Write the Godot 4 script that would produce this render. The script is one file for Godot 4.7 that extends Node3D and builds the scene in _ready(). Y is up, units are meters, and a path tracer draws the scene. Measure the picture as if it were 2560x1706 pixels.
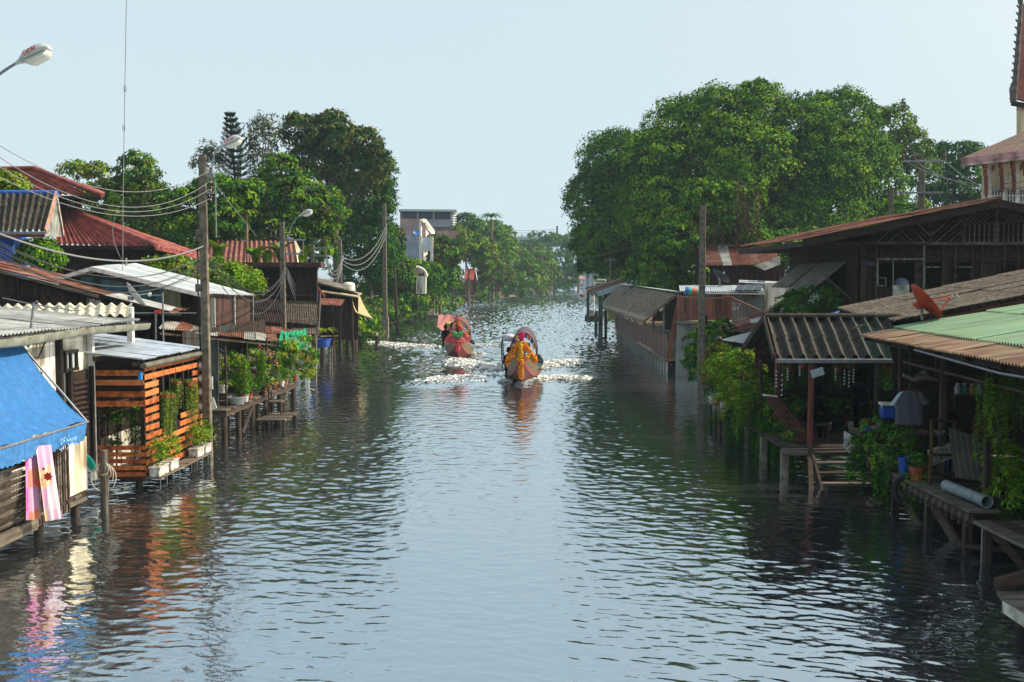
extends Node3D
# A canal between stilt houses, seen from a footbridge. World: x right, y up, camera looks along -z; d = distance ahead = -z.
const FOC := 2560.0
const CAMH := 4.5
const PITCH := 0.06358
var rng := RandomNumberGenerator.new()
var T := {}
var M := {}
var used := {}
var canal := Basis(Vector3.UP, -atan(0.047))

# ---------- photo pixel -> place ----------
func ray(px: float, py: float) -> Vector3:
	return Basis(Vector3.RIGHT, -PITCH) * Vector3((px - 1280.0) / FOC, (853.0 - py) / FOC, -1.0)
func U(px: float, py: float, d: float) -> Vector3:
	var r := ray(px, py)
	return Vector3(0, CAMH, 0) + r * (d / -r.z)
func G(px: float, py: float, y := 0.0) -> Vector3:
	var r := ray(px, py)
	return Vector3(0, CAMH, 0) + r * ((y - CAMH) / r.y)
func C(x: float, y: float, d: float) -> Vector3:
	return Vector3(x + 0.047 * d, y, -d)
func V(x: float, y: float, d: float) -> Vector3:
	return Vector3(x, y, -d)
# the water's edges, as x over d
func along(t: Array, d: float) -> float:
	for i in range(1, t.size()):
		if d <= t[i][0]:
			var k: float = (d - t[i - 1][0]) / (t[i][0] - t[i - 1][0])
			return lerpf(t[i - 1][1], t[i][1], clampf(k, 0, 1))
	return t[-1][1]
var LB := [[5.0, -8.6], [12.0, -8.3], [25.0, -7.6], [31.0, -7.5], [44.0, -9.0], [63.0, -10.8], [77.0, -9.8], [110.0, -8.2], [153.0, -6.2], [190.0, -3.6], [205.0, -1.0], [212.0, 3.0], [240.0, 9.5], [300.0, 14.5], [420.0, 20.0]]
var RB := [[5.0, 6.0], [12.0, 6.0], [22.0, 6.2], [36.0, 6.9], [47.0, 7.4], [72.0, 7.6], [104.0, 8.6], [180.0, 14.0], [256.0, 20.0], [300.0, 21.0], [420.0, 26.0]]
func lb(d: float) -> float: return along(LB, d)
func rb(d: float) -> float: return along(RB, d)

# ---------- nodes ----------
func numbered(n: String) -> String:
	if not used.has(n):
		used[n] = 0
		return n
	used[n] += 1
	return "%s_%03d" % [n, used[n]]
func tag(o, label: String, category: String, group := ""):
	o.set_meta("label", label)
	o.set_meta("category", category)
	if group: o.set_meta("group", group)
	return o
func thing(called: String, label: String, category: String, at: Vector3, group := "") -> Node3D:
	var o := Node3D.new()
	o.name = numbered(called)
	add_child(o)
	o.position = at
	tag(o, label, category, group)
	return o
func part(parent: Node, called: String, mesh, m: Material, stuff := false) -> MeshInstance3D:
	var o := MeshInstance3D.new()
	var ms: Mesh = mesh.done() if mesh is MB else mesh
	o.name = called if parent != self else numbered(called)
	parent.add_child(o, true)
	o.mesh = ms
	o.material_override = m
	o.cast_shadow = GeometryInstance3D.SHADOW_CASTING_SETTING_ON
	if parent != self and mesh is MB:
		o.transform = up_to_root(parent).affine_inverse()
	if stuff: o.set_meta("kind", "stuff")
	return o
func up_to_root(n) -> Transform3D:
	var t := Transform3D()
	while n != self:
		t = n.transform * t
		n = n.get_parent()
	return t
func structure(called: String, mesh, m: Material) -> MeshInstance3D:
	var o := part(self, called, mesh, m)
	o.set_meta("kind", "structure")
	return o
func single(called: String, mesh, m: Material, label: String, category: String, group := "") -> MeshInstance3D:
	var o := part(self, called, mesh, m)
	tag(o, label, category, group)
	return o

# ---------- mesh builder: everything in world coordinates ----------
class MB:
	var v := PackedVector3Array()
	var n := PackedVector3Array()
	var c := PackedColorArray()
	var ix := PackedInt32Array()
	var col := Color.WHITE
	func tri(a: Vector3, b: Vector3, d: Vector3):
		var nn := (d - a).cross(b - a).normalized()
		var k := v.size()
		v.append_array([a, b, d]); n.append_array([nn, nn, nn]); c.append_array([col, col, col])
		ix.append_array([k, k + 1, k + 2])
	func quad(a: Vector3, b: Vector3, d: Vector3, e: Vector3):
		var nn := (d - a).cross(b - a)
		if nn.length() < 1e-12: nn = (e - a).cross(d - a)
		nn = nn.normalized()
		var k := v.size()
		v.append_array([a, b, d, e]); n.append_array([nn, nn, nn, nn]); c.append_array([col, col, col, col])
		ix.append_array([k, k + 1, k + 2, k, k + 2, k + 3])
	# a box with chamfered edges; b's columns are its axes
	func box(at: Vector3, size: Vector3, b := Basis(), ch := -1.0):
		var h := size * 0.5
		var m: float = min(h.x, min(h.y, h.z))
		var e: float = m * 0.16 if ch < 0 else minf(ch, m * 0.9)
		e = minf(e, 0.012)
		var P := func(sx, sy, sz, axis):
			var p := Vector3(sx * (h.x - (0.0 if axis == 0 else e)), sy * (h.y - (0.0 if axis == 1 else e)), sz * (h.z - (0.0 if axis == 2 else e)))
			return at + b * p
		for s in [-1, 1]:
			var f := [[P.call(s, -1, -1, 0), P.call(s, 1, -1, 0), P.call(s, 1, 1, 0), P.call(s, -1, 1, 0)],
				[P.call(-1, s, -1, 1), P.call(-1, s, 1, 1), P.call(1, s, 1, 1), P.call(1, s, -1, 1)],
				[P.call(-1, -1, s, 2), P.call(1, -1, s, 2), P.call(1, 1, s, 2), P.call(-1, 1, s, 2)]]
			for q in f: face(q, at)
		for s in [-1, 1]:
			for t in [-1, 1]:
				face([P.call(s, t, -1, 0), P.call(s, t, 1, 0), P.call(s, t, 1, 1), P.call(s, t, -1, 1)], at)
				face([P.call(s, -1, t, 0), P.call(s, 1, t, 0), P.call(s, 1, t, 2), P.call(s, -1, t, 2)], at)
				face([P.call(-1, s, t, 1), P.call(1, s, t, 1), P.call(1, s, t, 2), P.call(-1, s, t, 2)], at)
				for r in [-1, 1]:
					face([P.call(s, t, r, 0), P.call(s, t, r, 1), P.call(s, t, r, 2)], at)
	func face(q: Array, from: Vector3):   # winds a face so that it looks away from a point inside
		var mid: Vector3 = (q[0] + q[1] + q[2]) / 3.0
		var nn: Vector3 = (q[2] - q[0]).cross(q[1] - q[0])
		var fl := nn.dot(mid - from) < 0
		if q.size() == 3:
			if fl: tri(q[0], q[2], q[1])
			else: tri(q[0], q[1], q[2])
		elif fl: quad(q[0], q[3], q[2], q[1])
		else: quad(q[0], q[1], q[2], q[3])
	# a beam from p to q: w across, t along up
	func beam(p: Vector3, q: Vector3, w: float, t: float, up := Vector3.UP):
		var z := (q - p).normalized()
		if absf(z.dot(up)) > 0.98: up = Vector3.RIGHT
		var x := up.cross(z).normalized()
		var y := z.cross(x)
		box((p + q) * 0.5, Vector3(w, t, p.distance_to(q)), Basis(x, y, z))
	# a slab with four corners (in order round) and a thickness downwards along its normal
	func slab(a: Vector3, b: Vector3, d: Vector3, e: Vector3, t: float):
		var nn := (d - a).cross(b - a).normalized() * t
		if nn.y < 0 and absf(nn.y) > t * 0.05: nn = -nn
		var mid := (a + b + d + e) * 0.25 - nn * 0.5
		var lo := [a - nn, b - nn, d - nn, e - nn]
		var hi := [a, b, d, e]
		face(hi, mid); face(lo, mid)
		for i in 4:
			var j := (i + 1) % 4
			face([hi[i], hi[j], lo[j], lo[i]], mid)
	func tube(pts: Array, r, sides := 8, caps := true):
		var k0 := v.size()
		var last := Vector3.ZERO
		var side := Vector3.ZERO
		for i in pts.size():
			var d: Vector3 = (pts[min(i + 1, pts.size() - 1)] - pts[max(i - 1, 0)]).normalized()
			if i == 0:
				side = d.cross(Vector3.UP if absf(d.y) < 0.95 else Vector3.RIGHT).normalized()
			else:
				side = (side - d * side.dot(d)).normalized()
			var o := d.cross(side)
			var rr: float = r[i] if r is Array else r
			for j in sides:
				var a := TAU * j / sides
				var nn := side * cos(a) + o * sin(a)
				v.append(pts[i] + nn * rr); n.append(nn); c.append(col)
			last = d
		for i in pts.size() - 1:
			for j in sides:
				var a := k0 + i * sides + j
				var b := k0 + i * sides + (j + 1) % sides
				ix.append_array([a, a + sides, b, b, a + sides, b + sides])
		if caps:
			for end in [0, pts.size() - 1]:
				var k := v.size()
				var dd: Vector3 = (pts[0] - pts[1]).normalized() if end == 0 else (pts[-1] - pts[-2]).normalized()
				v.append(pts[end]); n.append(dd); c.append(col)
				for j in sides:
					v.append(v[k0 + end * sides + j]); n.append(dd); c.append(col)
				for j in sides:
					if end == 0: ix.append_array([k, k + 1 + j, k + 1 + (j + 1) % sides])
					else: ix.append_array([k, k + 1 + (j + 1) % sides, k + 1 + j])
	# turned shape: prof = [[radius, height], ...] along axis b.y
	func lathe(at: Vector3, prof: Array, sides := 16, b := Basis()):
		for i in prof.size() - 1:
			var r0: float = prof[i][0]; var y0: float = prof[i][1]
			var r1: float = prof[i + 1][0]; var y1: float = prof[i + 1][1]
			var sl := Vector2(y1 - y0, r0 - r1).normalized()
			var k := v.size()
			for j in sides + 1:
				var a := TAU * j / sides
				var o := Vector3(cos(a), 0, sin(a))
				var nn := b * (o * sl.x + Vector3.UP * sl.y)
				v.append(at + b * (o * r0 + Vector3.UP * y0)); n.append(nn); c.append(col)
				v.append(at + b * (o * r1 + Vector3.UP * y1)); n.append(nn); c.append(col)
			for j in sides:
				var q := k + j * 2
				ix.append_array([q, q + 2, q + 1, q + 1, q + 2, q + 3])
	# grid of points rows x cols as a smooth sheet
	func sheet(g: Array, flip := false):
		var k := v.size()
		var R := g.size()
		var W: int = g[0].size()
		for i in R:
			for j in W:
				var du: Vector3 = g[i][min(j + 1, W - 1)] - g[i][max(j - 1, 0)]
				var dv: Vector3 = g[min(i + 1, R - 1)][j] - g[max(i - 1, 0)][j]
				var nn := dv.cross(du).normalized()
				v.append(g[i][j]); n.append(-nn if flip else nn); c.append(col)
		for i in R - 1:
			for j in W - 1:
				var a := k + i * W + j
				if flip: ix.append_array([a, a + W, a + 1, a + 1, a + W, a + W + 1])
				else: ix.append_array([a, a + 1, a + W, a + 1, a + W + 1, a + W])
	# a sheet with a back side and edges
	func thick(g: Array, t: float):
		var back := []
		var R := g.size()
		var W: int = g[0].size()
		for i in R:
			var row := []
			for j in W:
				var du: Vector3 = g[i][min(j + 1, W - 1)] - g[i][max(j - 1, 0)]
				var dv: Vector3 = g[min(i + 1, R - 1)][j] - g[max(i - 1, 0)][j]
				row.append(g[i][j] - dv.cross(du).normalized() * t)
			back.append(row)
		sheet(g); sheet(back, true)
		for j in W - 1:
			quad(g[0][j + 1], g[0][j], back[0][j], back[0][j + 1])
			quad(g[R - 1][j], g[R - 1][j + 1], back[R - 1][j + 1], back[R - 1][j])
		for i in R - 1:
			quad(g[i][0], g[i + 1][0], back[i + 1][0], back[i][0])
			quad(g[i + 1][W - 1], g[i][W - 1], back[i][W - 1], back[i + 1][W - 1])
	func leaf(p: Vector3, dir: Vector3, nn: Vector3, l: float, w: float):
		var s := nn.cross(dir).normalized() * w * 0.5
		var k := v.size()
		v.append(p); v.append(p + dir * l * 0.45 + s + nn * w * 0.12); v.append(p + dir * l - nn * l * 0.12); v.append(p + dir * l * 0.45 - s + nn * w * 0.12)
		for i in 4:
			n.append(nn); c.append(col)
		ix.append_array([k, k + 1, k + 2, k, k + 2, k + 3])
	func done() -> ArrayMesh:
		var a := []
		a.resize(Mesh.ARRAY_MAX)
		a[Mesh.ARRAY_VERTEX] = v; a[Mesh.ARRAY_NORMAL] = n; a[Mesh.ARRAY_COLOR] = c; a[Mesh.ARRAY_INDEX] = ix
		var m := ArrayMesh.new()
		m.add_surface_from_arrays(Mesh.PRIMITIVE_TRIANGLES, a)
		return m

# one-liners for parts of one shape
func p_box(parent, called, at: Vector3, size: Vector3, m, b := canal) -> MeshInstance3D:
	var s := MB.new(); s.box(at, size, b); return part(parent, called, s, m)
func p_beam(parent, called, p: Vector3, q: Vector3, w: float, t: float, m, up := Vector3.UP) -> MeshInstance3D:
	var s := MB.new(); s.beam(p, q, w, t, up); return part(parent, called, s, m)
func p_tube(parent, called, pts: Array, r, m, sides := 8) -> MeshInstance3D:
	var s := MB.new(); s.tube(pts, r, sides); return part(parent, called, s, m)
func p_slab(parent, called, a, b, c, d, t: float, m) -> MeshInstance3D:
	var s := MB.new(); s.slab(a, b, c, d, t); return part(parent, called, s, m)
func p_lathe(parent, called, at, prof, m, sides := 16, b := Basis()) -> MeshInstance3D:
	var s := MB.new(); s.lathe(at, prof, sides, b); return part(parent, called, s, m)
func sag(a: Vector3, b: Vector3, drop: float, n := 16) -> Array:
	var out := []
	for i in n + 1:
		var t := float(i) / n
		out.append(a.lerp(b, t) - Vector3.UP * drop * 4 * t * (1 - t))
	return out

# corrugated sheets laid between an eave (e0 to e1) and a ridge (r0 to r1); each sheet is a part of its own
func roof(parent, e0: Vector3, e1: Vector3, r0: Vector3, r1: Vector3, ncol: int, nrow: int, waves: int, amp: float, mats: Array, called := "roof_sheet", uneven := 0.012, kind := "sine", seg := 6):
	var up := (r0 - e0).cross(e1 - e0).normalized()
	if up.y < 0: up = -up
	for r in nrow:
		for q in ncol:
			var u0 := float(q) / ncol
			var u1 := float(q + 1) / ncol
			var v0 := float(r) / nrow - (0.06 / nrow if r > 0 else 0.0)
			var v1 := float(r + 1) / nrow
			var tilt := rng.randf_range(-1, 1) * uneven
			var lift := rng.randf_range(0, 1) * uneven
			var low := rng.randf_range(-1, 1) * uneven * 1.5
			var g := []
			for i in 3:
				var row := []
				var tv := lerpf(v0, v1, i / 2.0)
				if i == 0 and r == 0: tv += low * 0.4
				for j in waves * seg + 1:
					var s := float(j) / (waves * seg)
					var tu := lerpf(u0, u1, s)
					var p := e0.lerp(e1, tu).lerp(r0.lerp(r1, tu), tv)
					var ph := s * waves * TAU
					var w := cos(ph) if kind == "sine" else (pow(maxf(0, cos(ph)), 0.6) * 2 - 1 if kind == "roman" else clampf(cos(ph) * 2.2, -1, 1))
					p += up * (amp * w + lift + tilt * (s - 0.5) + (0.014 if i == 0 and r > 0 else 0.0) + uneven * 0.7 * sin(tv * 5.0 + q * 1.7))
					row.append(p)
				g.append(row)
			var s := MB.new()
			# orient so that the outside is up
			var test: Vector3 = (g[1][0] - g[0][0]).cross(g[0][1] - g[0][0])
			if test.dot(up) < 0:
				for row in g: row.reverse()
			s.thick(g, 0.006)
			part(parent, called, s, mats[rng.randi() % mats.size()])

# ---------- materials ----------
func noise_img(seed_: int, freq: float, w := 256, h := 256, oct := 5, kind := FastNoiseLite.TYPE_SIMPLEX_SMOOTH) -> Image:
	var f := FastNoiseLite.new()
	f.seed = seed_; f.frequency = freq; f.noise_type = kind; f.fractal_octaves = oct
	var im := f.get_seamless_image(w, h, false, false, 0.2)
	im.convert(Image.FORMAT_RGB8)
	return im
func ramp(im: Image, stops: Array) -> ImageTexture:
	var g := Gradient.new()
	var off := PackedFloat32Array(); var cs := PackedColorArray()
	for s in stops: off.append(s[0]); cs.append(Color(s[1]))
	g.offsets = off; g.colors = cs
	var lut := []
	for i in 256: lut.append(g.sample(i / 255.0))
	for y in im.get_height():
		for x in im.get_width():
			im.set_pixel(x, y, lut[int(im.get_pixel(x, y).r * 255)])
	return ImageTexture.create_from_image(im)
func stretched(seed_: int, freq: float, w: int, h: int) -> Image:
	var im := noise_img(seed_, freq, w, h)
	im.resize(256, 256, Image.INTERPOLATE_CUBIC)
	return im
func make_textures():
	T.mottle = ramp(noise_img(1, 0.012), [[0.15, "9a9590"], [0.5, "dedbd6"], [0.8, "ffffff"]])
	T.fine = ramp(noise_img(2, 0.06), [[0.1, "8c8a86"], [0.5, "d8d6d2"], [0.9, "ffffff"]])
	T.soft = ramp(noise_img(3, 0.02), [[0.1, "c8c6c2"], [0.9, "ffffff"]])
	T.grain_h = ramp(stretched(4, 0.03, 32, 256), [[0.1, "6b6661"], [0.45, "c0bab2"], [0.9, "ffffff"]])
	T.grain_v = ramp(stretched(5, 0.03, 256, 32), [[0.1, "6b6661"], [0.45, "c0bab2"], [0.9, "ffffff"]])
	T.streak = ramp(stretched(6, 0.02, 256, 24), [[0.12, "807a70"], [0.4, "d9d5cd"], [0.8, "ffffff"]])
	T.rust = ramp(noise_img(7, 0.014), [[0.12, "4a2a20"], [0.35, "74402e"], [0.52, "8c5a44"], [0.68, "a08474"], [0.9, "a9a6a0"]])
	T.rust_red = ramp(noise_img(8, 0.016), [[0.12, "46271d"], [0.45, "70402f"], [0.7, "8a5644"], [0.9, "a58878"]])
	T.galva = ramp(noise_img(9, 0.018), [[0.08, "70492f"], [0.22, "8d8a82"], [0.55, "a9aaa6"], [0.9, "c4c6c4"]])
	T.lichen = ramp(noise_img(10, 0.035), [[0.15, "2e2c29"], [0.42, "5d5954"], [0.6, "7a756e"], [0.9, "a09a90"]])
	T.thatch = ramp(stretched(11, 0.06, 256, 48), [[0.1, "3a342f"], [0.45, "6e6359"], [0.65, "8f8274"], [0.95, "b0a494"]])
	T.green = ramp(stretched(12, 0.02, 48, 256), [[0.1, "7f7a62"], [0.3, "86987e"], [0.5, "7da087"], [0.9, "97b59f"]])
	T.rust_green = ramp(stretched(16, 0.02, 40, 256), [[0.2, "6f5146"], [0.42, "94786a"], [0.56, "b0a086"], [0.75, "9aa585"], [0.95, "a8b494"]])
	T.concrete = ramp(noise_img(13, 0.03), [[0.1, "5f5a54"], [0.4, "8a867e"], [0.7, "a39f96"], [0.95, "b8b4aa"]])
	var wn := noise_img(14, 0.025, 512, 512, 4)
	wn.bump_map_to_normal_map(3.0)
	T.wave = ImageTexture.create_from_image(wn)
	var bp := noise_img(15, 0.05, 256, 256, 4)
	T.bump = ImageTexture.create_from_image(bp)
func mat(key: String, color, rough := 0.8, tex = null, scale := 0.5, metal := 0.0, two_axes := Vector3.ZERO) -> StandardMaterial3D:
	if M.has(key): return M[key]
	var m := StandardMaterial3D.new()
	m.albedo_color = Color(color)
	m.roughness = rough
	m.metallic = metal
	m.metallic_specular = 0.4
	m.cull_mode = BaseMaterial3D.CULL_DISABLED
	if tex:
		m.albedo_texture = T[tex]
		m.uv1_triplanar = true
		m.uv1_world_triplanar = true
		m.uv1_scale = Vector3.ONE * scale if two_axes == Vector3.ZERO else two_axes
		if tex in ["concrete", "lichen", "thatch", "grain_h", "grain_v"]:
			m.heightmap_enabled = true
			m.heightmap_texture = T.bump
			m.heightmap_scale = 0.5
	M[key] = m
	return m
func leafmat(key: String, back := 0.5) -> StandardMaterial3D:
	if M.has(key): return M[key]
	var m := StandardMaterial3D.new()
	m.vertex_color_use_as_albedo = true
	m.roughness = 0.7
	m.metallic_specular = 0.12
	m.cull_mode = BaseMaterial3D.CULL_DISABLED
	m.backlight_enabled = true
	m.backlight = Color(back, back, back * 0.6)
	M[key] = m
	return m
func make_materials():
	make_textures()
	mat("pole", "aaa49a", 0.9, "concrete", 0.6)
	mat("wood_old", "4a3d34", 0.85, "grain_h", 0.8)
	mat("wood_post", "463c34", 0.9, "grain_v", 0.8)
	mat("wood_grey", "716a61", 0.9, "grain_h", 0.7)
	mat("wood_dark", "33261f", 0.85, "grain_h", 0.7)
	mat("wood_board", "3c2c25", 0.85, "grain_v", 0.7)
	mat("orange", "cc7238", 0.6, "mottle", 1.6)
	mat("orange2", "b8622e", 0.6, "mottle", 1.1)
	mat("orange3", "cf7c44", 0.6, "soft", 0.9)
	mat("white_wall", "dcdad2", 0.8, "streak", 0.5)
	mat("cream", "e8dfc8", 0.8, "streak", 0.45)
	mat("white_paint", "e4e4e0", 0.5, "soft", 0.8)
	mat("dark_trim", "2a211d", 0.6, "grain_v", 0.6)
	mat("red_tile", "a35852", 0.6, "mottle", 0.5)
	mat("red_tile2", "a8605a", 0.6, "mottle", 0.7)
	mat("red_tile3", "97504a", 0.65, "mottle", 0.6)
	mat("grey_tile", "77736a", 0.85, "lichen", 0.5)
	mat("asb", "cfc9be", 0.95, "lichen", 0.7)
	mat("asb2", "bdb7ac", 0.95, "lichen", 0.55)
	mat("rust", "d2c2ba", 0.75, "rust", 0.35)
	mat("rust2", "bfa89c", 0.75, "rust", 0.5)
	mat("rust_red", "d6c0b6", 0.8, "rust_red", 0.4)
	mat("rust_red2", "bba598", 0.8, "rust_red", 0.55)
	mat("galva", "ffffff", 0.45, "galva", 0.3, 0.25)
	mat("galva2", "d8dcde", 0.4, "galva", 0.45, 0.25)
	mat("zinc", "c9d3da", 0.38, "soft", 0.5, 0.35)
	mat("zinc_blue", "bccbdd", 0.4, "soft", 0.4, 0.15)
	mat("zinc_blue2", "afc1d6", 0.4, "soft", 0.6, 0.15)
	mat("green_roof", "dde2d2", 0.6, "green", 0.28)
	mat("green_roof2", "ccd4c2", 0.6, "green", 0.4)
	mat("rust_green", "d8ccc0", 0.65, "rust_green", 0.5)
	mat("rust_green2", "c6b8aa", 0.65, "rust_green", 0.7)
	mat("blue_wall", "1c62c8", 0.6, "soft", 0.6)
	mat("blue_tarp", "2a6fb2", 0.45, "soft", 1.5)
	mat("steel", "8f949a", 0.45, "soft", 1.0, 0.6)
	mat("wire", "3a3a3c", 0.6)
	mat("wire_pale", "77777a", 0.6)
	mat("glass_dark", "1c2428", 0.08)
	mat("black", "161414", 0.7)
	mat("thatch", "ffffff", 1.0, "thatch", 0.8)
	mat("thatch2", "d6cec4", 1.0, "thatch", 0.6)
	mat("brown_metal", "7b4a38", 0.65, "streak", 0.5)
	mat("dirt", "6d5f4c", 1.0, "mottle", 0.2)
	mat("terracotta", "9a4e33", 0.85, "mottle", 1.5)
	mat("plastic_white", "c6c8c4", 0.5, "mottle", 2.0)
	mat("plastic_blue", "163f92", 0.4)
	mat("concrete", "b8b3a8", 0.9, "concrete", 0.4)
	mat("skinless", "ffffff", 0.8).vertex_color_use_as_albedo = true
	mat("painted", "ffffff", 0.5).vertex_color_use_as_albedo = true
	mat("matte_v", "ffffff", 0.85).vertex_color_use_as_albedo = true
	leafmat("leaf"); leafmat("leaf_thick", 0.3); leafmat("petal", 0.6)

# ---------- foliage ----------
# lobes: [centre, radius Vector3]; tones: linear leaf colours
func foliage(lobes: Array, count: int, size: float, tones: Array, seed_: int, o := {}) -> MB:
	var r := RandomNumberGenerator.new()
	r.seed = seed_
	var s := MB.new()
	var vol := 0.0
	for l in lobes: vol += pow(l[1].x * l[1].y * l[1].z, 0.667)
	var per: int = o.get("per", 26)
	var hollow: float = o.get("hollow", 0.62)
	var droop: float = o.get("droop", 0.25)
	var aspect: float = o.get("aspect", 0.5)
	var clump: float = o.get("clump", 0.26)
	for l in lobes:
		var ctr: Vector3 = l[0]
		var rad: Vector3 = l[1]
		var n := int(count * pow(rad.x * rad.y * rad.z, 0.667) / vol / per) + 1
		var cr: float = maxf(size * 1.2, minf(rad.x, minf(rad.y, rad.z)) * clump)
		for i in n:
			var u := Vector3(r.randfn(), r.randfn(), r.randfn()).normalized()
			if u.y < -0.55 and r.randf() < 0.6: u.y = -u.y
			var k := lerpf(hollow, 1.0, pow(r.randf(), 0.6)) * r.randf_range(0.86, 1.1)
			var cc := ctr + Vector3(u.x * rad.x, u.y * rad.y, u.z * rad.z) * k
			var tone: Color = tones[r.randi() % tones.size()]
			var own := cr * r.randf_range(0.6, 1.35)
			var out := (u + Vector3.UP * 0.5).normalized()
			for j in per:
				var w := Vector3(r.randfn(), r.randfn(), r.randfn()).normalized()
				if w.dot(out) < 0: w -= out * w.dot(out) * 1.6
				var p := cc + w * own * pow(r.randf(), 0.5) * Vector3(1.0, 0.72, 1.0)
				var nn := (out * 0.9 + w * 0.6 + Vector3(r.randfn(), r.randfn(), r.randfn()) * 0.45).normalized()
				var dir := nn.cross(Vector3(r.randfn(), r.randfn(), r.randfn())).normalized()
				dir = (dir - Vector3.UP * droop).normalized()
				var b := r.randf_range(0.72, 1.28)
				s.col = Color(tone.r * b * r.randf_range(0.9, 1.1), tone.g * b, tone.b * b)
				s.leaf(p, dir, nn, size * r.randf_range(0.7, 1.3), size * aspect * r.randf_range(0.8, 1.2))
	return s
# a tree whose crown lobes are given as [px, py, radius px, (vertical radius px)] at depth d
func tree(called, label, d: float, blobs: Array, count: int, size: float, tones: Array, seed_: int, o := {}):
	var lobes := []
	var low := 1e9
	var mid := Vector3.ZERO
	var r := RandomNumberGenerator.new(); r.seed = seed_
	for b in blobs:
		var k: float = d / FOC
		var rx: float = b[2] * k
		var ry: float = (b[3] if b.size() > 3 else b[2] * 0.85) * k
		var c := U(b[0], b[1], d + r.randf_range(-0.5, 0.5) * rx)
		lobes.append([c, Vector3(rx, ry, rx * 0.95)])
		mid += c / blobs.size()
		low = minf(low, c.y - ry)
	var foot := Vector3(mid.x + o.get("lean", 0.0), o.get("ground", 0.3), mid.z)
	if o.has("foot"): foot = Vector3((o.foot - 1280.0) / FOC * d, o.get("ground", 0.3), -d)
	var t := thing(called, label, "tree", foot, o.get("group", ""))
	var tm := MB.new()
	tm.col = o.get("bark", Color(0.09, 0.075, 0.06))
	var r0: float = o.get("trunk", 0.22)
	var fork := foot.lerp(mid, 0.55)
	tm.tube([foot, foot.lerp(fork, 0.5) + Vector3(r.randf_range(-0.2, 0.2), 0, 0), fork], [r0, r0 * 0.8, r0 * 0.65], 8)
	part(t, "trunk", tm, M.matte_v)
	for l in lobes:
		var bm := MB.new()
		bm.col = o.get("bark", Color(0.09, 0.075, 0.06))
		var e: Vector3 = l[0] + Vector3(0, l[1].y * 0.3, 0)
		var q := fork.lerp(e, 0.5) + Vector3(r.randf_range(-0.4, 0.4), r.randf_range(-0.5, 0.1), 0)
		bm.tube([fork, q, e], [r0 * 0.5, r0 * 0.32, r0 * 0.1], 6)
		for z in 4:
			var w := Vector3(r.randfn(), absf(r.randfn()) * 0.7, r.randfn()).normalized()
			bm.tube([q.lerp(e, r.randf()), e + w * l[1] * 0.45, e + w * l[1] * 0.88], [r0 * 0.16, r0 * 0.08, r0 * 0.03], 5)
		part(t, "limb", bm, M.matte_v)
	part(t, "crown", foliage(lobes, count, size, tones, seed_ + 7, o), M[o.get("mat", "leaf")], true)
	return t
# a bush or pot plant's leaves around a point
func tuft(at: Vector3, rad: Vector3, n: int, size: float, tones: Array, seed_: int, o := {}) -> MB:
	var oo := {"hollow": 0.2, "per": 10, "clump": 0.4}
	oo.merge(o, true)
	return foliage([[at, rad]], n, size, tones, seed_, oo)
# long leaves that arch out of one point (ferns, spider plants, bromeliads, palms)
func blades(at: Vector3, n: int, length: float, width: float, tones: Array, seed_: int, rise := 0.9) -> MB:
	var r := RandomNumberGenerator.new(); r.seed = seed_
	var s := MB.new()
	for i in n:
		var a := TAU * i / n + r.randf_range(-0.3, 0.3)
		var o := Vector3(cos(a), 0, sin(a))
		var l := length * r.randf_range(0.7, 1.2)
		var up := rise * r.randf_range(0.6, 1.2)
		var side := o.cross(Vector3.UP)
		s.col = tones[r.randi() % tones.size()] * r.randf_range(0.75, 1.25)
		var g := [[], [], []]
		for k in 5:
			var t := k / 4.0
			var p := at + o * l * t * 0.8 + Vector3.UP * l * (up * t - 1.05 * t * t * up)
			var w := width * (0.4 + 1.2 * t) * (1.02 - t) * 1.1
			g[0].append(p - side * w); g[1].append(p - Vector3.UP * w * 0.35); g[2].append(p + side * w)
		s.sheet(g)
	return s
# strands that hang down, beaded with small leaves
func hanging(top: Vector3, span: Vector3, n: int, length: float, size: float, tones: Array, seed_: int) -> MB:
	var r := RandomNumberGenerator.new(); r.seed = seed_
	var s := MB.new()
	for i in n:
		var p := top + Vector3(span.x * r.randf_range(-1, 1), span.y * r.randf_range(-1, 1), span.z * r.randf_range(-1, 1))
		var l := length * r.randf_range(0.35, 1.05)
		var steps := int(l / (size * 0.55)) + 1
		var tone: Color = tones[r.randi() % tones.size()]
		for k in steps:
			p += Vector3(r.randf_range(-0.25, 0.25) * size, -size * 0.55, r.randf_range(-0.25, 0.25) * size)
			for z in 2:
				var w := Vector3(r.randfn(), r.randf_range(-0.8, 0.3), r.randfn()).normalized()
				s.col = tone * r.randf_range(0.7, 1.3)
				s.leaf(p, w, (w.cross(Vector3(r.randfn(), 0.3, r.randfn())) + Vector3.UP * 0.3).normalized(), size * r.randf_range(0.8, 1.3), size * 0.6)
	return s

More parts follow.
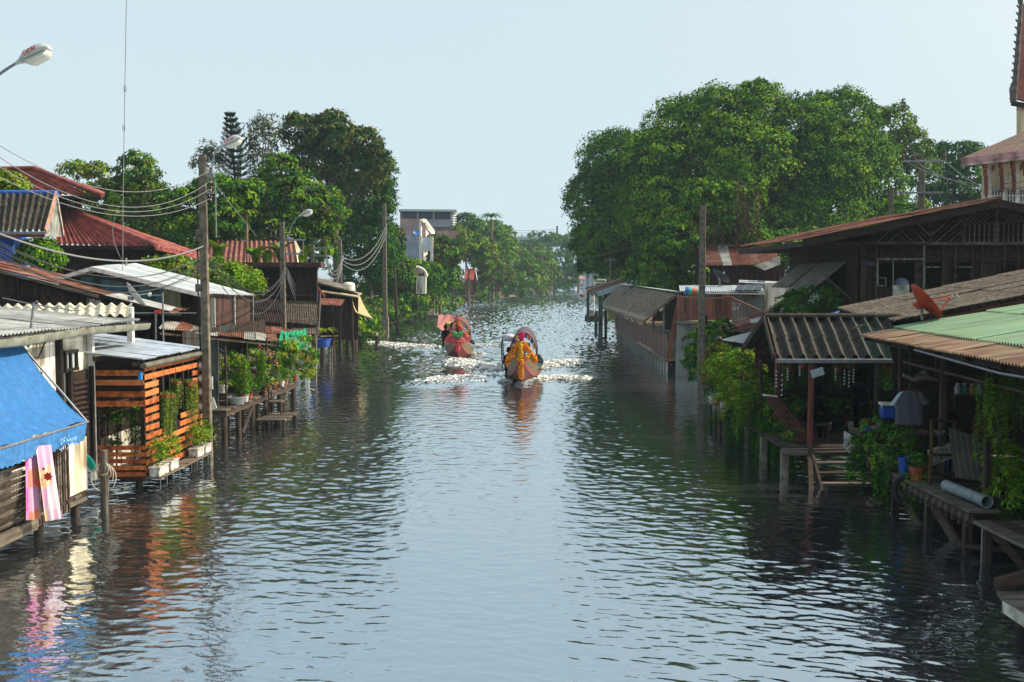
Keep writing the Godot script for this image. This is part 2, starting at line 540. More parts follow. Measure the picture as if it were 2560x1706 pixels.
# ---------- bodies: capsules joined by a smooth minimum, meshed as surface nets ----------
# bones: [a, b, radius a, radius b, Color]
func body(bones: Array, cell := 0.016, blend := 0.03) -> MB:
	var lo := Vector3.ONE * 1e9
	var hi := -lo
	for b in bones:
		var m: float = maxf(b[2], b[3]) + blend + cell * 3
		for p in [b[0], b[1]]:
			lo = lo.min(p - Vector3.ONE * m); hi = hi.max(p + Vector3.ONE * m)
	var dim := Vector3i(((hi - lo) / cell).ceil()) + Vector3i.ONE
	var f := PackedFloat32Array(); f.resize(dim.x * dim.y * dim.z); f.fill(1.0)
	var best := PackedFloat32Array(); best.resize(f.size()); best.fill(9.0)
	var who := PackedByteArray(); who.resize(f.size())
	for bi in bones.size():
		var b: Array = bones[bi]
		var A: Vector3 = b[0]; var B: Vector3 = b[1]
		var m: float = maxf(b[2], b[3]) + blend + cell * 2
		var i0 := Vector3i(((A.min(B) - Vector3.ONE * m - lo) / cell).floor()).max(Vector3i.ZERO)
		var i1 := Vector3i(((A.max(B) + Vector3.ONE * m - lo) / cell).ceil()).min(dim - Vector3i.ONE)
		var ab := B - A
		var l2 := maxf(ab.length_squared(), 1e-9)
		for z in range(i0.z, i1.z + 1):
			for y in range(i0.y, i1.y + 1):
				var row := (z * dim.y + y) * dim.x
				for x in range(i0.x, i1.x + 1):
					var p := lo + Vector3(x, y, z) * cell
					var t := clampf((p - A).dot(ab) / l2, 0, 1)
					var dd: float = p.distance_to(A + ab * t) - lerpf(b[2], b[3], t)
					var k := row + x
					if dd < best[k]:
						best[k] = dd; who[k] = bi
					var h := clampf(0.5 + 0.5 * (dd - f[k]) / blend, 0, 1)
					f[k] = lerpf(dd, f[k], h) - blend * h * (1 - h)
	var s := MB.new()
	var idx := {}
	var sx := 1; var sy := dim.x; var sz := dim.x * dim.y
	var offs := [0, sx, sy, sx + sy, sz, sz + sx, sz + sy, sz + sx + sy]
	var corner := [Vector3(0, 0, 0), Vector3(1, 0, 0), Vector3(0, 1, 0), Vector3(1, 1, 0), Vector3(0, 0, 1), Vector3(1, 0, 1), Vector3(0, 1, 1), Vector3(1, 1, 1)]
	var edges := [[0, 1], [2, 3], [4, 5], [6, 7], [0, 2], [1, 3], [4, 6], [5, 7], [0, 4], [1, 5], [2, 6], [3, 7]]
	for z in dim.z - 1:
		for y in dim.y - 1:
			for x in dim.x - 1:
				var k := z * sz + y * sy + x
				if best[k] > cell * 2.5: continue
				var neg := 0
				for o in offs:
					if f[k + o] < 0: neg += 1
				if neg == 0 or neg == 8: continue
				var sum := Vector3.ZERO; var cnt := 0
				for e in edges:
					var a := f[k + offs[e[0]]]; var b := f[k + offs[e[1]]]
					if (a < 0) != (b < 0):
						sum += corner[e[0]].lerp(corner[e[1]], a / (a - b)); cnt += 1
				idx[k] = s.v.size()
				s.v.append(lo + (Vector3(x, y, z) + sum / cnt) * cell)
				var g := Vector3(f[k + sx] - f[k], f[k + sy] - f[k], f[k + sz] - f[k])
				s.n.append(g.normalized())
				s.c.append(bones[who[k]][4])
	for k in idx:
		var in0 := f[k] < 0
		for ax in [[sx, sy, sz], [sy, sz, sx], [sz, sx, sy]]:
			if (f[k + ax[0]] < 0) == in0: continue
			var a = idx.get(k - ax[1] - ax[2]); var b = idx.get(k - ax[1]); var d = idx.get(k - ax[2])
			if a == null or b == null or d == null: continue
			if in0: s.ix.append_array([a, idx[k], b, a, d, idx[k]])
			else: s.ix.append_array([a, b, idx[k], a, idx[k], d])
	return s

# ---------- the setting ----------
var wake := []     # crests of the boats' wakes: [point, point, height, half width]
func set_view():
	var cam := Camera3D.new()
	cam.name = "camera"
	add_child(cam)
	cam.position = Vector3(0, CAMH, 0)
	cam.rotation.x = -PITCH
	cam.fov = rad_to_deg(2 * atan(853.0 / FOC))
	cam.far = 2500
	cam.current = true
	var sm := ProceduralSkyMaterial.new()
	sm.sky_top_color = Color("9fb5c8")
	sm.sky_horizon_color = Color("b8c8cd")
	sm.sky_curve = 0.6
	sm.ground_horizon_color = Color("a9b4b2")
	sm.ground_bottom_color = Color("6d7470")
	sm.sun_angle_max = 110.0
	sm.sun_curve = 0.37
	var sky := Sky.new()
	sky.sky_material = sm
	var env := Environment.new()
	env.background_mode = Environment.BG_SKY
	env.sky = sky
	env.tonemap_mode = Environment.TONE_MAPPER_LINEAR
	env.tonemap_exposure = 1.45
	env.fog_enabled = true
	env.fog_density = 0.0004
	env.fog_light_color = Color("bdd7ea")
	env.sdfgi_enabled = true
	env.ssao_enabled = true
	env.ssil_enabled = true
	var we := WorldEnvironment.new()
	we.name = "daylight"
	we.environment = env
	add_child(we)
	var sun := DirectionalLight3D.new()
	sun.name = "sun"
	add_child(sun)
	sun.look_at_from_position(Vector3(0.80, 0.66, -0.12) * 50, Vector3.ZERO)
	sun.light_energy = 1.6
	sun.light_color = Color("fff0d8")
	sun.light_angular_distance = 0.5
	sun.shadow_enabled = true
	sun.directional_shadow_max_distance = 400

func make_water():
	var a := FastNoiseLite.new(); a.seed = 21; a.frequency = 1.9; a.fractal_octaves = 2
	var b := FastNoiseLite.new(); b.seed = 22; b.frequency = 4.6; b.fractal_octaves = 2
	var e := FastNoiseLite.new(); e.seed = 23; e.frequency = 7.0; e.fractal_octaves = 1
	var calm := FastNoiseLite.new(); calm.seed = 24; calm.frequency = 0.05; calm.fractal_octaves = 2
	var cols := 560
	var ds := []
	var d := 8.0
	while d < 38.0:
		ds.append(d); d *= 1.0032
	while d < 70.0:
		ds.append(d); d *= 1.0045
	while d < 250.0:
		ds.append(d); d *= 1.0062
	while d < 420.0:
		ds.append(d); d *= 1.015
	var R := ds.size()
	var chop := FastNoiseLite.new(); chop.seed = 25; chop.frequency = 0.6; chop.fractal_octaves = 2
	var v := PackedVector3Array(); v.resize(R * cols)
	for i in R:
		var x0 := lb(ds[i]) - 5.0
		var x1 := rb(ds[i]) + 5.0
		for j in cols:
			var x := lerpf(x0, x1, float(j) / (cols - 1))
			var z: float = -ds[i]
			var wx := x * 0.55 + z * 0.10
			var wz := z * 1.25 - x * 0.18
			var amp := 0.74 + 0.75 * calm.get_noise_2d(x * 1.3, z * 0.6)
			var far := 1.0 + clampf((ds[i] - 16.0) / 28.0, 0.0, 3.0)
			var h := amp * far * (0.0088 * a.get_noise_2d(wx, wz) + 0.0062 * b.get_noise_2d(wx, wz) + 0.0026 * e.get_noise_2d(wx * 0.9, wz))
			if ds[i] > 34.0:
				var dz: float = minf(ds[i] - ds[i - 1], 0.8)
				h += 0.22 * clampf((ds[i] - 34.0) / 30.0, 0.0, 1.0) * dz * chop.get_noise_2d(x * 1.9, i * 1.3)
			if ds[i] > 33.0 and ds[i] < 80.0:
				for w in wake:
					var q := Geometry2D.get_closest_point_to_segment(Vector2(x, z), w[0], w[1])
					var dist := q.distance_to(Vector2(x, z))
					if dist < w[3] * 3.0:
						h += w[2] * exp(-dist * dist / (w[3] * w[3])) * (0.75 + 0.5 * b.get_noise_2d(x, z))
			v[i * cols + j] = Vector3(x, h, z)
	var n := PackedVector3Array(); n.resize(v.size())
	var ix := PackedInt32Array()
	for i in R:
		for j in cols:
			var du := v[i * cols + mini(j + 1, cols - 1)] - v[i * cols + maxi(j - 1, 0)]
			var dv := v[mini(i + 1, R - 1) * cols + j] - v[maxi(i - 1, 0) * cols + j]
			n[i * cols + j] = du.cross(dv).normalized()
	ix.resize((R - 1) * (cols - 1) * 6)
	var k := 0
	for i in R - 1:
		for j in cols - 1:
			var q := i * cols + j
			ix[k] = q; ix[k + 1] = q + cols; ix[k + 2] = q + 1; ix[k + 3] = q + 1; ix[k + 4] = q + cols; ix[k + 5] = q + cols + 1
			k += 6
	var arr := []
	arr.resize(Mesh.ARRAY_MAX)
	arr[Mesh.ARRAY_VERTEX] = v; arr[Mesh.ARRAY_NORMAL] = n; arr[Mesh.ARRAY_INDEX] = ix
	var am := ArrayMesh.new()
	am.add_surface_from_arrays(Mesh.PRIMITIVE_TRIANGLES, arr)
	var m := StandardMaterial3D.new()
	m.albedo_color = Color("b8c3cb")
	m.metallic = 0.975
	m.roughness = 0.03
	m.metallic_specular = 0.7
	m.normal_enabled = true
	m.normal_texture = T.wave
	m.normal_scale = 0.16
	m.uv1_triplanar = true
	m.uv1_world_triplanar = true
	m.uv1_scale = Vector3(0.6, 0.6, 0.9)
	structure("canal_water", am, m)

func make_ground():
	for side in [-1, 1]:
		var s := MB.new()
		var g := []
		for d in [-30.0, 5.0, 12.0, 25.0, 31.0, 44.0, 63.0, 77.0, 110.0, 150.0, 200.0, 256.0, 420.0, 900.0]:
			var e: float = (lb(d) - 3.2) if side < 0 else (rb(d) + 3.2)
			if d > 420: e = side * 5.0 + 20.0
			var row := [Vector3(e - side * 1.8, -0.5, -d), Vector3(e - side * 0.6, 0.15, -d), Vector3(e, 0.35, -d), Vector3(e + side * 8, 0.5, -d), Vector3(e + side * 60, 0.5, -d), Vector3(e + side * 900, 0.5, -d)]
			g.append(row)
		s.sheet(g, side < 0)
		structure("ground", s, M.dirt)
	var f := MB.new()
	f.sheet([[Vector3(-900, 0.3, -425), Vector3(900, 0.3, -425)], [Vector3(-900, 0.3, -1400), Vector3(900, 0.3, -1400)]])
	structure("far_ground", f, M.dirt)

# foam thrown up along a line on the water: pts [px, py, half width m, height m]
func foam(pts: Array, thr: float, seed_: int):
	var nz := FastNoiseLite.new(); nz.seed = seed_; nz.frequency = 1.6; nz.fractal_octaves = 3
	var r := RandomNumberGenerator.new(); r.seed = seed_
	var s := MB.new()
	s.col = Color(0.75, 0.76, 0.74)
	for i in pts.size() - 1:
		var A := G(pts[i][0], pts[i][1]); var B := G(pts[i + 1][0], pts[i + 1][1])
		var l := A.distance_to(B)
		var dir := (B - A) / l
		var side := Vector3(-dir.z, 0, dir.x)
		wake.append([Vector2(A.x, A.z), Vector2(B.x, B.z), (pts[i][3] + pts[i + 1][3]) * 0.3, (pts[i][2] + pts[i + 1][2]) * 0.55])
		for k in int(l / 0.035):
			var t: float = k * 0.035 / l
			var w := lerpf(pts[i][2], pts[i + 1][2], t)
			var h := lerpf(pts[i][3], pts[i + 1][3], t)
			for z in 95:
				var q := r.randf_range(-1, 1)
				q = q * absf(q) if r.randf() < 0.5 else q
				var p := A.lerp(B, t) + side * q * w
				var e := nz.get_noise_2d(p.x * 0.9, p.z * 0.9) * 0.9 - absf(q) * 0.55
				if e < thr - 0.12: continue
				var y := h * (1 - q * q) * r.randf_range(0.55, 1.25) + 0.012 + maxf(0, e - thr) * h * 0.6
				var sz := r.randf_range(0.022, 0.075)
				var nn := Vector3(r.randfn() * 0.5, 1, r.randfn() * 0.5).normalized()
				s.leaf(Vector3(p.x, y * 0.6 + 0.02, p.z), nn.cross(Vector3(r.randfn(), r.randfn(), r.randfn())).normalized(), nn, sz * 2.4, sz * 1.6)
	# the joined crest of the foam
	for i in pts.size() - 1:
		var A := G(pts[i][0], pts[i][1]); var B := G(pts[i + 1][0], pts[i + 1][1])
		var n := int(A.distance_to(B) / 0.07) + 2
		var sd := Vector3(-(B - A).normalized().z, 0, (B - A).normalized().x)
		var g := []
		for k in n + 1:
			var t := float(k) / n
			var w := lerpf(pts[i][2], pts[i + 1][2], t)
			var h := lerpf(pts[i][3], pts[i + 1][3], t)
			var row := []
			for j in 13:
				var q := (j / 12.0) * 2 - 1
				var p := A.lerp(B, t) + sd * w * 0.5 * (q + 0.5 * nz.get_noise_2d(k * 0.12 + i * 9.0, 3.0))
				var lump := nz.get_noise_2d(p.x * 2.2, p.z * 2.2)
				row.append(Vector3(p.x, h * 0.55 * (1.0 - q * q) + lump * (0.05 + h * 0.25) - 0.035 * absf(q) - 0.01, p.z))
			g.append(row)
		s.sheet(g)
	var o := part(self, "wake_foam", s, M.matte_v)
	o.set_meta("kind", "stuff")
	return o

const DK := Color(0.024, 0.084, 0.016)
const MD := Color(0.066, 0.160, 0.016)
const LT := Color(0.145, 0.260, 0.018)
const YL := Color(0.170, 0.200, 0.020)
const OL := Color(0.085, 0.110, 0.030)
const BR := Color(0.085, 0.055, 0.035)
func make_trees():
	var R := "big trees behind the right bank houses"
	tree("broad_tree", "broad dense green tree whose crown overhangs the canal beside thatched shelter", 95, [[1545, 410, 95], [1500, 500, 90], [1600, 480, 110], [1520, 590, 85], [1610, 590, 110], [1470, 605, 50, 45], [1570, 650, 90, 50], [1500, 660, 60, 36]], 78000, 0.30, [DK, MD, MD, LT], 101, {"trunk": 0.5, "group": R, "foot": 1600.0})
	tree("broad_tree", "broad rounded green tree with a tall sprout on top, middle of the big trees", 82, [[1720, 340, 115], [1640, 400, 90], [1800, 310, 110], [1740, 440, 130], [1860, 400, 120], [1890, 290, 95], [1890, 235, 36, 40], [1650, 520, 110], [1800, 540, 130], [1720, 610, 120]], 88000, 0.285, [DK, MD, LT, LT], 102, {"trunk": 0.55, "group": R})
	tree("broad_tree", "tallest rounded green tree behind the ridge of the dark wooden house", 84, [[2010, 330, 105], [2100, 300, 90], [2060, 420, 125], [1960, 450, 120], [2150, 400, 90], [2180, 480, 90], [2050, 540, 130], [2200, 560, 80], [1960, 560, 110]], 92000, 0.285, [DK, MD, MD, LT], 103, {"trunk": 0.55, "group": R})
	tree("broad_tree", "shorter bright green tree draped with brown dead vines behind rusty roof", 66, [[1755, 500, 62], [1830, 520, 75], [1760, 590, 85], [1850, 600, 75], [1690, 610, 70], [1900, 620, 60], [1885, 480, 34, 45]], 16000, 0.27, [MD, LT, MD, DK], 104, {"trunk": 0.3, "group": R})
	var dv := thing("dead_vine", "curtain of brown dried vines hanging on the shorter tree behind rusty roof", "vine", U(1850, 660, 63))
	part(dv, "strand", hanging(U(1872, 500, 63.2), Vector3(0.8, 1.6, 0.5), 30, 3.4, 0.12, [BR, Color(0.12, 0.085, 0.06)], 31), M.leaf_thick, true)
	part(dv, "strand", hanging(U(1800, 550, 63.2), Vector3(1.9, 1.3, 0.5), 40, 2.2, 0.12, [BR, Color(0.10, 0.08, 0.05)], 32), M.leaf_thick, true)
	tree("slender_tree", "thin loose tree with open crown beside the tallest rounded tree", 92, [[2240, 320, 50, 60], [2280, 370, 50, 60], [2220, 390, 50], [2300, 430, 50], [2190, 290, 30]], 6500, 0.34, [MD, OL, LT], 105, {"trunk": 0.18, "per": 12, "group": R})
	tree("spreading_tree", "dark spreading tree with layered branches left of the pale brick-bracketed house", 96, [[2390, 385, 80, 32], [2350, 420, 60, 30], [2430, 440, 60, 28], [2380, 480, 80, 28], [2420, 510, 60, 26], [2340, 500, 40, 30]], 9000, 0.34, [DK, MD, DK], 106, {"trunk": 0.3, "per": 14, "group": R})
	for b in [[1640, 690, 66, 75], [1720, 680, 70, 60], [2000, 640, 70, 95], [2120, 620, 72, 90], [2260, 560, 78, 90], [1900, 650, 70, 75]]:
		var sh := thing("shrub", "dark green undergrowth shrub filling the foot of the right bank trees", "shrub", Vector3((b[0] - 1280) / FOC * b[2], 0.4, -b[2]), "undergrowth below the right bank trees")
		part(sh, "foliage", foliage([[U(b[0], b[1], b[2]), Vector3(b[3] * b[2] / FOC, 1.9, 1.5)]], 4500, 0.27, [DK, MD, LT], int(b[0])), M.leaf, true)
	# left bank
	var L := "trees behind the left bank houses"
	tree("feathery_tree", "tall dark feathery-leaved tree rising above the others", 80, [[760, 330, 55, 45], [830, 350, 75, 50], [900, 360, 60, 45], [790, 400, 80, 50], [890, 430, 85, 60], [940, 400, 40, 40], [745, 300, 34, 14], [830, 300, 40, 25]], 17000, 0.32, [Color(0.030, 0.045, 0.016), DK, OL, OL], 111, {"trunk": 0.4, "per": 14, "droop": 0.5, "group": L})
	tree("dense_tree", "dense dark green tree leaning out over the water's edge", 88, [[950, 440, 46, 50], [900, 510, 85, 80], [962, 505, 30, 55], [920, 600, 80, 70], [860, 560, 80], [950, 650, 50, 50], [900, 690, 70, 45]], 32000, 0.27, [DK, DK, MD], 112, {"trunk": 0.35, "per": 18, "group": L})
	tree("dense_tree", "mid green tree with yellowish tips behind the banana plants", 64, [[700, 440, 60, 55], [660, 510, 70], [740, 500, 75, 70], [800, 540, 65, 70], [700, 580, 80, 60], [790, 620, 60, 50], [600, 560, 70, 60]], 30000, 0.24, [MD, OL, LT, DK], 113, {"trunk": 0.3, "group": L})
	tree("dense_tree", "green tree directly behind the lamp pole with four meters", 58, [[530, 480, 60, 50], [480, 530, 70, 60], [560, 550, 60, 60], [600, 490, 50, 40], [500, 610, 80, 50]], 14000, 0.26, [MD, LT, MD, DK], 114, {"trunk": 0.25, "group": L})
	tree("dense_tree", "rounded green tree right behind the red hipped roof", 62, [[340, 430, 55, 50], [370, 490, 60, 50], [410, 520, 55, 50], [310, 490, 50, 50], [420, 570, 70, 50], [340, 560, 70, 50], [240, 520, 60, 50], [290, 550, 60, 50]], 18000, 0.25, [MD, OL, LT, DK], 115, {"trunk": 0.25, "per": 18, "group": L})
	tree("airy_tree", "sparse tree with open yellow-green sprays above the red hipped roof", 66, [[190, 425, 45, 26], [240, 430, 40, 26], [270, 470, 40, 26], [220, 480, 40, 20]], 1900, 0.28, [OL, LT, YL], 116, {"trunk": 0.12, "per": 7, "hollow": 0.2, "group": L})
	tree("airy_tree", "sparse twiggy tree with small leaves beside the tall tiered pine", 84, [[660, 320, 45, 45], [690, 350, 34, 40], [635, 360, 34, 40], [655, 400, 40, 40]], 2200, 0.24, [OL, Color(0.05, 0.06, 0.03)], 117, {"trunk": 0.14, "per": 7, "hollow": 0.1, "group": L})
	tree("airy_tree", "low sparse tree behind the concrete lamp pole's arm", 84, [[520, 380, 30, 30], [550, 400, 34, 30], [500, 410, 30, 26]], 1200, 0.24, [OL, Color(0.05, 0.06, 0.03)], 118, {"trunk": 0.1, "per": 7, "hollow": 0.1, "group": L})
	tree("leafy_tree", "bright yellow-green tree behind the blue house's tiled ridge", 37, [[15, 455, 42, 30], [40, 470, 30, 24], [-20, 470, 40, 40]], 4500, 0.14, [LT, YL, LT], 119, {"trunk": 0.12, "group": L})
	# tiered pine: whorls of upswept branches
	var d := 82.0
	var t := thing("tiered_pine", "tall tiered pine with upswept branches standing above the left bank trees", "tree", Vector3(U(610, 600, d).x, 0.4, -d), L)
	var tm := MB.new(); tm.col = Color(0.06, 0.05, 0.045)
	var p0 := Vector3(U(612, 600, d).x, 0.4, -d)
	var p1 := U(575, 290, d)
	tm.tube([p0, p0.lerp(p1, 0.6), p1], [0.2, 0.13, 0.03], 8)
	part(t, "trunk", tm, M.matte_v)
	var r := RandomNumberGenerator.new(); r.seed = 5
	for tier in 15:
		var k := tier / 14.0
		var s := MB.new()
		var c := U(604, 500, d).lerp(p1, k)
		var l := lerpf(2.3, 0.35, pow(k, 0.9))
		for q in 8:
			var a := TAU * q / 8 + tier * 0.7
			var o := Vector3(cos(a), 0, sin(a))
			var side := o.cross(Vector3.UP)
			for w in 42:
				var f := (w + 1) / 42.0
				var p := c + o * l * f + Vector3.UP * l * (0.12 * f + 0.55 * f * f)
				for m in [-1, 1]:
					s.col = [DK, Color(0.022, 0.045, 0.022), MD][r.randi() % 3] * r.randf_range(0.8, 1.3)
					s.leaf(p, (side * m * 0.75 + o * 0.55 + Vector3.UP * r.randf_range(-0.1, 0.5)).normalized(), Vector3.UP, 0.30 * (1.15 - f * 0.5), 0.11)
		part(t, "branch_whorl", s, M.leaf_thick, true)
	# papaya
	var pd := 50.0
	var pt := thing("papaya_tree", "small papaya tree with pale bare trunk behind the banana plants", "tree", Vector3(U(616, 600, pd).x, 0.4, -pd), L)
	var pm := MB.new(); pm.col = Color(0.22, 0.14, 0.09)
	pm.tube([Vector3(U(616, 600, pd).x, 0.4, -pd), U(616, 530, pd)], [0.09, 0.06], 8)
	part(pt, "trunk", pm, M.matte_v)
	part(pt, "crown", blades(U(616, 535, pd), 16, 0.9, 0.13, [LT, YL, MD], 8, 1.0), M.leaf, true)
	# banana plants
	for b in [[640, 650, 47, 12], [700, 640, 48, 13], [545, 640, 45, 7], [668, 660, 46, 8], [755, 655, 50, 6]]:
		var at := U(b[0], b[1] + 20, b[2])
		var bt := thing("banana_plant", "banana plant with broad torn leaves by the dark red tiled gable roof", "plant", Vector3(at.x, 0.4, at.z), "banana plants")
		p_tube(bt, "stem", [Vector3(at.x, 0.4, at.z), at], [0.14, 0.09], mat("banana_stem", "6f7a3e", 0.8, "streak", 0.8))
		for q in b[3]:
			var a := r.randf_range(0, TAU)
			var o := Vector3(cos(a), 0, sin(a))
			var side := o.cross(Vector3.UP)
			var l := r.randf_range(1.0, 1.6)
			var s := MB.new()
			s.col = [LT, Color(0.10, 0.19, 0.05), MD][r.randi() % 3] * r.randf_range(0.8, 1.3)
			var g := [[], [], []]
			for k in 7:
				var f := k / 6.0
				var p := at + o * l * f * f * 0.4 + Vector3.UP * l * (1.2 * f - 0.55 * f * f)
				var w := 0.19 * sin(PI * clampf(f * 0.9 + 0.1, 0, 1)) * r.randf_range(0.85, 1.1) + 0.015
				g[0].append(p - side * w + Vector3.UP * 0.05); g[1].append(p - Vector3.UP * 0.03); g[2].append(p + side * w + Vector3.UP * 0.05)
			s.sheet(g)
			part(bt, "leaf", s, M.leaf)
	# bushes between the near roofs
	for b in [[100, 640, 33, 55, 45, "leafy shrub wedged between the blue wall and the dark wooden house", [MD, LT, DK]], [430, 680, 37, 85, 42, "bright green bush rising over the white metal roof", [LT, YL, MD]], [385, 650, 45, 50, 34, "green bush showing under the right eave of the red hipped roof", [MD, LT, DK]], [540, 690, 39, 75, 45, "bright green bush just behind the pole with four meters", [LT, LT, MD]], [600, 705, 40, 62, 38, "bright green bush against the dark brown house wall", [LT, YL, MD]]]:
		var sh := thing("bush", b[5], "bush", Vector3((b[0] - 1280) / FOC * b[2], 1.0, -b[2]), "bushes among the left bank roofs")
		var k: float = b[2] / FOC
		part(sh, "foliage", foliage([[U(b[0], b[1], b[2]), Vector3(b[3] * k, b[4] * k, 0.7)], [U(b[0] + b[3] * 0.4, b[1] + 12, b[2]), Vector3(b[3] * 0.6 * k, b[4] * 0.8 * k, 0.6)]], 5200, 0.13, b[6], int(b[0]) + 3, {"per": 14}), M.leaf, true)
	# trees along the far left bank
	var far_l := [
		["shoreline tree with dense dark foliage behind the tall thin pole", 94, [[980, 640, 30, 45], [985, 600, 20, 36], [1000, 690, 34, 40], [960, 720, 40, 30]], 6000, [DK, MD, OL]],
		["green tree in front of the white modern house", 104, [[1040, 684, 40, 34], [1000, 672, 26], [1078, 694, 36, 38]], 6000, [MD, DK, LT]],
		["dark tree beside the small red-roofed waterside hut", 112, [[1110, 640, 42, 45], [1118, 690, 38, 40], [1090, 700, 40, 36], [1085, 610, 24]], 7000, [DK, MD, OL]],
		["yellowish green tree above the small red-roofed hut", 148, [[1160, 610, 40, 36], [1205, 640, 40, 46], [1150, 580, 20]], 7000, [MD, OL, OL, LT]],
		["brownish green tree between the red hut and the planked pier", 172, [[1215, 640, 40, 45], [1240, 690, 40, 40], [1210, 700, 34]], 6000, [OL, MD, BR]],
		["tall light green tree below the palm", 190, [[1225, 590, 48, 40], [1260, 600, 34, 36], [1200, 575, 34, 28], [1250, 640, 45, 40]], 7000, [LT, MD, MD]],
		["rounded green tree over the far pier", 206, [[1290, 660, 45, 42], [1320, 690, 40, 38], [1270, 700, 40, 36]], 6000, [MD, LT, OL]],
		["light green tree hanging over the far landing stage", 230, [[1350, 660, 42, 40], [1375, 680, 26, 34], [1340, 700, 40, 28], [1320, 640, 34, 26]], 6500, [LT, MD, OL]],
		["dark green tree left of the palm", 185, [[1165, 560, 30, 26], [1140, 580, 30, 24], [1190, 570, 26]], 4000, [MD, DK]],
	]
	for i in far_l.size():
		var f: Array = far_l[i]
		tree("shore_tree", f[0], f[1], f[2], f[3], 0.30 + f[1] * 0.0012, f[4], 130 + i, {"trunk": 0.2, "group": "trees along the far left shore"})
	var far_r := [
		["hazy blue-green tree under the far road bridge", 300, [[1300, 650, 40, 45], [1260, 660, 40, 40]], 3000],
		["hazy flat-topped tree in front of the far road bridge", 290, [[1355, 590, 40, 12], [1385, 600, 34, 14], [1340, 620, 40, 24]], 3000],
		["hazy dark tree closing the bend of the canal", 285, [[1400, 640, 40, 45], [1430, 620, 34, 40], [1370, 660, 40, 40], [1440, 690, 34, 30]], 5000],
		["dim green tree behind the far pale blue building", 250, [[1445, 660, 34, 34], [1410, 690, 34, 30], [1480, 640, 40, 40]], 4000],
	]
	for i in far_r.size():
		var f: Array = far_r[i]
		tree("distant_tree", f[0], f[1], f[2], f[3], 0.62, [MD, DK, MD], 160 + i, {"trunk": 0.3, "group": "distant trees at the canal bend"})
	# bushes down to the water along the far left shore
	var sr := RandomNumberGenerator.new(); sr.seed = 77
	var sd := 66.0
	while sd < 250.0:
		var sx := lb(sd) - 1.2 - sr.randf() * 1.5
		if sd < 82.0: sx += 1.2
		if (sd > 138.0 and sd < 172.0) or (sd > 194.0 and sd < 212.0) or (sd > 218.0 and sd < 235.0):
			sx -= 4.5
		var hh := sr.randf_range(1.0, 1.7)
		var bush := thing("shore_bush", "leafy bush hanging to the waterline along the far left shore", "bush", Vector3(sx, 0.2, -sd), "bushes along the far left shore")
		part(bush, "foliage", foliage([[Vector3(sx, hh * 0.9, -sd), Vector3(2.0, hh, 2.4)], [Vector3(sx - 2.5, hh * 1.3, -sd - 1), Vector3(2.2, hh * 1.2, 2.4)]], 1500, 0.26 + sd * 0.0012, [[MD, DK, LT], [MD, OL, LT], [DK, DK, MD]][sr.randi() % 3], int(sd * 10)), M.leaf, true)
		sd *= 1.055
	for q in [[290.0, 9.0], [312.0, 14.0], [340.0, 17.0], [340.0, 22.0], [318.0, 26.0], [330.0, 32.0], [300.0, 33.0], [270.0, 26.0], [235.0, 24.0], [200.0, 20.0], [165.0, 18.0], [135.0, 15.0], [118.0, 14.0]]:
		var bush := thing("bend_bush", "hazy bush closing the far bend of the canal on the right", "bush", Vector3(q[1], 0.2, -q[0]), "bushes at the canal bend")
		part(bush, "foliage", foliage([[Vector3(q[1], 2.6, -q[0]), Vector3(4.0, 3.4, 3.0)]], 1200, 0.6, [MD, DK, MD], int(q[0])), M.leaf, true)
	# a palm on the skyline
	var pl := 178.0
	var pa := thing("palm_tree", "fan palm standing above the far left treetops", "tree", Vector3(U(1228, 600, pl).x, 0.4, -pl))
	var am := MB.new(); am.col = Color(0.10, 0.08, 0.06)
	am.tube([Vector3(U(1232, 600, pl).x, 0.4, -pl), U(1228, 548, pl)], [0.28, 0.2], 8)
	part(pa, "trunk", am, M.matte_v)
	part(pa, "crown", blades(U(1228, 545, pl), 40, 3.0, 0.2, [DK, MD, DK], 9, 1.0), M.leaf, true)

# ---------- shared builders ----------
func frustum(s: MB, p: Vector3, q: Vector3, w0: float, w1: float, b := canal, dz := 1.0):
	var A := []; var B := []
	for k in [[-1, -0.8], [-0.8, -1], [0.8, -1], [1, -0.8], [1, 0.8], [0.8, 1], [-0.8, 1], [-1, 0.8]]:
		A.append(p + b * Vector3(k[0] * w0 * 0.5, 0, k[1] * w0 * 0.5 * dz))
		B.append(q + b * Vector3(k[0] * w1 * 0.5, 0, k[1] * w1 * 0.5 * dz))
	var mid := (p + q) * 0.5
	for i in 8:
		s.face([A[i], A[(i + 1) % 8], B[(i + 1) % 8], B[i]], mid)
		s.face([q, B[i], B[(i + 1) % 8]], mid)
func loft(s: MB, rings: Array):
	var g := []
	for r in rings:
		var row: Array = r.duplicate()
		row.append(r[0])
		g.append(row)
	s.sheet(g)
	for e in [0, rings.size() - 1]:
		var c := Vector3.ZERO
		for p in rings[e]: c += p / rings[e].size()
		var inside := Vector3.ZERO
		for p in rings[rings.size() / 2]: inside += p / rings[0].size()
		for i in rings[e].size():
			s.face([c, rings[e][i], rings[e][(i + 1) % rings[e].size()]], inside)
func ellipse(c: Vector3, a: Vector3, b: Vector3, n := 14, lo := -1.0) -> Array:
	var out := []
	for i in n:
		var t := TAU * i / n
		out.append(c + a * cos(t) + b * maxf(sin(t), lo))
	return out
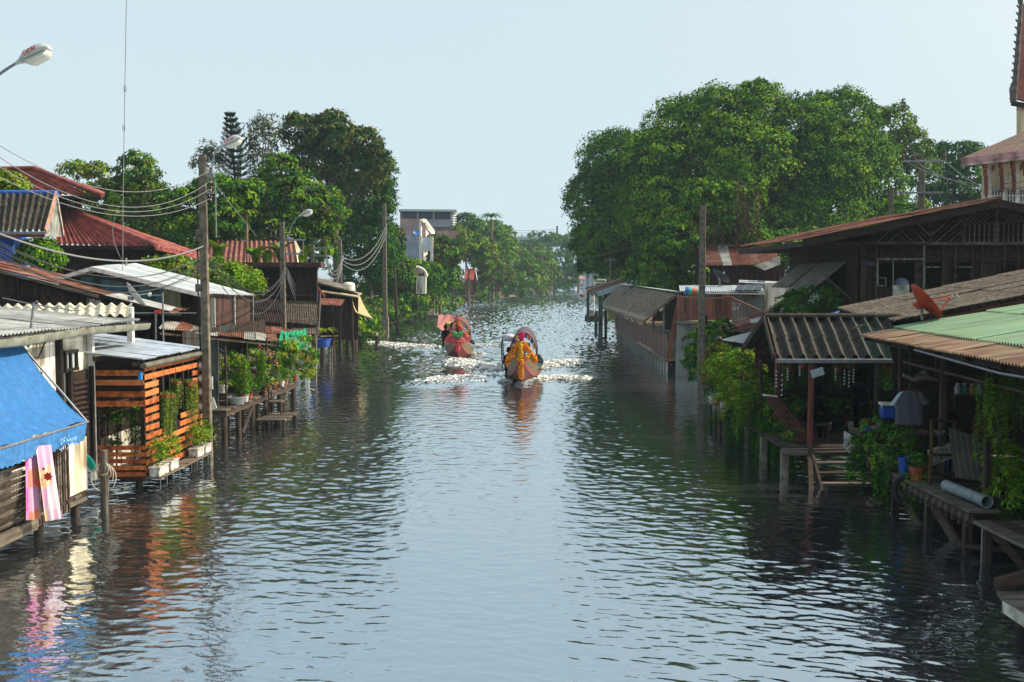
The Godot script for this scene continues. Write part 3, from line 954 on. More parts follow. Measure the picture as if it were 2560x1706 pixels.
func letters(parent, text: String, at: Vector3, height: float, m: Material, b: Basis, called := "lettering"):
	var tm := TextMesh.new()
	var f := SystemFont.new()
	f.font_names = PackedStringArray(["Droid Sans"])
	f.font_weight = 700
	tm.font = f
	tm.text = text
	tm.font_size = 32
	tm.depth = 0.004
	tm.pixel_size = height / 24.0
	var o := MeshInstance3D.new()
	o.name = called
	parent.add_child(o, true)
	o.mesh = tm
	o.material_override = m
	o.transform = up_to_root(parent).affine_inverse() * Transform3D(b, at)
	return o
func cobra(t: Node3D, a: Vector3, e: Vector3, lift: Vector3, size := 1.0):
	# arm from a curving to e, then the head along its end direction
	var pts := []
	for i in 11:
		var k := i / 10.0
		pts.append(a.lerp(a + lift, 1.0).lerp(e, k) * 1.0 if false else (a * (1 - k) * (1 - k) + (a + lift) * 2 * k * (1 - k) + e * k * k))
	p_tube(t, "arm", pts, 0.028 * size, M.steel, 8)
	var ax := Vector3(0.91, 0.36, 0.15).normalized()
	var sd := ax.cross(Vector3.UP).normalized()
	var up := sd.cross(ax)
	var L := 0.74 * size
	var rings := []
	for k in [[-0.02, 0.035, 0.03, -0.03], [0.10, 0.05, 0.05, -0.045], [0.2, 0.10, 0.085, -0.06], [0.4, 0.15, 0.125, -0.06], [0.6, 0.17, 0.15, -0.06], [0.82, 0.165, 0.14, -0.06], [0.95, 0.13, 0.07, -0.06], [1.0, 0.08, 0.0, -0.06]]:
		var ring := []
		for i in 14:
			var an := TAU * i / 14
			var sy := sin(an)
			ring.append(e + ax * L * k[0] + sd * cos(an) * k[1] * size + up * (sy * (k[2] if sy > 0 else -k[3])) * size)
		rings.append(ring)
	var s := MB.new(); loft(s, rings)
	var hd := part(t, "lamp_head", s, mat("lamp_shell", "c9d2d4", 0.35, "soft", 1.0, 0.3))
	var lens := []
	for k in [[0.24, 0.9, 0.0], [0.3, 0.85, 0.06], [0.45, 0.8, 0.12], [0.8, 0.75, 0.11], [0.93, 0.7, 0.05], [0.96, 0.6, 0.0]]:
		var w: float = 0.15 * k[1] * size
		lens.append([e + ax * L * k[0] - up * 0.058 * size - sd * w, e + ax * L * k[0] - up * (0.058 + k[2]) * size - sd * w * 0.75, e + ax * L * k[0] - up * (0.058 + k[2]) * size + sd * w * 0.75, e + ax * L * k[0] - up * 0.058 * size + sd * w])
	var gm := MB.new(); loft(gm, lens)
	part(hd, "lens", gm, mat("lamp_lens", "d9dccf", 0.15))
	letters(hd, "CCH", e + ax * L * 0.55 + sd * 0.166 * size + up * 0.04 * size, 0.11 * size, mat("red_print", "c2402e", 0.6), Basis(ax, up, sd).rotated(ax, -0.45))
	return hd
func insulator(t, at: Vector3, ax := Vector3.RIGHT):
	var b := Basis(Quaternion(Vector3.UP, ax.normalized()))
	p_lathe(t, "insulator", at, [[0.0, -0.06], [0.03, -0.06], [0.045, -0.04], [0.03, -0.015], [0.03, 0.015], [0.045, 0.04], [0.03, 0.06], [0.0, 0.06]], mat("porcelain", "5a4238", 0.3), 10, b)
func utility_pole(label, base: Vector3, top: float, w := 0.26, group := "utility poles along the canal") -> Node3D:
	var t := thing("utility_pole", label, "utility pole", base, group)
	var s := MB.new()
	frustum(s, base - Vector3.UP * 0.6, Vector3(base.x, top, base.z), w, w * 0.72, canal, 0.8)
	part(t, "shaft", s, M.pole)
	return t
func wire(label, pts: Array, r: float, group := "overhead wires", m = null):
	var s := MB.new(); s.tube(pts, r, 5)
	return single("overhead_wire", s, M.wire if m == null else m, label, "wire", group)
func pot(parent_at: Vector3, r: float, h: float, m, label: String, leaves: MB, leaf_name := "foliage", petals = null, group := "potted plants"):
	var t := thing("potted_plant", label, "plant", parent_at, group)
	p_lathe(t, "pot", parent_at, [[0.0, 0.0], [r * 0.72, 0.0], [r * 0.95, h * 0.85], [r * 1.06, h * 0.86], [r * 1.06, h], [r * 0.9, h], [r * 0.85, h * 0.8], [0.0, h * 0.8]], m, 14)
	part(t, leaf_name, leaves, M.leaf, true)
	if petals: part(t, "blossom", petals, M.petal, true)
	return t
func cloth(a: Vector3, b: Vector3, drop: Vector3, m, fold := 0.03, nu := 24, nv := 14, waves := 3.0) -> MB:
	# a cloth hung from a to b
	var g := []
	var nrm := (b - a).cross(drop).normalized()
	for i in nv + 1:
		var row := []
		var v := float(i) / nv
		for j in nu + 1:
			var u := float(j) / nu
			row.append(a.lerp(b, u) + drop * v + nrm * fold * sin(u * TAU * waves + v * 1.2) * (0.25 + 0.75 * v))
		g.append(row)
	var s := MB.new()
	s.thick(g, 0.004)
	return s
func boards(parent, called, a: Vector3, b: Vector3, up: Vector3, n: int, gap: float, t: float, mats: Array, jitter := 0.004):
	# n boards from a to b, each standing along up; gap as a share of the pitch
	var dir := (b - a) / n
	var nrm := dir.cross(up).normalized()
	for i in n:
		var p := a + dir * (i + 0.5) + nrm * rng.randf_range(-1, 1) * jitter
		p_beam(parent, called, p, p + up * rng.randf_range(0.99, 1.01), dir.length() * (1 - gap), t, mats[rng.randi() % mats.size()], nrm)

# ---------- left bank ----------
func left_bank():
	poles_and_wires()
	white_house()
	slat_pavilion()
	red_roof_house()
	blue_house()
	near_sheds()
	plant_deck_house()
	brown_house()
	mooring()

func poles_and_wires():
	# lamp just outside the frame at the left; its head and arm show
	var b0 := Vector3(-8.15, 0, -15.4)
	var p0 := utility_pole("concrete lamp pole in front of the blue awning, only its lamp head showing", b0, 7.35)
	cobra(p0, Vector3(-8.02, 7.0, -15.4), U(40, 158, 15.4), Vector3(0.16, 0.36, 0), 0.8)
	p_box(p0, "bracket", Vector3(-7.95, 7.05, -15.4), Vector3(0.3, 0.07, 0.07), M.steel)
	p_beam(p0, "insulator_rack", Vector3(-7.98, 7.0, -15.4), Vector3(-7.98, 5.9, -15.4), 0.05, 0.02, M.steel)
	for i in 4: insulator(p0, Vector3(-7.85, U(0, [262, 330, 365, 398][i], 15.4).y, -15.4))
	# pole with four meters
	var b1 := G(520, 1163)
	var p1 := utility_pole("tall concrete lamp pole with four meters standing beside the orange slat pavilion", b1, U(497, 390, 24.4).y, 0.21)
	var t1 := Vector3(b1.x, 0, b1.z)
	var hd = cobra(p1, t1 + Vector3(0.2, 6.75, 0), U(548, 368, 24.4), Vector3(0.05, 0.75, 0), 0.8)
	p_box(p1, "bracket", t1 + Vector3(0.17, 6.85, 0), Vector3(0.22, 0.09, 0.1), M.steel)
	p_box(p1, "bracket", t1 + Vector3(0.17, 6.45, 0), Vector3(0.22, 0.06, 0.1), M.steel)
	p_beam(p1, "insulator_rack", t1 + Vector3(0.3, 6.75, 0.02), t1 + Vector3(0.3, 5.4, 0.02), 0.05, 0.02, M.steel)
	var ends := []
	for i in 4:
		var e := U(526, [425, 452, 472, 496][i], 24.3)
		insulator(p1, e, Vector3(0.2, 1, 0)); ends.append(e)
	for y in [590, 665, 720]:
		var c := U(508, y, 24.4)
		p_box(p1, "strap", Vector3(c.x - 0.005, c.y, b1.z), Vector3(0.19, 0.18 if y != 590 else 0.28, 0.165), mat("strap", "8f8a82", 0.8, "concrete", 0.8))
	for i in 4:
		var mp := U(505, [915, 947, 981, 1017][i], 24.22)
		var mb := p_box(p1, "meter", mp, Vector3(0.2, 0.24, 0.1), M.steel)
		p_lathe(mb, "meter_glass", mp + Vector3(0, 0.02, 0.05), [[0.075, 0], [0.075, 0.04], [0.06, 0.06], [0, 0.066]], mat("meter_glass", "aab4ba", 0.1), 12, Basis(Vector3.RIGHT, PI / 2))
	p_box(p1, "meter_board", U(505, 966, 24.3), Vector3(0.24, 1.3, 0.03), M.wood_dark)
	p_tube(p1, "conduit", [U(492, 480, 24.24), U(494, 700, 24.24), U(502, 905, 24.22)], 0.018, M.black, 6)
	p_box(p1, "notice_plate", U(529, 958, 24.2), Vector3(0.05, 0.3, 0.02), M.white_paint)
	# second lamp pole, smaller poles further on
	var b2 := Vector3(U(708, 800, 42).x, 0, -42)
	var p2 := utility_pole("concrete lamp pole in front of the dark brown house with corner lattice", b2, U(710, 555, 42).y, 0.25)
	cobra(p2, Vector3(b2.x + 0.25, 5.9, -42), U(748, 540, 42), Vector3(0.03, 0.75, 0), 0.8)
	p_box(p2, "bracket", Vector3(b2.x + 0.22, 6.0, -42), Vector3(0.3, 0.08, 0.1), M.steel)
	p_box(p2, "crossarm", U(735, 600, 42), Vector3(0.85, 0.07, 0.07), M.steel)
	p_box(p2, "crossarm", U(735, 635, 42), Vector3(0.7, 0.07, 0.07), M.steel)
	p_beam(p2, "crossarm_strut", U(757, 598, 42), U(757, 640, 42), 0.05, 0.05, M.steel)
	for y in [605, 615, 625, 635]: insulator(p2, U(757, y, 41.9), Vector3.UP)
	for q in [[783, 612, 53, 0.26, "short concrete pole with two cross bars behind the lattice house", 790], [851, 598, 60, 0.26, "concrete pole among leaves by the white water tank", 760]]:
		var bb := Vector3(U(q[0], q[5], q[2]).x, 0, -q[2])
		var pp := utility_pole(q[4], bb, U(q[0], q[1], q[2]).y, q[3])
		if q[0] == 783:
			p_box(pp, "crossarm", U(800, 620, 53), Vector3(0.9, 0.08, 0.08), M.steel)
			p_box(pp, "crossarm", U(800, 640, 53), Vector3(0.8, 0.08, 0.08), M.steel)
			for k in 3: insulator(pp, U(815, 622 + k * 8, 52.9), Vector3.UP)
	var b4 := G(963, 842)
	var p4 := utility_pole("tall slim concrete pole standing alone in the water off the left bank", b4, U(973, 508, -b4.z).y, 0.36)
	var fs := MB.new(); fs.box(Vector3(b4.x, 0.3, b4.z), Vector3(0.5, 2.4, 0.42), canal); part(p4, "footing", fs, M.concrete)
	var dp := thing("mooring_pole", "slender dark wooden pole leaning beside the tall slim concrete pole", "pole", G(995, 832))
	p_tube(dp, "shaft", [G(995, 836) - Vector3.UP * 0.4, U(986, 665, -G(995, 832).z)], [0.14, 0.08], M.wood_post, 8)
	# wires
	for i in 4:
		var a := Vector3(-7.85, U(0, [306, 330, 362, 396][i], 15.4).y, -15.4) + Vector3(-0.3, 0, 0)
		wire("thin span wire from the awning lamp pole to the pole with four meters", sag(a, ends[i], [0.75, 0.85, 0.75, 0.62][i], 24), 0.007, "span wires on the insulators", M.wire_pale)
	wire("thick grey cable sagging in front of the dark wooden house", sag(U(-20, 578, 15.6), U(516, 612, 24.3), 0.42, 24), 0.017, "", M.wire_pale)
	for i in 7:
		var r := rng
		wire("dark service cable in the bundle sagging over the rusty roofs", sag(U(-20, 596 + i * 7, 15.6 + r.randf() * 0.3), U(514, 632 + i * 7, 24.24), 0.5 + r.randf() * 0.2, 20), 0.007, "bundle of service cables", M.wire)
	for i in 5:
		wire("cable drooping from the meter pole towards the lattice house", sag(U(524, 632 + i * 8, 24.3), U(716, 668 + i * 4, 41.7), 0.75 + i * 0.1 + rng.randf() * 0.3, 24), 0.011, "cables drooping to the second lamp pole", M.wire)
	for i in 4:
		wire("cable drooping between the second lamp pole and the cross-barred pole", sag(U(718, 672 + i * 7, 41.7), U(788, 690 + i * 5, 52.8), 0.9 + i * 0.12, 18), 0.016, "cables past the lattice house", M.wire_pale)
		wire("cable between the cross-barred pole and the pole among leaves", sag(U(812, 625 + i * 4, 52.8), U(856, 640 + i * 6, 60), 1.0 + i * 0.1, 16), 0.016, "cables past the water tank", M.wire_pale)
	for i in 3:
		wire("cable rising to the tall slim pole that stands in the water", sag(U(858, 645 + i * 8, 60), U(968, 560 + i * 10, -b4.z), 1.0 + 0.15 * i, 18), 0.02, "cables to the slim pole", M.wire_pale)
	wire("single wire crossing the canal from the slim pole to the shaded pole", sag(U(968, 637, -b4.z), U(1752, 570, 36), 1.3, 40), 0.012, "", M.wire)
	wire("guy wire slanting down from the top of the meter pole", [U(505, 420, 24.4), U(640, 590, 40)], 0.012, "", M.wire_pale)
	# hanging aerial wire
	var aw := thing("aerial_wire", "hair-thin knotted vertical wire rising from the white metal roof into the sky", "wire", U(306, 690, 30))
	p_tube(aw, "wire", [U(306, 690, 30), U(307, 480, 30), U(311, 260, 30), U(316, -40, 30)], 0.011, M.wire_pale, 5)
	for k in [[309, 320], [312, 222]]:
		var lp := []
		for i in 11: lp.append(U(k[0], k[1], 30) + Vector3(cos(TAU * i / 10.0) * 0.035, sin(TAU * i / 10.0) * 0.09, 0))
		p_tube(aw, "knot", lp, 0.008, M.wire_pale, 5)
	var lp2 := []
	for i in 15: lp2.append(U(305, 500 + i * 11, 30) + Vector3(-sin(PI * i / 14.0) * 0.28, 0, 0))
	p_tube(aw, "slack_loop", lp2, 0.008, M.wire_pale, 5)

func white_house():
	var x := -9.68
	var t := thing("white_house", "white walled stilt house with brown door under the blue awning", "house", C(x, 0, 18))
	# canal wall in panels
	var edges := [13.0, 14.2, 15.4, 16.6, 17.8, 19.0, 19.35, 20.9]
	for i in edges.size() - 1:
		p_slab(t, "wall_panel", C(x, 3.42, edges[i] + 0.01), C(x, 3.42, edges[i + 1] - 0.01), C(x, 0.55, edges[i + 1] - 0.01), C(x, 0.55, edges[i] + 0.01), 0.08, M.white_wall)
	p_beam(t, "post", C(x + 0.05, 0.3, 19.62), C(x + 0.05, 3.42, 19.62), 0.1, 0.12, M.dark_trim)
	p_beam(t, "corner_trim", C(x + 0.06, 0.3, 20.93), C(x + 0.06, 3.4, 20.93), 0.1, 0.12, M.white_paint)
	p_slab(t, "end_wall", C(x - 0.02, 3.42, 20.9), C(x - 4, 3.42, 20.9), C(x - 4, 0.5, 20.9), C(x - 0.02, 0.5, 20.9), 0.08, M.white_wall)
	# door with louvres
	var dr := p_slab(t, "door", C(x + 0.05, 2.6, 19.98), C(x + 0.05, 2.6, 20.8), C(x + 0.05, 0.6, 20.8), C(x + 0.05, 0.6, 19.98), 0.06, M.wood_dark)
	for i in 16:
		p_beam(dr, "louvre", C(x + 0.09, 0.8 + i * 0.105, 20.08), C(x + 0.09, 0.8 + i * 0.105, 20.68), 0.05, 0.03, M.wood_board, Vector3(0.6, 1, 0))
	for z in [19.95, 20.84]: p_beam(dr, "jamb", C(x + 0.1, 0.6, z), C(x + 0.1, 2.66, z), 0.1, 0.07, M.dark_trim)
	# windows
	for w in [[19.8, 20.25, 2.66, 3.02], [18.2, 18.8, 1.9, 2.7]]:
		var wn := p_slab(t, "window", C(x + 0.06, w[3], w[0]), C(x + 0.06, w[3], w[1]), C(x + 0.06, w[2], w[1]), C(x + 0.06, w[2], w[0]), 0.04, mat("pane_pale", "9fb0b0", 0.12))
		for k in [[w[2], w[2]], [w[3], w[3]]]: p_beam(wn, "frame", C(x + 0.08, k[0], w[0] - 0.05), C(x + 0.08, k[0], w[1] + 0.05), 0.07, 0.06, M.dark_trim)
		for z in [w[0], w[1], lerpf(w[0], w[1], 0.45)]: p_beam(wn, "frame", C(x + 0.085, w[2], z), C(x + 0.085, w[3], z), 0.07, 0.05, M.dark_trim)
	# roof: galvanised sheets, ridge of wavy cream sheets behind, gutter
	var rf := Node3D.new(); rf.name = "roof"; t.add_child(rf)
	roof(rf, C(x + 0.35, 3.5, 13), C(x + 0.35, 3.5, 22.8), C(x - 3.5, 4.02, 13), C(x - 3.5, 3.85, 22.8), 10, 2, 8, 0.018, [M.galva, M.galva2, M.galva], "roof_sheet", 0.02)
	var gs := MB.new()
	var ring := []
	for d in [13.0, 15.0, 17.5, 20.0, 22.9]:
		var c := C(x + 0.42, 3.40 + 0.03 * sin(d), d)
		ring.append([c + Vector3(-0.09, 0.06, 0), c + Vector3(-0.07, -0.05, 0), c + Vector3(0, -0.08, 0), c + Vector3(0.07, -0.05, 0), c + Vector3(0.1, 0.07, 0), c + Vector3(0.085, 0.07, 0), c + Vector3(0.06, -0.04, 0), c + Vector3(0, -0.065, 0), c + Vector3(-0.06, -0.04, 0)])
	loft(gs, ring)
	var gu := part(t, "gutter", gs, mat("gutter", "c8cbbf", 0.6, "galva", 0.5))
	for i in 24: p_beam(gu, "gutter_strap", C(x + 0.31, 3.485, 13.2 + i * 0.41), C(x + 0.54, 3.475, 13.2 + i * 0.41), 0.025, 0.008, M.steel)
	roof(rf, U(-60, 792, 22.6), U(326, 790, 22.6), U(-60, 765, 24.2), U(330, 760, 24.2), 5, 3, 3, 0.04, [mat("cream_sheet", "e6dfc4", 0.6, "soft", 0.8), mat("cream_sheet2", "d8d2ba", 0.6, "soft", 0.6)], "cream_sheet", 0.012, "sine", 8)
	p_box(t, "pillar", U(326, 812, 23.3), Vector3(0.13, 0.8, 0.13), M.white_paint)
	# floor planks, posts
	boards(t, "floor_plank", C(x - 0.3, 0.45, 13.5), C(x - 0.3, 0.45, 19.05), Vector3(1.15, 0, 0), 36, 0.06, 0.05, [M.wood_grey, M.wood_old])
	for d in [14.0, 16.0, 17.6, 18.95]: p_tube(t, "stilt", [C(x + 0.6, -0.6, d), C(x + 0.6, 0.42, d)], 0.09, M.wood_post)
	p_beam(t, "floor_beam", C(x + 0.75, 0.36, 13.5), C(x + 0.75, 0.36, 19.05), 0.1, 0.14, M.wood_grey)
	# lower cream panel and slatted screen on the canal edge
	p_slab(t, "screen_panel", C(x + 0.8, 1.5, 18.3), C(x + 0.8, 1.5, 19.05), C(x + 0.8, 0.5, 19.05), C(x + 0.8, 0.5, 18.3), 0.05, M.cream)
	boards(t, "screen_slat", C(x + 0.82, 0.25, 17.0), C(x + 0.82, 0.25, 18.3), Vector3(0, 1.45, 0), 14, 0.45, 0.03, [M.wood_old, M.wood_grey])
	p_beam(t, "screen_rail", C(x + 0.85, 1.68, 16.8), C(x + 0.85, 1.68, 18.4), 0.06, 0.08, M.wood_old)
	# pipe mast leaning on the gutter, loose cable
	var mast := thing("antenna_mast", "thin grey steel mast with bent aerial rods leaning on the white house gutter", "antenna", U(85, 868, 18.4))
	p_tube(mast, "mast", [U(70, 870, 18.4), U(84, 757, 18.4)], 0.022, M.steel, 6)
	p_tube(mast, "rod", [U(6, 745, 18.4), U(84, 762, 18.4), U(190, 778, 18.6)], 0.011, M.steel, 5)
	p_tube(mast, "clamp", [U(84, 760, 18.35), U(92, 752, 18.35), U(96, 762, 18.35)], 0.013, M.steel, 5)
	var cb := MB.new(); cb.tube([C(x + 0.1, 3.35, 17.9), C(x + 0.12, 3.05, 18.3), C(x + 0.12, 3.0, 18.7), C(x + 0.12, 3.3, 19.0)], 0.015, 5)
	part(t, "loose_cable", cb, M.black)
	# blue awning
	var aw := thing("blue_awning", "bright blue tarpaulin awning with scalloped valance sloping over the water", "awning", C(-8.4, 0.5, 17))
	var g := []
	var wr := FastNoiseLite.new(); wr.seed = 4; wr.frequency = 0.9
	for i in 25:
		var v := i / 24.0
		var row := []
		for j in 61:
			var u := j / 60.0
			var p := C(lerpf(-9.6, -8.4, v), lerpf(3.39, 1.93, v) - 0.13 * sin(PI * v) - 0.025 * sin(u * 19.0) * v + 0.05 * wr.get_noise_2d(u * 5.0, v * 1.3) + 0.022 * wr.get_noise_2d(u * 14.0, v * 3.0), lerpf(14.3, 18.05, u))
			row.append(p)
		g.append(row)
	var s := MB.new(); s.thick(g, 0.004)
	part(aw, "tarpaulin", s, M.blue_tarp)
	var vs := MB.new()
	var vg := []
	for i in 5:
		var v := i / 4.0
		var row := []
		for j in 85:
			var u := j / 84.0
			var cut: float = 0.30 + 0.035 * absf(sin(u * PI * 21.0))
			row.append(C(-8.395 + 0.02 * sin(u * 30.0) * v - 0.03 * v, 1.92 - v * cut - 0.02 * sin(u * 22.0), lerpf(14.3, 18.05, u)))
		vg.append(row)
	vs.thick(vg, 0.003)
	part(aw, "valance", vs, mat("blue_valance", "3878b8", 0.5, "soft", 1.2))
	var pr := mat("faded_print", "a9d0ee", 0.7)
	var ps := MB.new()
	var pr2 := RandomNumberGenerator.new(); pr2.seed = 12
	for i in 60:   # a faded, unreadable print: short pale strokes in two rows
		var q := C(-8.358, 1.72 - (i % 2) * 0.11 + pr2.randf_range(-0.035, 0.035), lerpf(17.0, 17.55, pr2.randf()))
		ps.leaf(q, Vector3(0, pr2.randf_range(-1, 1), pr2.randf_range(-0.7, 0.7)).normalized(), Vector3(1, 0, 0), pr2.randf_range(0.03, 0.07), 0.014)
	part(aw, "faded_print", ps, pr, true)
	p_tube(aw, "front_bar", [C(-8.4, 1.91, 14.3), C(-8.4, 1.91, 18.1)], 0.022, M.steel, 8)
	p_tube(aw, "side_bar", [C(-8.4, 1.91, 18.06), C(-9.6, 3.36, 18.06)], 0.02, M.steel, 8)
	p_tube(aw, "stay", [C(-8.42, 1.9, 16.3), C(-9.6, 1.9, 16.0)], 0.018, M.wood_grey, 6)
	p_tube(aw, "stay", [C(-8.42, 1.9, 18.0), C(-9.6, 2.1, 18.0)], 0.018, M.wood_grey, 6)
	# wooden railing with slanted slats
	var rl := thing("wooden_railing", "weathered wooden railing of slanted slats below the blue awning", "railing", C(-8.75, 0.5, 15.5))
	p_beam(rl, "top_rail", C(-8.72, 1.45, 13.5), C(-8.72, 1.45, 16.55), 0.12, 0.06, M.wood_grey)
	for i in 9: p_beam(rl, "slat", C(-8.75 + i * 0.02, 0.55 + i * 0.1, 13.5), C(-8.75 + i * 0.02, 0.55 + i * 0.1, 16.5), 0.03, 0.075, [M.wood_grey, M.wood_old][i % 2], Vector3(0.5, 1, 0))
	for d in [14.2, 15.4, 16.5]: p_beam(rl, "post", C(-8.8, 0.3, d), C(-8.62, 1.45, d), 0.07, 0.07, M.wood_old)
	p_beam(rl, "kick_board", C(-8.68, 0.4, 13.5), C(-8.68, 0.4, 16.75), 0.06, 0.2, M.wood_grey)
	# towels
	var tw := thing("hanging_towel", "pink and white towels with red flowers drying below the awning edge", "towel", U(100, 1310, 16.2))
	var ta := cloth(U(62, 1118, 16.15), U(92, 1118, 16.5), Vector3(0.02, -1.18, 0.0), null, 0.04, 36, 24, 2.0)
	plaid(ta, U(62, 1118, 16.15), [Color(0.50, 0.10, 0.34), Color(0.55, 0.20, 0.12), Color(0.52, 0.30, 0.46)])
	part(tw, "pink_towel", ta, M.matte_v)
	var tc := cloth(U(88, 1116, 16.32), U(128, 1112, 16.62), Vector3(0.16, -1.22, 0.02), null, 0.035, 40, 24, 2.2)
	plaid(tc, U(88, 1116, 16.3), [Color(0.62, 0.54, 0.58), Color(0.60, 0.40, 0.24), Color(0.58, 0.30, 0.44)])
	var wt := part(tw, "white_towel", tc, M.matte_v)
	for q in [[119, 1192, 0.055, "c23c2e"], [97, 1210, 0.042, "c8483a"], [108, 1173, 0.02, "b04a86"]]:
		var fs := MB.new()
		var c := U(q[0], q[1], 16.36)
		for i in 7:
			var a := TAU * i / 7
			fs.leaf(c, Vector3(cos(a), sin(a), 0), Vector3(0, 0, 1), q[2] * 1.5, q[2] * 1.1)
		part(wt, "flower_print", fs, mat("print" + q[3], q[3], 0.85))

func plaid(s: MB, o: Vector3, cols: Array):
	for i in s.v.size():
		var p := s.v[i] - o
		var a := sin(p.x * 22.0) > 0.1
		var b := sin(p.y * 9.0) > 0.2
		s.c[i] = cols[0] if not a and not b else (cols[1] if a and b else (cols[2] if a else cols[0].lerp(cols[2], 0.5)))

func slat_pavilion():
	var x0 := -9.66; var x1 := -8.6
	var d0 := 21.05; var d1 := 24.4
	var t := thing("slat_pavilion", "small waterside veranda of orange wooden slats under a pale blue metal roof", "veranda", C(-9.1, 0.4, 22.7))
	var om := [M.orange, M.orange2, M.orange3]
	# posts
	for q in [[x1 - 0.05, d0 + 0.05], [x1 - 0.05, d1 - 0.05], [x0 + 0.05, d0 + 0.08], [x1 - 0.05, 22.1], [x1 - 0.05, 23.3]]:
		p_beam(t, "post", C(q[0], 0.3, q[1]), C(q[0], 2.72, q[1]), 0.09, 0.09, M.dark_trim)
	# slats on the face towards the bridge: upper four, lower five
	for y in [2.5, 2.3, 2.06, 1.86]: p_beam(t, "slat", C(x0, y, d0), C(x1, y, d0), 0.025, 0.115, om[rng.randi() % 3])
	for y in [0.94, 0.8, 0.66, 0.52, 0.38]: p_beam(t, "slat", C(x0, y, d0), C(x1, y, d0), 0.025, 0.09, om[rng.randi() % 3])
	# slats on the canal face: full ones above, then broken by a window opening with hanging plants
	var n := 13
	for i in n:
		var y := 0.45 + i * 0.178
		var spans := [[d0 - 0.01, d1]]
		if y > 1.0 and y < 2.28:
			spans = [[d0 - 0.01, 21.75], [23.75 if y > 1.5 else 23.0, d1]]
			if y < 1.25: spans = [[d0 - 0.01, 22.25], [22.95, d1]]
		for sp in spans:
			p_beam(t, "slat", C(x1 + 0.02, y, sp[0]), C(x1 + 0.02, y + rng.randf_range(-0.016, 0.016), sp[1]), 0.025, 0.112, om[rng.randi() % 3])
	p_beam(t, "opening_post", C(x1 - 0.02, 0.5, 22.75), C(x1 - 0.02, 2.4, 22.75), 0.07, 0.07, M.dark_trim)
	p_beam(t, "sill_beam", C(x1 - 0.3, 0.28, d0), C(x1 - 0.3, 0.28, d1), 0.5, 0.1, M.wood_dark)
	# floor
	boards(t, "floor_plank", C(x0, 0.3, d0), C(x0, 0.3, d1), Vector3(1.0, 0, 0), 22, 0.06, 0.04, [M.wood_old, M.wood_dark])
	for d in [21.2, 22.8, 24.3]: p_tube(t, "stilt", [C(x1 - 0.2, -0.6, d), C(x1 - 0.2, 0.26, d)], 0.08, M.wood_post)
	# pale interior wall at the back and the white house wall seen through
	p_slab(t, "back_wall", C(x0 - 0.1, 2.75, d0 + 0.2), C(x0 - 0.1, 2.75, d1), C(x0 - 0.1, 1.05, d1), C(x0 - 0.1, 1.05, d0 + 0.2), 0.06, M.wood_dark)
	p_slab(t, "end_wall", C(x0, 2.75, d1), C(x1, 2.75, d1), C(x1, 1.05, d1), C(x0, 1.05, d1), 0.06, M.wood_dark)
	p_slab(t, "back_wall", C(x0 - 0.1, 1.04, d0 + 0.2), C(x0 - 0.1, 1.04, d1), C(x0 - 0.1, 0.3, d1), C(x0 - 0.1, 0.3, d0 + 0.2), 0.06, M.white_wall)
	p_slab(t, "end_wall", C(x0, 1.04, d1), C(x1, 1.04, d1), C(x1, 0.3, d1), C(x0, 0.3, d1), 0.06, M.white_wall)
	# roof
	var rf := Node3D.new(); rf.name = "roof"; t.add_child(rf)
	roof(rf, U(356, 899, 20.75), U(503, 871, 24.5), U(110, 872, 20.75), U(130, 818, 24.9), 5, 1, 7, 0.016, [M.zinc_blue, M.zinc_blue2], "roof_sheet", 0.012, "sine", 6)
	for k in 2:
		p_beam(t, "purlin", C(x1 - 0.1 - k * 0.8, 2.70 + k * 0.1, 20.8), C(x1 - 0.1 - k * 0.8, 2.70 + k * 0.1, 24.6), 0.06, 0.09, M.wood_old)
	var gs := MB.new()
	var ring := []
	for d in [20.8, 22.0, 23.2, 24.3]:
		var c := C(x1 + 0.1, 2.665, d)
		ring.append(ellipse(c, Vector3(0.07, 0, 0), Vector3(0, 0.06, 0), 10))
	loft(gs, ring)
	part(t, "gutter", gs, mat("old_gutter", "8d8a80", 0.7, "galva", 0.6))
	p_box(t, "blue_tin", U(350, 940, 20.95), Vector3(0.07, 0.17, 0.07), mat("blue_tin", "1f7fc4", 0.5))
	# shelf with brackets along the canal edge
	var sh := thing("plank_shelf", "narrow plank shelf on iron brackets along the orange veranda's water side", "shelf", C(-8.35, 0.3, 22.7))
	for k in 2: p_beam(sh, "plank", C(-8.47 + k * 0.17, 0.33, 20.9), C(-8.47 + k * 0.17, 0.33, 24.1), 0.16, 0.035, M.wood_grey)
	for i in 9: p_tube(sh, "bracket", [C(-8.28, 0.31, 21.0 + i * 0.36), C(-8.28, 0.08, 21.0 + i * 0.36), C(-8.5, 0.04, 21.0 + i * 0.36)], 0.012, M.steel, 5)
	# planters
	for q in [[21.15, 0.5, "long white planter with loose green shrub at the veranda's near corner"], [21.75, 0.45, "white planter with yellow-tipped shrub second on the plank shelf"], [23.35, 0.42, "white planter with tall yellow-green shrub near the meter pole"], [23.85, 0.36, "white planter with small round shrub right beside the meter pole"]]:
		var pl := thing("planter_box", q[2], "planter", C(-8.36, 0.35, q[0]), "white planters on the plank shelf")
		p_box(pl, "box", C(-8.36, 0.45, q[0]), Vector3(0.22, 0.2, q[1]), M.plastic_white)
		p_box(pl, "rim", C(-8.36, 0.55, q[0]), Vector3(0.25, 0.025, q[1] + 0.03), M.plastic_white)
		part(pl, "foliage", tuft(C(-8.36, 0.82, q[0]), Vector3(0.25, 0.32, 0.3), 700, 0.055, [LT, YL, MD], int(q[0] * 10)), M.leaf, true)
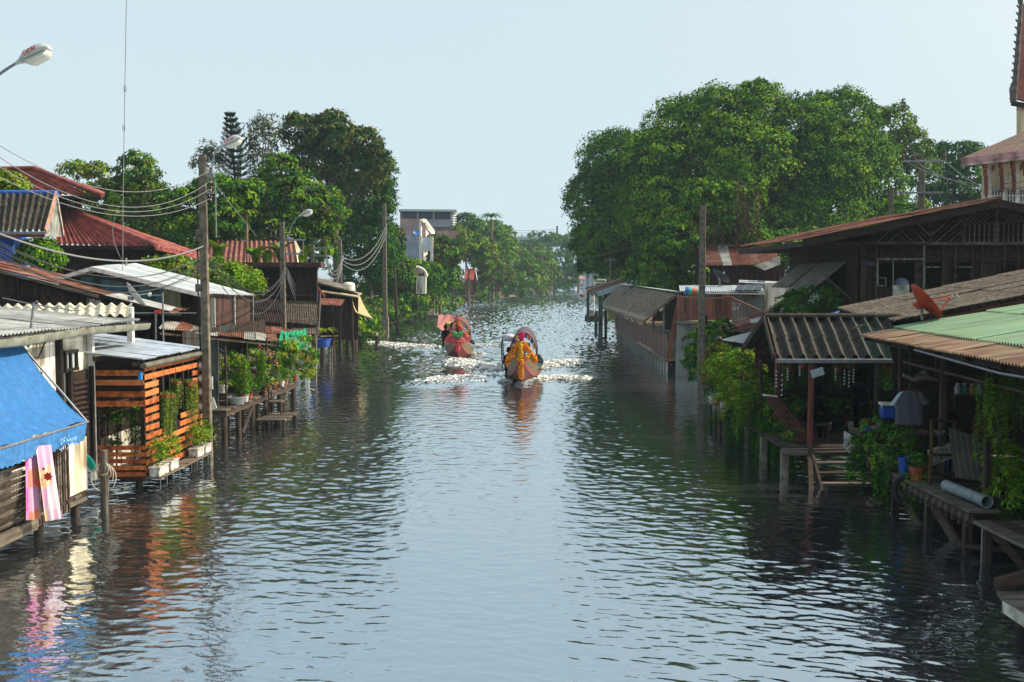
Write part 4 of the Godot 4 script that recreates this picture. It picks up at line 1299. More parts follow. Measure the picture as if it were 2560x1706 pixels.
	# hanging strings of leaves in the opening
	for q in [[21.95, 1.95, 1.0], [22.25, 1.9, 1.1], [22.62, 2.15, 0.75], [23.4, 2.05, 0.95], [23.65, 2.05, 1.05]]:
		var hp := thing("hanging_plant", "hanging basket of trailing pale green strands in the orange veranda's opening", "plant", C(-8.53, q[1], q[0]), "hanging plants in the orange veranda")
		p_lathe(hp, "basket", C(-8.53, q[1] - 0.02, q[0]), [[0, -0.07], [0.08, -0.06], [0.12, 0.03], [0.1, 0.03], [0, 0.0]], M.terracotta, 12)
		p_tube(hp, "hook", [C(-8.53, q[1], q[0]), C(-8.53, 2.55, q[0])], 0.006, M.wire, 5)
		part(hp, "trailing_leaf", hanging(C(-8.53, q[1] + 0.05, q[0]), Vector3(0.09, 0.06, 0.10), 30, q[2], 0.035, [Color(0.16, 0.20, 0.06), LT, Color(0.12, 0.17, 0.05)], int(q[0] * 77)), M.leaf, true)
	# dark climbers inside
	for q in [[-9.45, 21.6], [-9.15, 21.8], [-8.85, 21.7]]:
		var cl := thing("climbing_plant", "dark leafy climber on a thin stem inside the orange veranda", "plant", C(q[0], 0.35, q[1]), "climbers inside the veranda")
		p_tube(cl, "stem", [C(q[0], 0.35, q[1]), C(q[0] + 0.05, 1.2, q[1]), C(q[0] - 0.03, 1.9, q[1])], [0.02, 0.014, 0.008], M.wood_old, 6)
		part(cl, "foliage", foliage([[C(q[0], 1.5, q[1]), Vector3(0.22, 0.36, 0.22)], [C(q[0], 0.95, q[1]), Vector3(0.18, 0.4, 0.18)]], 600, 0.06, [DK, MD], int(q[0] * -50), {"per": 8, "hollow": 0.1}), M.leaf, true)
	single("name_board", board_mb(U(530, 1010, 24.6), Vector3(0.16, 0.28, 0.02), 0.3), M.white_paint, "small white board hung on the meter pole's water side", "sign")

func board_mb(at: Vector3, size: Vector3, roll := 0.0) -> MB:
	var s := MB.new(); s.box(at, size, Basis(Vector3(0, 0, 1), roll)); return s

func mooring():
	var t := thing("mooring_post", "weathered square wooden post standing in the water before the orange veranda", "post", G(262, 1284))
	var b := G(262, 1286)
	var s := MB.new(); frustum(s, b - Vector3.UP * 0.5, Vector3(b.x, U(262, 1126, -b.z).y, b.z), 0.12, 0.13); part(t, "shaft", s, mat("post_grey", "6c6762", 0.9, "grain_v", 0.9))
	var rp := thing("rope_coil", "coil of pale rope hanging on the mooring post", "rope", U(262, 1180, -b.z))
	for k in 4:
		var pts := []
		for i in 21:
			var a := TAU * i / 20.0
			pts.append(U(258, 1172, -b.z + 0.05 * k - 0.05) + Vector3(cos(a) * (0.1 + 0.045 * k), sin(a) * (0.12 + 0.05 * k) - 0.06 * k, 0.02 * sin(a * 3 + k)))
		p_tube(rp, "loop", pts, 0.009, mat("rope", "a8a69c", 0.9), 5)
	var pd := thing("paddle", "green paddle leaning below the orange veranda beside the mooring post", "paddle", U(225, 1160, 20.2))
	var g := []
	for i in 9:
		var f := i / 8.0
		var c := U(213, 1140, 20.3).lerp(U(238, 1178, 20.3), f)
		var w := 0.06 * sin(PI * (0.15 + 0.75 * f)) + 0.015
		g.append(ellipse(c, Vector3(w, w * 0.6, 0), Vector3(0, 0, 0.02), 8))
	var ms := MB.new(); loft(ms, g); part(pd, "blade", ms, mat("paddle_green", "1f9a86", 0.5))
	p_tube(pd, "shaft", [U(213, 1140, 20.3), U(200, 1118, 20.4)], 0.014, M.wood_grey, 6)

func hip_tiles(parent, a: Vector3, b: Vector3, c: Vector3, d: Vector3, ncol: int, nrow: int, mats):
	roof(parent, a, b, d, c, ncol, nrow, 2, 0.035, mats, "roof_tile", 0.008, "roman", 6)

func red_roof_house():
	var mats := [M.red_tile, M.red_tile2, M.red_tile3]
	var t := thing("red_roof_house", "dark wooden house with two tiers of red tiled hip roof", "house", Vector3(-17, 0.5, -43))
	var rf := Node3D.new(); rf.name = "upper_roof"; t.add_child(rf)
	# upper tier: front slope, hip on the right, ridge caps
	var ap := U(84, 420, 43.5)
	roof(rf, U(-40, 482, 42), U(214, 486, 42), U(-40, 424, 43.6), U(82, 423, 43.6), 9, 3, 2, 0.06, mats, "roof_tile", 0.014, "roman", 6)
	roof(rf, U(254, 492, 42.3), U(262, 483, 46.5), U(80, 422, 43.6), U(96, 424, 45.0), 4, 2, 2, 0.05, mats, "roof_tile", 0.014, "roman", 6)
	p_tube(rf, "ridge_cap", [U(-40, 422, 43.5), ap], 0.09, M.red_tile3, 8)
	p_tube(rf, "hip_cap", [ap, U(150, 447, 43), U(256, 489, 42.2)], 0.1, M.red_tile3, 8)
	p_beam(rf, "fascia", U(-40, 487, 42.0), U(252, 496, 42.1), 0.04, 0.12, M.wood_dark)
	p_slab(rf, "soffit", U(-40, 488, 42.1), U(252, 498, 42.2), U(240, 500, 46), U(-40, 496, 46), 0.05, M.wood_dark)
	# clerestory
	p_slab(t, "clerestory_wall", U(100, 488, 43), U(188, 490, 43), U(188, 560, 43), U(100, 560, 43), 0.1, M.wood_board)
	p_slab(t, "clerestory_wall", U(188, 490, 43), U(205, 492, 46.5), U(205, 560, 46.5), U(188, 560, 43), 0.1, M.wood_board)
	var cw := p_slab(t, "window", U(170, 496, 42.9), U(184, 496, 42.9), U(184, 520, 42.9), U(170, 520, 42.9), 0.04, M.glass_dark)
	p_beam(cw, "frame", U(169, 496, 42.85), U(169, 522, 42.85), 0.05, 0.04, M.red_tile3)
	# lower tier
	var lf := Node3D.new(); lf.name = "lower_roof"; t.add_child(lf)
	roof(lf, U(140, 612, 40.5), U(385, 616, 40.5), U(140, 527, 43.0), U(200, 535, 43.0), 9, 3, 2, 0.06, mats, "roof_tile", 0.014, "roman", 6)
	roof(lf, U(385, 616, 40.5), U(540, 648, 46), U(185, 532, 43), U(205, 533, 45), 6, 3, 2, 0.05, mats, "roof_tile", 0.014, "roman", 6)
	p_tube(lf, "hip_cap", [U(186, 530, 43), U(290, 572, 41.7), U(390, 614, 40.4)], 0.1, M.red_tile3, 8)
	p_beam(lf, "fascia", U(140, 617, 40.5), U(388, 621, 40.5), 0.05, 0.13, M.wood_dark)
	p_beam(lf, "fascia", U(388, 621, 40.4), U(540, 653, 46), 0.05, 0.13, M.red_tile3)
	boards(t, "wall_board", U(148, 760, 41.5), U(372, 760, 41.5), Vector3(0, 2.35, 0), 26, 0.02, 0.04, [M.wood_board, M.wood_dark])
	p_beam(t, "corner_post", U(150, 625, 41.4), U(150, 700, 41.4), 0.14, 0.14, mat("brown_post", "6b3c28", 0.7, "grain_v", 0.7))

func blue_house():
	var t := thing("blue_house", "bright blue house with grey tiled gable roof and blue ridge", "house", Vector3(-16, 0.5, -34))
	var rf := Node3D.new(); rf.name = "roof"; t.add_child(rf)
	roof(rf, U(-70, 576, 32.4), U(112, 576, 32.4), U(-70, 484, 34.4), U(136, 484, 34.4), 6, 3, 2, 0.045, [M.grey_tile, mat("grey_tile2", "8a857a", 0.85, "lichen", 0.4)], "roof_tile", 0.006, "roman", 8)
	p_tube(rf, "ridge_cap", [U(-70, 482, 34.5), U(143, 483, 34.5)], 0.09, M.blue_wall, 8)
	p_beam(rf, "barge_board", U(140, 484, 34.4), U(113, 580, 32.35), 0.05, 0.2, mat("pink_board", "b88f7c", 0.7, "mottle", 0.6))
	p_beam(rf, "barge_board", U(140, 484, 34.6), U(158, 588, 36.8), 0.05, 0.16, mat("pale_board", "cfc8bd", 0.7, "mottle", 0.6))
	p_beam(rf, "fascia", U(-70, 582, 32.35), U(112, 583, 32.35), 0.05, 0.09, M.steel)
	p_beam(rf, "eave_board", U(-70, 589, 32.5), U(112, 590, 32.5), 0.05, 0.09, mat("brown_board", "8c5a48", 0.7, "mottle", 0.6))
	# gable end towards the canal, in three bands
	var gm := MB.new(); gm.slab(U(136, 500, 34.5), U(137, 500, 34.52), U(150, 590, 36.0), U(118, 590, 33.0), 0.05)
	part(t, "gable", gm, mat("gable_grey", "9aa09c", 0.7, "mottle", 0.5))
	var g2 := MB.new(); g2.slab(U(131, 526, 34.0), U(141, 526, 35.0), U(145, 540, 35.4), U(127, 540, 33.6), 0.07); part(t, "gable_band", g2, mat("pink_board", "b88f7c"))
	var g3 := MB.new(); g3.slab(U(122, 574, 33.3), U(149, 574, 35.8), U(151, 584, 36.0), U(119, 584, 33.0), 0.07); part(t, "gable_band", g3, M.brown_board)
	# walls
	p_slab(t, "front_wall", U(-70, 592, 33.2), U(31, 592, 33.2), U(31, 760, 33.2), U(-70, 760, 33.2), 0.1, M.blue_wall)
	var sw := U(31, 592, 33.2); var se := U(66, 592, 36.5)
	p_slab(t, "side_wall", sw, se, Vector3(se.x, 2, se.z), Vector3(sw.x, 2, sw.z), 0.1, M.blue_wall)
	for k in [[34, 40, 46], [47, 52, 56]]:
		var wn := p_slab(t, "window", U(k[0] + 1, 632, 33.4), U(k[2] - 1, 632, 34.3), U(k[2] - 1, 664, 34.3), U(k[0] + 1, 664, 33.4), 0.05, mat("pane_sky", "c3ced2", 0.2))
		for q in [k[0] + 1, k[1], k[2] - 1]: p_beam(wn, "window_bar", U(q, 630, 33.3), U(q, 665, 33.3), 0.04, 0.04, M.white_paint)
		p_beam(wn, "window_bar", U(k[0], 648, 33.28), U(k[2], 648, 34.2), 0.04, 0.04, M.white_paint)

func near_sheds():
	# long rusty roof with a dark board gable
	var t := thing("rusty_shed", "long low shed with a rusty brown metal roof and black board wall", "shed", Vector3(-11.5, 0.5, -27.5))
	var rf := Node3D.new(); rf.name = "roof"; t.add_child(rf)
	roof(rf, U(432, 786, 27), U(482, 766, 30.8), U(-90, 648, 27), U(-60, 640, 30.8), 4, 4, 7, 0.014, [M.rust, M.rust2, M.rust_red], "roof_sheet", 0.02, "sine", 6)
	p_slab(rf, "patch_sheet", U(262, 738, 26.95), U(425, 778, 26.95), U(440, 768, 28.4), U(300, 733, 28.2), 0.01, M.galva)
	p_beam(rf, "rake_board", U(-90, 656, 26.95), U(245, 742, 26.95), 0.04, 0.08, M.wood_grey)
	boards(t, "wall_board", U(-60, 780, 27.2), U(215, 780, 27.2), Vector3(0, 0.42, 0), 22, 0.02, 0.03, [M.wood_dark, M.wood_board])
	var bs := MB.new(); bs.slab(U(-60, 664, 27.3), U(310, 762, 27.3), U(310, 830, 27.3), U(-60, 830, 27.3), 0.05); part(t, "gable_wall", bs, M.wood_board)
	for i in 22:
		var px := -50 + i * 15.5
		var ytop := 668 + (px + 60) * 0.262
		p_beam(t, "gable_board", U(px, ytop + 3, 27.24), U(px, 800, 27.24), 0.15, 0.03, [M.wood_dark, M.wood_board, M.wood_old][rng.randi() % 3] if px < 200 else [M.galva2, M.wood_old, M.wood_dark][rng.randi() % 3], Vector3(0, 0, 1))
	# satellite dish edge-on and its aerial
	var ds := thing("satellite_dish", "pale satellite dish seen nearly edge-on above the rusty shed roof", "satellite dish", U(350, 770, 25.5))
	dish(ds, U(332, 742, 25.5), Vector3(0.72, 0.58, -0.38).normalized(), 0.36, mat("dish_white", "d6dadb", 0.4, "soft", 1.0), M.steel, U(378, 733, 25.6))
	p_tube(ds, "mast", [U(330, 835, 25.6), U(330, 765, 25.6)], 0.03, M.steel, 8)
	var an := thing("tv_aerial", "thin two-masted television aerial with a long horizontal rod and red cover", "antenna", U(408, 850, 24.9))
	p_tube(an, "mast", [U(408, 858, 24.9), U(406, 732, 24.9)], 0.022, M.steel, 6)
	p_tube(an, "mast", [U(389, 850, 24.9), U(389, 785, 24.9)], 0.022, M.steel, 6)
	p_tube(an, "boom", [U(310, 783, 24.9), U(490, 783, 24.9)], 0.012, M.wire_pale, 5)
	p_box(an, "cover", U(394, 780, 24.88), Vector3(0.16, 0.08, 0.06), mat("red_plastic", "b03a2c", 0.5))
	p_tube(an, "arm", [U(370, 742, 24.9), U(388, 738, 24.9), U(408, 740, 24.9)], 0.014, M.steel, 5)
	# white metal roofed shed behind
	var w := thing("white_roof_shed", "shed with a clean white metal gable roof and teal tarpaulin side", "shed", Vector3(-10.5, 0.5, -31))
	var wr := Node3D.new(); wr.name = "roof"; w.add_child(wr)
	roof(wr, U(503, 734, 29), U(636, 738, 34), U(228, 667, 29), U(338, 659, 34), 5, 1, 6, 0.014, [M.zinc, mat("zinc2", "d3dade", 0.4, "soft", 0.7, 0.3)], "roof_sheet", 0.012, "box", 6)
	roof(wr, U(145, 694, 29), U(190, 690, 34), U(228, 668, 29), U(338, 660, 34), 4, 1, 6, 0.012, [M.zinc], "roof_sheet", 0.01, "box", 6)
	p_beam(wr, "rake_trim", U(228, 672, 28.95), U(503, 738, 28.95), 0.04, 0.12, M.white_paint)
	p_beam(wr, "rake_trim", U(228, 672, 28.95), U(145, 698, 28.95), 0.04, 0.1, M.white_paint)
	p_slab(w, "tarpaulin_side", U(200, 690, 29.3), U(415, 722, 29.3), U(415, 790, 29.3), U(200, 790, 29.3), 0.03, mat("teal_tarp", "3f6a78", 0.5, "streak", 0.6))
	p_slab(w, "side_panel", U(408, 718, 29.25), U(450, 728, 29.25), U(450, 790, 29.25), U(408, 790, 29.25), 0.03, mat("olive_panel", "6e7358", 0.7, "streak", 0.6))
	p_tube(w, "vent_pipe", [U(315, 664, 32), U(315, 645, 32)], 0.035, M.steel, 8)

func dish(t: Node3D, c: Vector3, ax: Vector3, r: float, m, arm_m, feed: Vector3):
	var prof := []
	for i in 9:
		var k := i / 8.0
		prof.append([r * k, r * 0.28 * k * k])
	prof.append([r * 1.02, r * 0.285]); prof.append([r * 1.02, r * 0.26])
	for i in 8:
		var k := 1.0 - i / 8.0
		prof.append([r * k, r * 0.28 * k * k - 0.012])
	var b := Basis(Quaternion(Vector3.UP, ax))
	p_lathe(t, "reflector", c, prof, m, 28, b)
	p_tube(t, "feed_arm", [c - ax * 0.02 + b * Vector3(0, r * 0.2, 0), feed], 0.016, arm_m, 6)
	p_tube(t, "feed_horn", [feed, feed - ax * 0.1], [0.035, 0.05], M.plastic_white, 8)
	p_box(t, "mount", c - ax * 0.07, Vector3(0.12, 0.1, 0.1), arm_m)

func plant_deck_house():
	var t := thing("plant_deck_house", "brown metal clad stilt house with rusty awning roof and planted deck", "house", C(-9.5, 0.9, 30))
	# upper cabin clad in brown metal, white frames
	var xx := -10.3
	p_slab(t, "cabin_wall", C(xx, 3.92, 30.0), C(xx, 3.8, 34.2), C(xx, 2.5, 34.2), C(xx, 2.5, 30.0), 0.06, mat("brown_sheet", "4a332c", 0.7, "streak", 0.7))
	p_slab(t, "cabin_end", C(xx, 3.92, 30.0), C(xx - 3, 4.2, 30.0), C(xx - 3, 2.3, 30.0), C(xx, 2.3, 30.0), 0.06, M.wood_board)
	for q in [[30.2, 0.14], [32.2, 0.06], [34.1, 0.07]]: p_beam(t, "frame_post", C(xx + 0.05, 2.45, q[0]), C(xx + 0.05, 3.85, q[0]), 0.06, q[1], mat("frame_pale", "aeb4b4", 0.6, "streak", 0.6))
	roof(t, C(xx + 0.1, 3.92, 29.8), C(xx + 0.1, 3.82, 34.4), C(xx - 2.5, 4.2, 29.8), C(xx - 2.5, 4.0, 34.4), 3, 1, 7, 0.014, [M.rust2], "roof_sheet", 0.01)
	# awning roof
	var rf := Node3D.new(); rf.name = "awning_roof"; t.add_child(rf)
	roof(rf, U(396, 822, 26.6), U(694, 856, 33), U(415, 801, 29), U(690, 838, 35.4), 9, 1, 6, 0.016, [M.rust, M.galva, M.rust2, M.galva2], "roof_sheet", 0.03)
	roof(rf, U(618, 832, 34.5), U(735, 836, 38), U(620, 812, 37), U(730, 824, 40), 4, 1, 6, 0.016, [M.galva, M.rust, M.rust_red], "roof_sheet", 0.03)
	p_beam(rf, "eave_pole", U(398, 834, 26.7), U(690, 864, 33), 0.05, 0.06, M.wood_old)
	# back wall below the awning, in boards
	boards(t, "wall_board", C(-10.1, 0.9, 27.3), C(-10.1, 0.9, 35), Vector3(0, 2.1, 0), 26, 0.03, 0.03, [M.wood_dark, M.wood_board, mat("board_teal", "3c4a4a", 0.8, "grain_v", 0.8)])
	p_slab(t, "side_wall", U(506, 850, 27.1), U(545, 850, 27.1), U(545, 1030, 27.1), U(506, 1030, 27.1), 0.04, mat("board_teal2", "4a5654", 0.8, "grain_v", 0.8))
	for q in [27.6, 29.5, 31.5, 33.5]: p_tube(t, "awning_post", [C(-9.05, 0.9, q), C(-9.05, 2.6, q)], 0.03, M.wood_post)
	# deck
	boards(t, "deck_plank", C(-10.2, 0.93, 27.0), C(-10.2, 0.93, 34.5), Vector3(1.35, 0, 0), 46, 0.05, 0.04, [M.wood_grey, M.wood_old])
	p_beam(t, "deck_beam", C(-8.9, 0.83, 27.0), C(-8.9, 0.83, 34.5), 0.09, 0.14, M.wood_old)
	p_beam(t, "deck_beam", C(-10.2, 0.83, 27.05), C(-8.9, 0.83, 27.05), 0.09, 0.14, M.wood_old)
	for d in [27.1, 28.3, 29.6, 31.0, 32.5, 34.2]:
		for x in [-8.95, -9.7]: p_tube(t, "stilt", [C(x, -0.6, d), C(x, 0.8, d)], 0.085, M.wood_post)
	for d in [28.5, 30.0]: p_beam(t, "brace", C(-8.9, 0.1, d), C(-8.9, 0.75, d + 1.0), 0.05, 0.09, M.wood_old)
	# green shade net on the awning edge
	var gn := thing("shade_net", "bright green shade netting bunched over the end of the rusty awning", "net", U(700, 850, 33.5))
	var nz := FastNoiseLite.new(); nz.seed = 9; nz.frequency = 1.2
	for q in [[[622, 868, 32.0], [774, 874, 34.8], [640, 850, 34.2], [770, 856, 36.2], "1f8a5e"], [[694, 866, 33.2], [774, 870, 35.0], [702, 830, 35.2], [764, 826, 36.8], "16a878"]]:
		var g := []
		for i in 11:
			var row := []
			for j in 19:
				var p := U(q[0][0], q[0][1], q[0][2]).lerp(U(q[1][0], q[1][1], q[1][2]), j / 18.0).lerp(U(q[2][0], q[2][1], q[2][2]).lerp(U(q[3][0], q[3][1], q[3][2]), j / 18.0), i / 10.0)
				p.y += 0.16 * nz.get_noise_2d(p.x * 3, p.z * 3) + 0.06 * nz.get_noise_2d(p.x * 9, p.z * 9)
				row.append(p)
			g.append(row)
		var s := MB.new(); s.thick(g, 0.004)
		var nm := mat("net" + q[4], q[4], 0.7, "fine", 2.0); nm.backlight_enabled = true; nm.backlight = Color(0.5, 0.6, 0.5)
		part(gn, "netting", s, nm)
	# plants: many pots with mixed leaves
	var kinds := [
		["spiky pale green plant in a clay pot on the planted deck", 0], ["leafy shrub with purple blossoms on the planted deck", 1], ["red-tinged bromeliad in a pot on the planted deck", 2],
		["yellow-green fern in a pot on the planted deck", 3], ["dark leafy shrub in a plastic pot on the planted deck", 4]]
	var r := RandomNumberGenerator.new(); r.seed = 33
	for i in 46:
		var k: Array = kinds[i % 5]
		var d := r.randf_range(28.0, 36.0)
		var tier := r.randi() % 3
		var at := C(-8.95 - tier * 0.3 + r.randf_range(-0.08, 0.08), 0.96 + tier * 0.32, d)
		var pr := r.randf_range(0.09, 0.14)
		var top := at + Vector3.UP * pr * 1.8
		var lv: MB; var pe = null
		match k[1]:
			0: lv = blades(top, 22, 0.45, 0.018, [LT, YL, Color(0.14, 0.2, 0.06)], i + 40)
			1:
				lv = tuft(top + Vector3.UP * 0.25, Vector3(0.25, 0.3, 0.25), 300, 0.07, [MD, LT, DK], i + 40)
				pe = tuft(top + Vector3.UP * 0.32, Vector3(0.27, 0.28, 0.27), 60, 0.05, [Color(0.3, 0.08, 0.32), Color(0.4, 0.12, 0.3)], i + 90)
			2: lv = blades(top, 18, 0.36, 0.03, [Color(0.30, 0.10, 0.06), LT, Color(0.35, 0.2, 0.08)], i + 40)
			3: lv = blades(top, 26, 0.5, 0.03, [YL, LT, LT], i + 40, 1.1)
			4: lv = tuft(top + Vector3.UP * 0.22, Vector3(0.26, 0.28, 0.26), 350, 0.09, [DK, MD, MD], i + 40)
		pot(at, pr, pr * 1.7, [M.terracotta, M.black, M.plastic_white][r.randi() % 3], k[0], lv, "foliage", pe, "pots massed on the planted deck")
	for q in [[28.4, 2.2], [30.2, 2.25], [31.8, 2.1], [33.2, 2.0]]:
		var hp := thing("hanging_plant", "trailing grey-green plant hanging from the rusty awning edge", "plant", C(-8.85, q[1], q[0]), "plants hanging from the rusty awning")
		p_tube(hp, "hook", [C(-8.85, q[1], q[0]), C(-8.85, 2.5, q[0])], 0.007, M.wire, 5)
		part(hp, "trailing_leaf", hanging(C(-8.85, q[1], q[0]), Vector3(0.16, 0.1, 0.2), 40, 0.9, 0.05, [Color(0.10, 0.13, 0.06), MD, LT], int(q[0] * 9)), M.leaf, true)
	var vt := thing("climbing_vine", "leafy vine crowding under the green netting with pink flowers", "vine", C(-8.9, 0.95, 34.5))
	part(vt, "foliage", foliage([[C(-9.0, 2.0, 33.5), Vector3(0.5, 0.5, 0.9)], [C(-9.0, 1.9, 35.5), Vector3(0.5, 0.6, 1.0)], [C(-8.9, 1.3, 36.0), Vector3(0.4, 0.5, 0.8)], [C(-9.3, 1.9, 29.0), Vector3(0.35, 0.35, 0.8)], [C(-9.3, 1.85, 31.2), Vector3(0.4, 0.4, 1.0)]], 6500, 0.10, [MD, LT, DK, YL], 71), M.leaf, true)
	part(vt, "blossom", foliage([[C(-8.9, 1.9, 34.2), Vector3(0.55, 0.5, 1.2)], [C(-9.1, 1.9, 31.0), Vector3(0.45, 0.45, 1.4)]], 420, 0.07, [Color(0.35, 0.10, 0.30), Color(0.5, 0.15, 0.12)], 72, {"per": 4}), M.petal, true)
	# tub, chair
	var tb := thing("wash_tub", "grey oval wash tub on the edge of the planted deck", "tub", U(625, 1010, 28.3))
	p_lathe(tb, "tub", C(-8.95, 0.96, 28.2), [[0, 0], [0.22, 0.0], [0.33, 0.2], [0.36, 0.2], [0.36, 0.22], [0.31, 0.22], [0.2, 0.03], [0, 0.03]], mat("tub", "7f8584", 0.5), 20, canal.scaled(Vector3(0.8, 1, 1.2)))
	var ch := thing("wooden_chair", "small wooden chair on a low landing below the planted deck", "chair", C(-8.55, 0.35, 30.5))
	var cc := C(-8.5, 0.35, 30.5)
	p_box(ch, "seat", cc + Vector3(0, 0.4, 0), Vector3(0.42, 0.04, 0.4), M.wood_grey)
	for sx in [-1, 1]:
		for sz in [-1, 1]: p_beam(ch, "leg", cc + Vector3(sx * 0.18, 0, sz * 0.17), cc + Vector3(sx * 0.18, 0.4 if sx > 0 else 0.85, sz * 0.17), 0.035, 0.035, M.wood_old)
	p_box(ch, "backrest", cc + Vector3(-0.18, 0.75, 0), Vector3(0.03, 0.16, 0.36), M.wood_old)
	var ld := thing("landing_stage", "low plank landing on posts below the planted deck", "landing", C(-8.55, 0.3, 30.5))
	for i in 6: p_beam(ld, "plank", C(-8.85, 0.31, 29.7 + i * 0.29), C(-8.0, 0.31, 29.7 + i * 0.29), 0.26, 0.04, [M.wood_grey, M.wood_old][i % 2])
	for q in [[-8.7, 29.8], [-8.1, 29.8], [-8.1, 31.1], [-8.7, 31.1]]: p_tube(ld, "post", [C(q[0], -0.6, q[1]), C(q[0], 0.29, q[1])], 0.05, M.wood_post)
	# blue signboard post
	var sp := thing("signboard", "narrow blue signboard on white post at the end of the planted deck", "sign", U(772, 960, 43))
	p_beam(sp, "post", U(768, 965, 43), U(772, 838, 43), 0.2, 0.16, M.white_paint)
	p_box(sp, "board", U(778, 905, 42.85), Vector3(0.1, 0.65, 0.03), mat("sign_blue", "1c6cb4", 0.5))

func brown_house():
	var t := thing("brown_house", "dark brown flat-roofed timber house with square lattice vents", "house", Vector3(-11, 0.5, -45))
	var d := 44.5
	p_slab(t, "front_wall", U(585, 668, d), U(790, 668, d), U(790, 860, d), U(585, 860, d), 0.12, M.wood_board)
	p_slab(t, "flat_roof", U(565, 656, d - 0.7), U(802, 656, d - 0.7), U(812, 660, d + 6), U(580, 660, d + 6), 0.2, mat("brown_slab", "4c352e", 0.8, "mottle", 0.5))
	for i in 9:
		for j in 5:
			p_box(t, "lattice_vent", U(612 + i * 9.5, 684 + j * 9, d - 0.06), Vector3(0.11, 0.1, 0.06), M.black)
	for px in [590, 704, 790]: p_beam(t, "post", U(px, 668, d - 0.1), U(px, 860, d - 0.1), 0.16, 0.12, M.wood_dark)
	p_beam(t, "sill", U(585, 738, d - 0.1), U(790, 738, d - 0.1), 0.08, 0.1, M.wood_old)
	# dark stair-roof to the left of the awning
	roof(t, U(640, 800, 41), U(712, 812, 41), U(625, 745, 43), U(700, 750, 43), 2, 1, 6, 0.02, [M.wood_board], "roof_sheet", 0.01)
	# grey corrugated awning
	var a := thing("corrugated_awning", "grey corrugated fibre-cement awning in front of the brown timber house", "awning", U(755, 800, 43))
	var ar := Node3D.new(); ar.name = "roof"; a.add_child(ar)
	roof(ar, U(716, 806, 42.6), U(791, 814, 42.6), U(713, 757, 43.8), U(797, 760, 43.8), 2, 1, 9, 0.022, [M.asb, M.asb2], "roof_sheet", 0.006)
	roof(ar, U(733, 834, 42.1), U(792, 836, 42.1), U(730, 820, 42.6), U(794, 821, 42.6), 2, 1, 7, 0.022, [M.asb], "roof_sheet", 0.006)
	p_beam(ar, "ridge_pole", U(708, 755, 43.8), U(800, 758, 43.8), 0.07, 0.07, M.wood_grey)
	p_beam(ar, "barge_board", U(800, 758, 43.8), U(796, 838, 42.2), 0.05, 0.12, M.wood_grey)
	for px in [735, 788]: p_beam(a, "post", U(px, 820, 43), U(px, 960, 43), 0.12, 0.12, M.concrete)
	# tinted tank, roofs and tarpaulin further along
	var h := thing("canopy_house", "low dark house with rusty canopy and beige tarpaulin hung on its end", "house", Vector3(-12, 0.5, -58))
	p_slab(h, "front_wall", U(790, 700, 56), U(895, 735, 56), U(895, 850, 56), U(790, 850, 56), 0.1, M.wood_board)
	p_slab(h, "upper_roof", U(735, 690, 55), U(860, 722, 55), U(880, 716, 60), U(750, 684, 60), 0.08, mat("grey_roof", "77746c", 0.8, "mottle", 0.4))
	p_slab(h, "lower_roof", U(800, 728, 54), U(893, 742, 54), U(905, 733, 60), U(810, 718, 60), 0.06, mat("beige_roof", "b5ab90", 0.8, "mottle", 0.4))
	roof(h, U(798, 762, 51), U(852, 766, 51), U(800, 745, 53), U(862, 750, 53), 2, 1, 6, 0.016, [M.rust_red, M.rust], "roof_sheet", 0.02)
	for px in [800, 832, 850, 880]: p_beam(h, "post", U(px, 762, 54), U(px, 852, 54), 0.12, 0.12, M.wood_post)
	boards(h, "deck_plank", U(800, 842, 51), U(905, 838, 62), Vector3(-1.4, 0, 0), 34, 0.05, 0.05, [M.wood_old, M.wood_grey])
	for q in [[806, 880, 52], [832, 876, 55], [850, 872, 58], [869, 868, 60], [889, 862, 63]]:
		var b := Vector3(U(q[0], 840, q[2]).x, -0.6, -q[2]); p_tube(h, "stilt", [b, b + Vector3.UP * 1.9], 0.13, M.wood_post)
	var tp := thing("beige_tarpaulin", "beige tarpaulin stretched down from the canopy house over the water", "tarpaulin", U(905, 790, 58))
	var g := []
	for i in 9:
		var row := []
		for j in 7:
			var p := U(878, 737, 56).lerp(U(898, 737, 60), j / 6.0).lerp(U(890, 782, 55.5).lerp(U(932, 797, 59), j / 6.0), i / 8.0)
			p.y -= 0.25 * sin(PI * i / 8.0) * 0.6
			row.append(p)
		g.append(row)
	var s := MB.new(); s.thick(g, 0.01); part(tp, "sheet", s, mat("beige_tarp", "b7a67c", 0.7, "soft", 0.6))
	p_tube(tp, "pole", [U(890, 783, 55.5), U(932, 798, 59)], 0.04, M.wood_grey, 6)
	var tk := thing("water_tank", "white rounded water tank on the canopy house roof", "tank", U(872, 728, 58))
	p_lathe(tk, "tank", U(872, 729, 58), [[0, 0], [0.33, 0], [0.36, 0.05], [0.36, 0.36], [0.31, 0.47], [0.15, 0.52], [0, 0.53]], M.white_paint, 20)
	p_box(tk, "stand", U(872, 730, 58), Vector3(0.75, 0.08, 0.75), M.concrete)
	var fn := thing("pinwheel_dish", "red-bladed rooftop whirligig with blue and pink panel above the corrugated awning", "whirligig", U(798, 750, 47))
	p_tube(fn, "mast", [U(800, 770, 47), U(800, 728, 47)], 0.03, M.steel, 6)
	p_beam(fn, "blade", U(793, 718, 46.9), U(812, 742, 46.9), 0.1, 0.02, mat("red_blade", "c05a48", 0.6), Vector3(0, 0, 1))
	p_slab(fn, "panel", U(786, 740, 47.1), U(802, 726, 47.1), U(799, 752, 47.1), U(786, 756, 47.1), 0.04, mat("panel_blue", "4a5c9c", 0.6, "soft", 0.8))
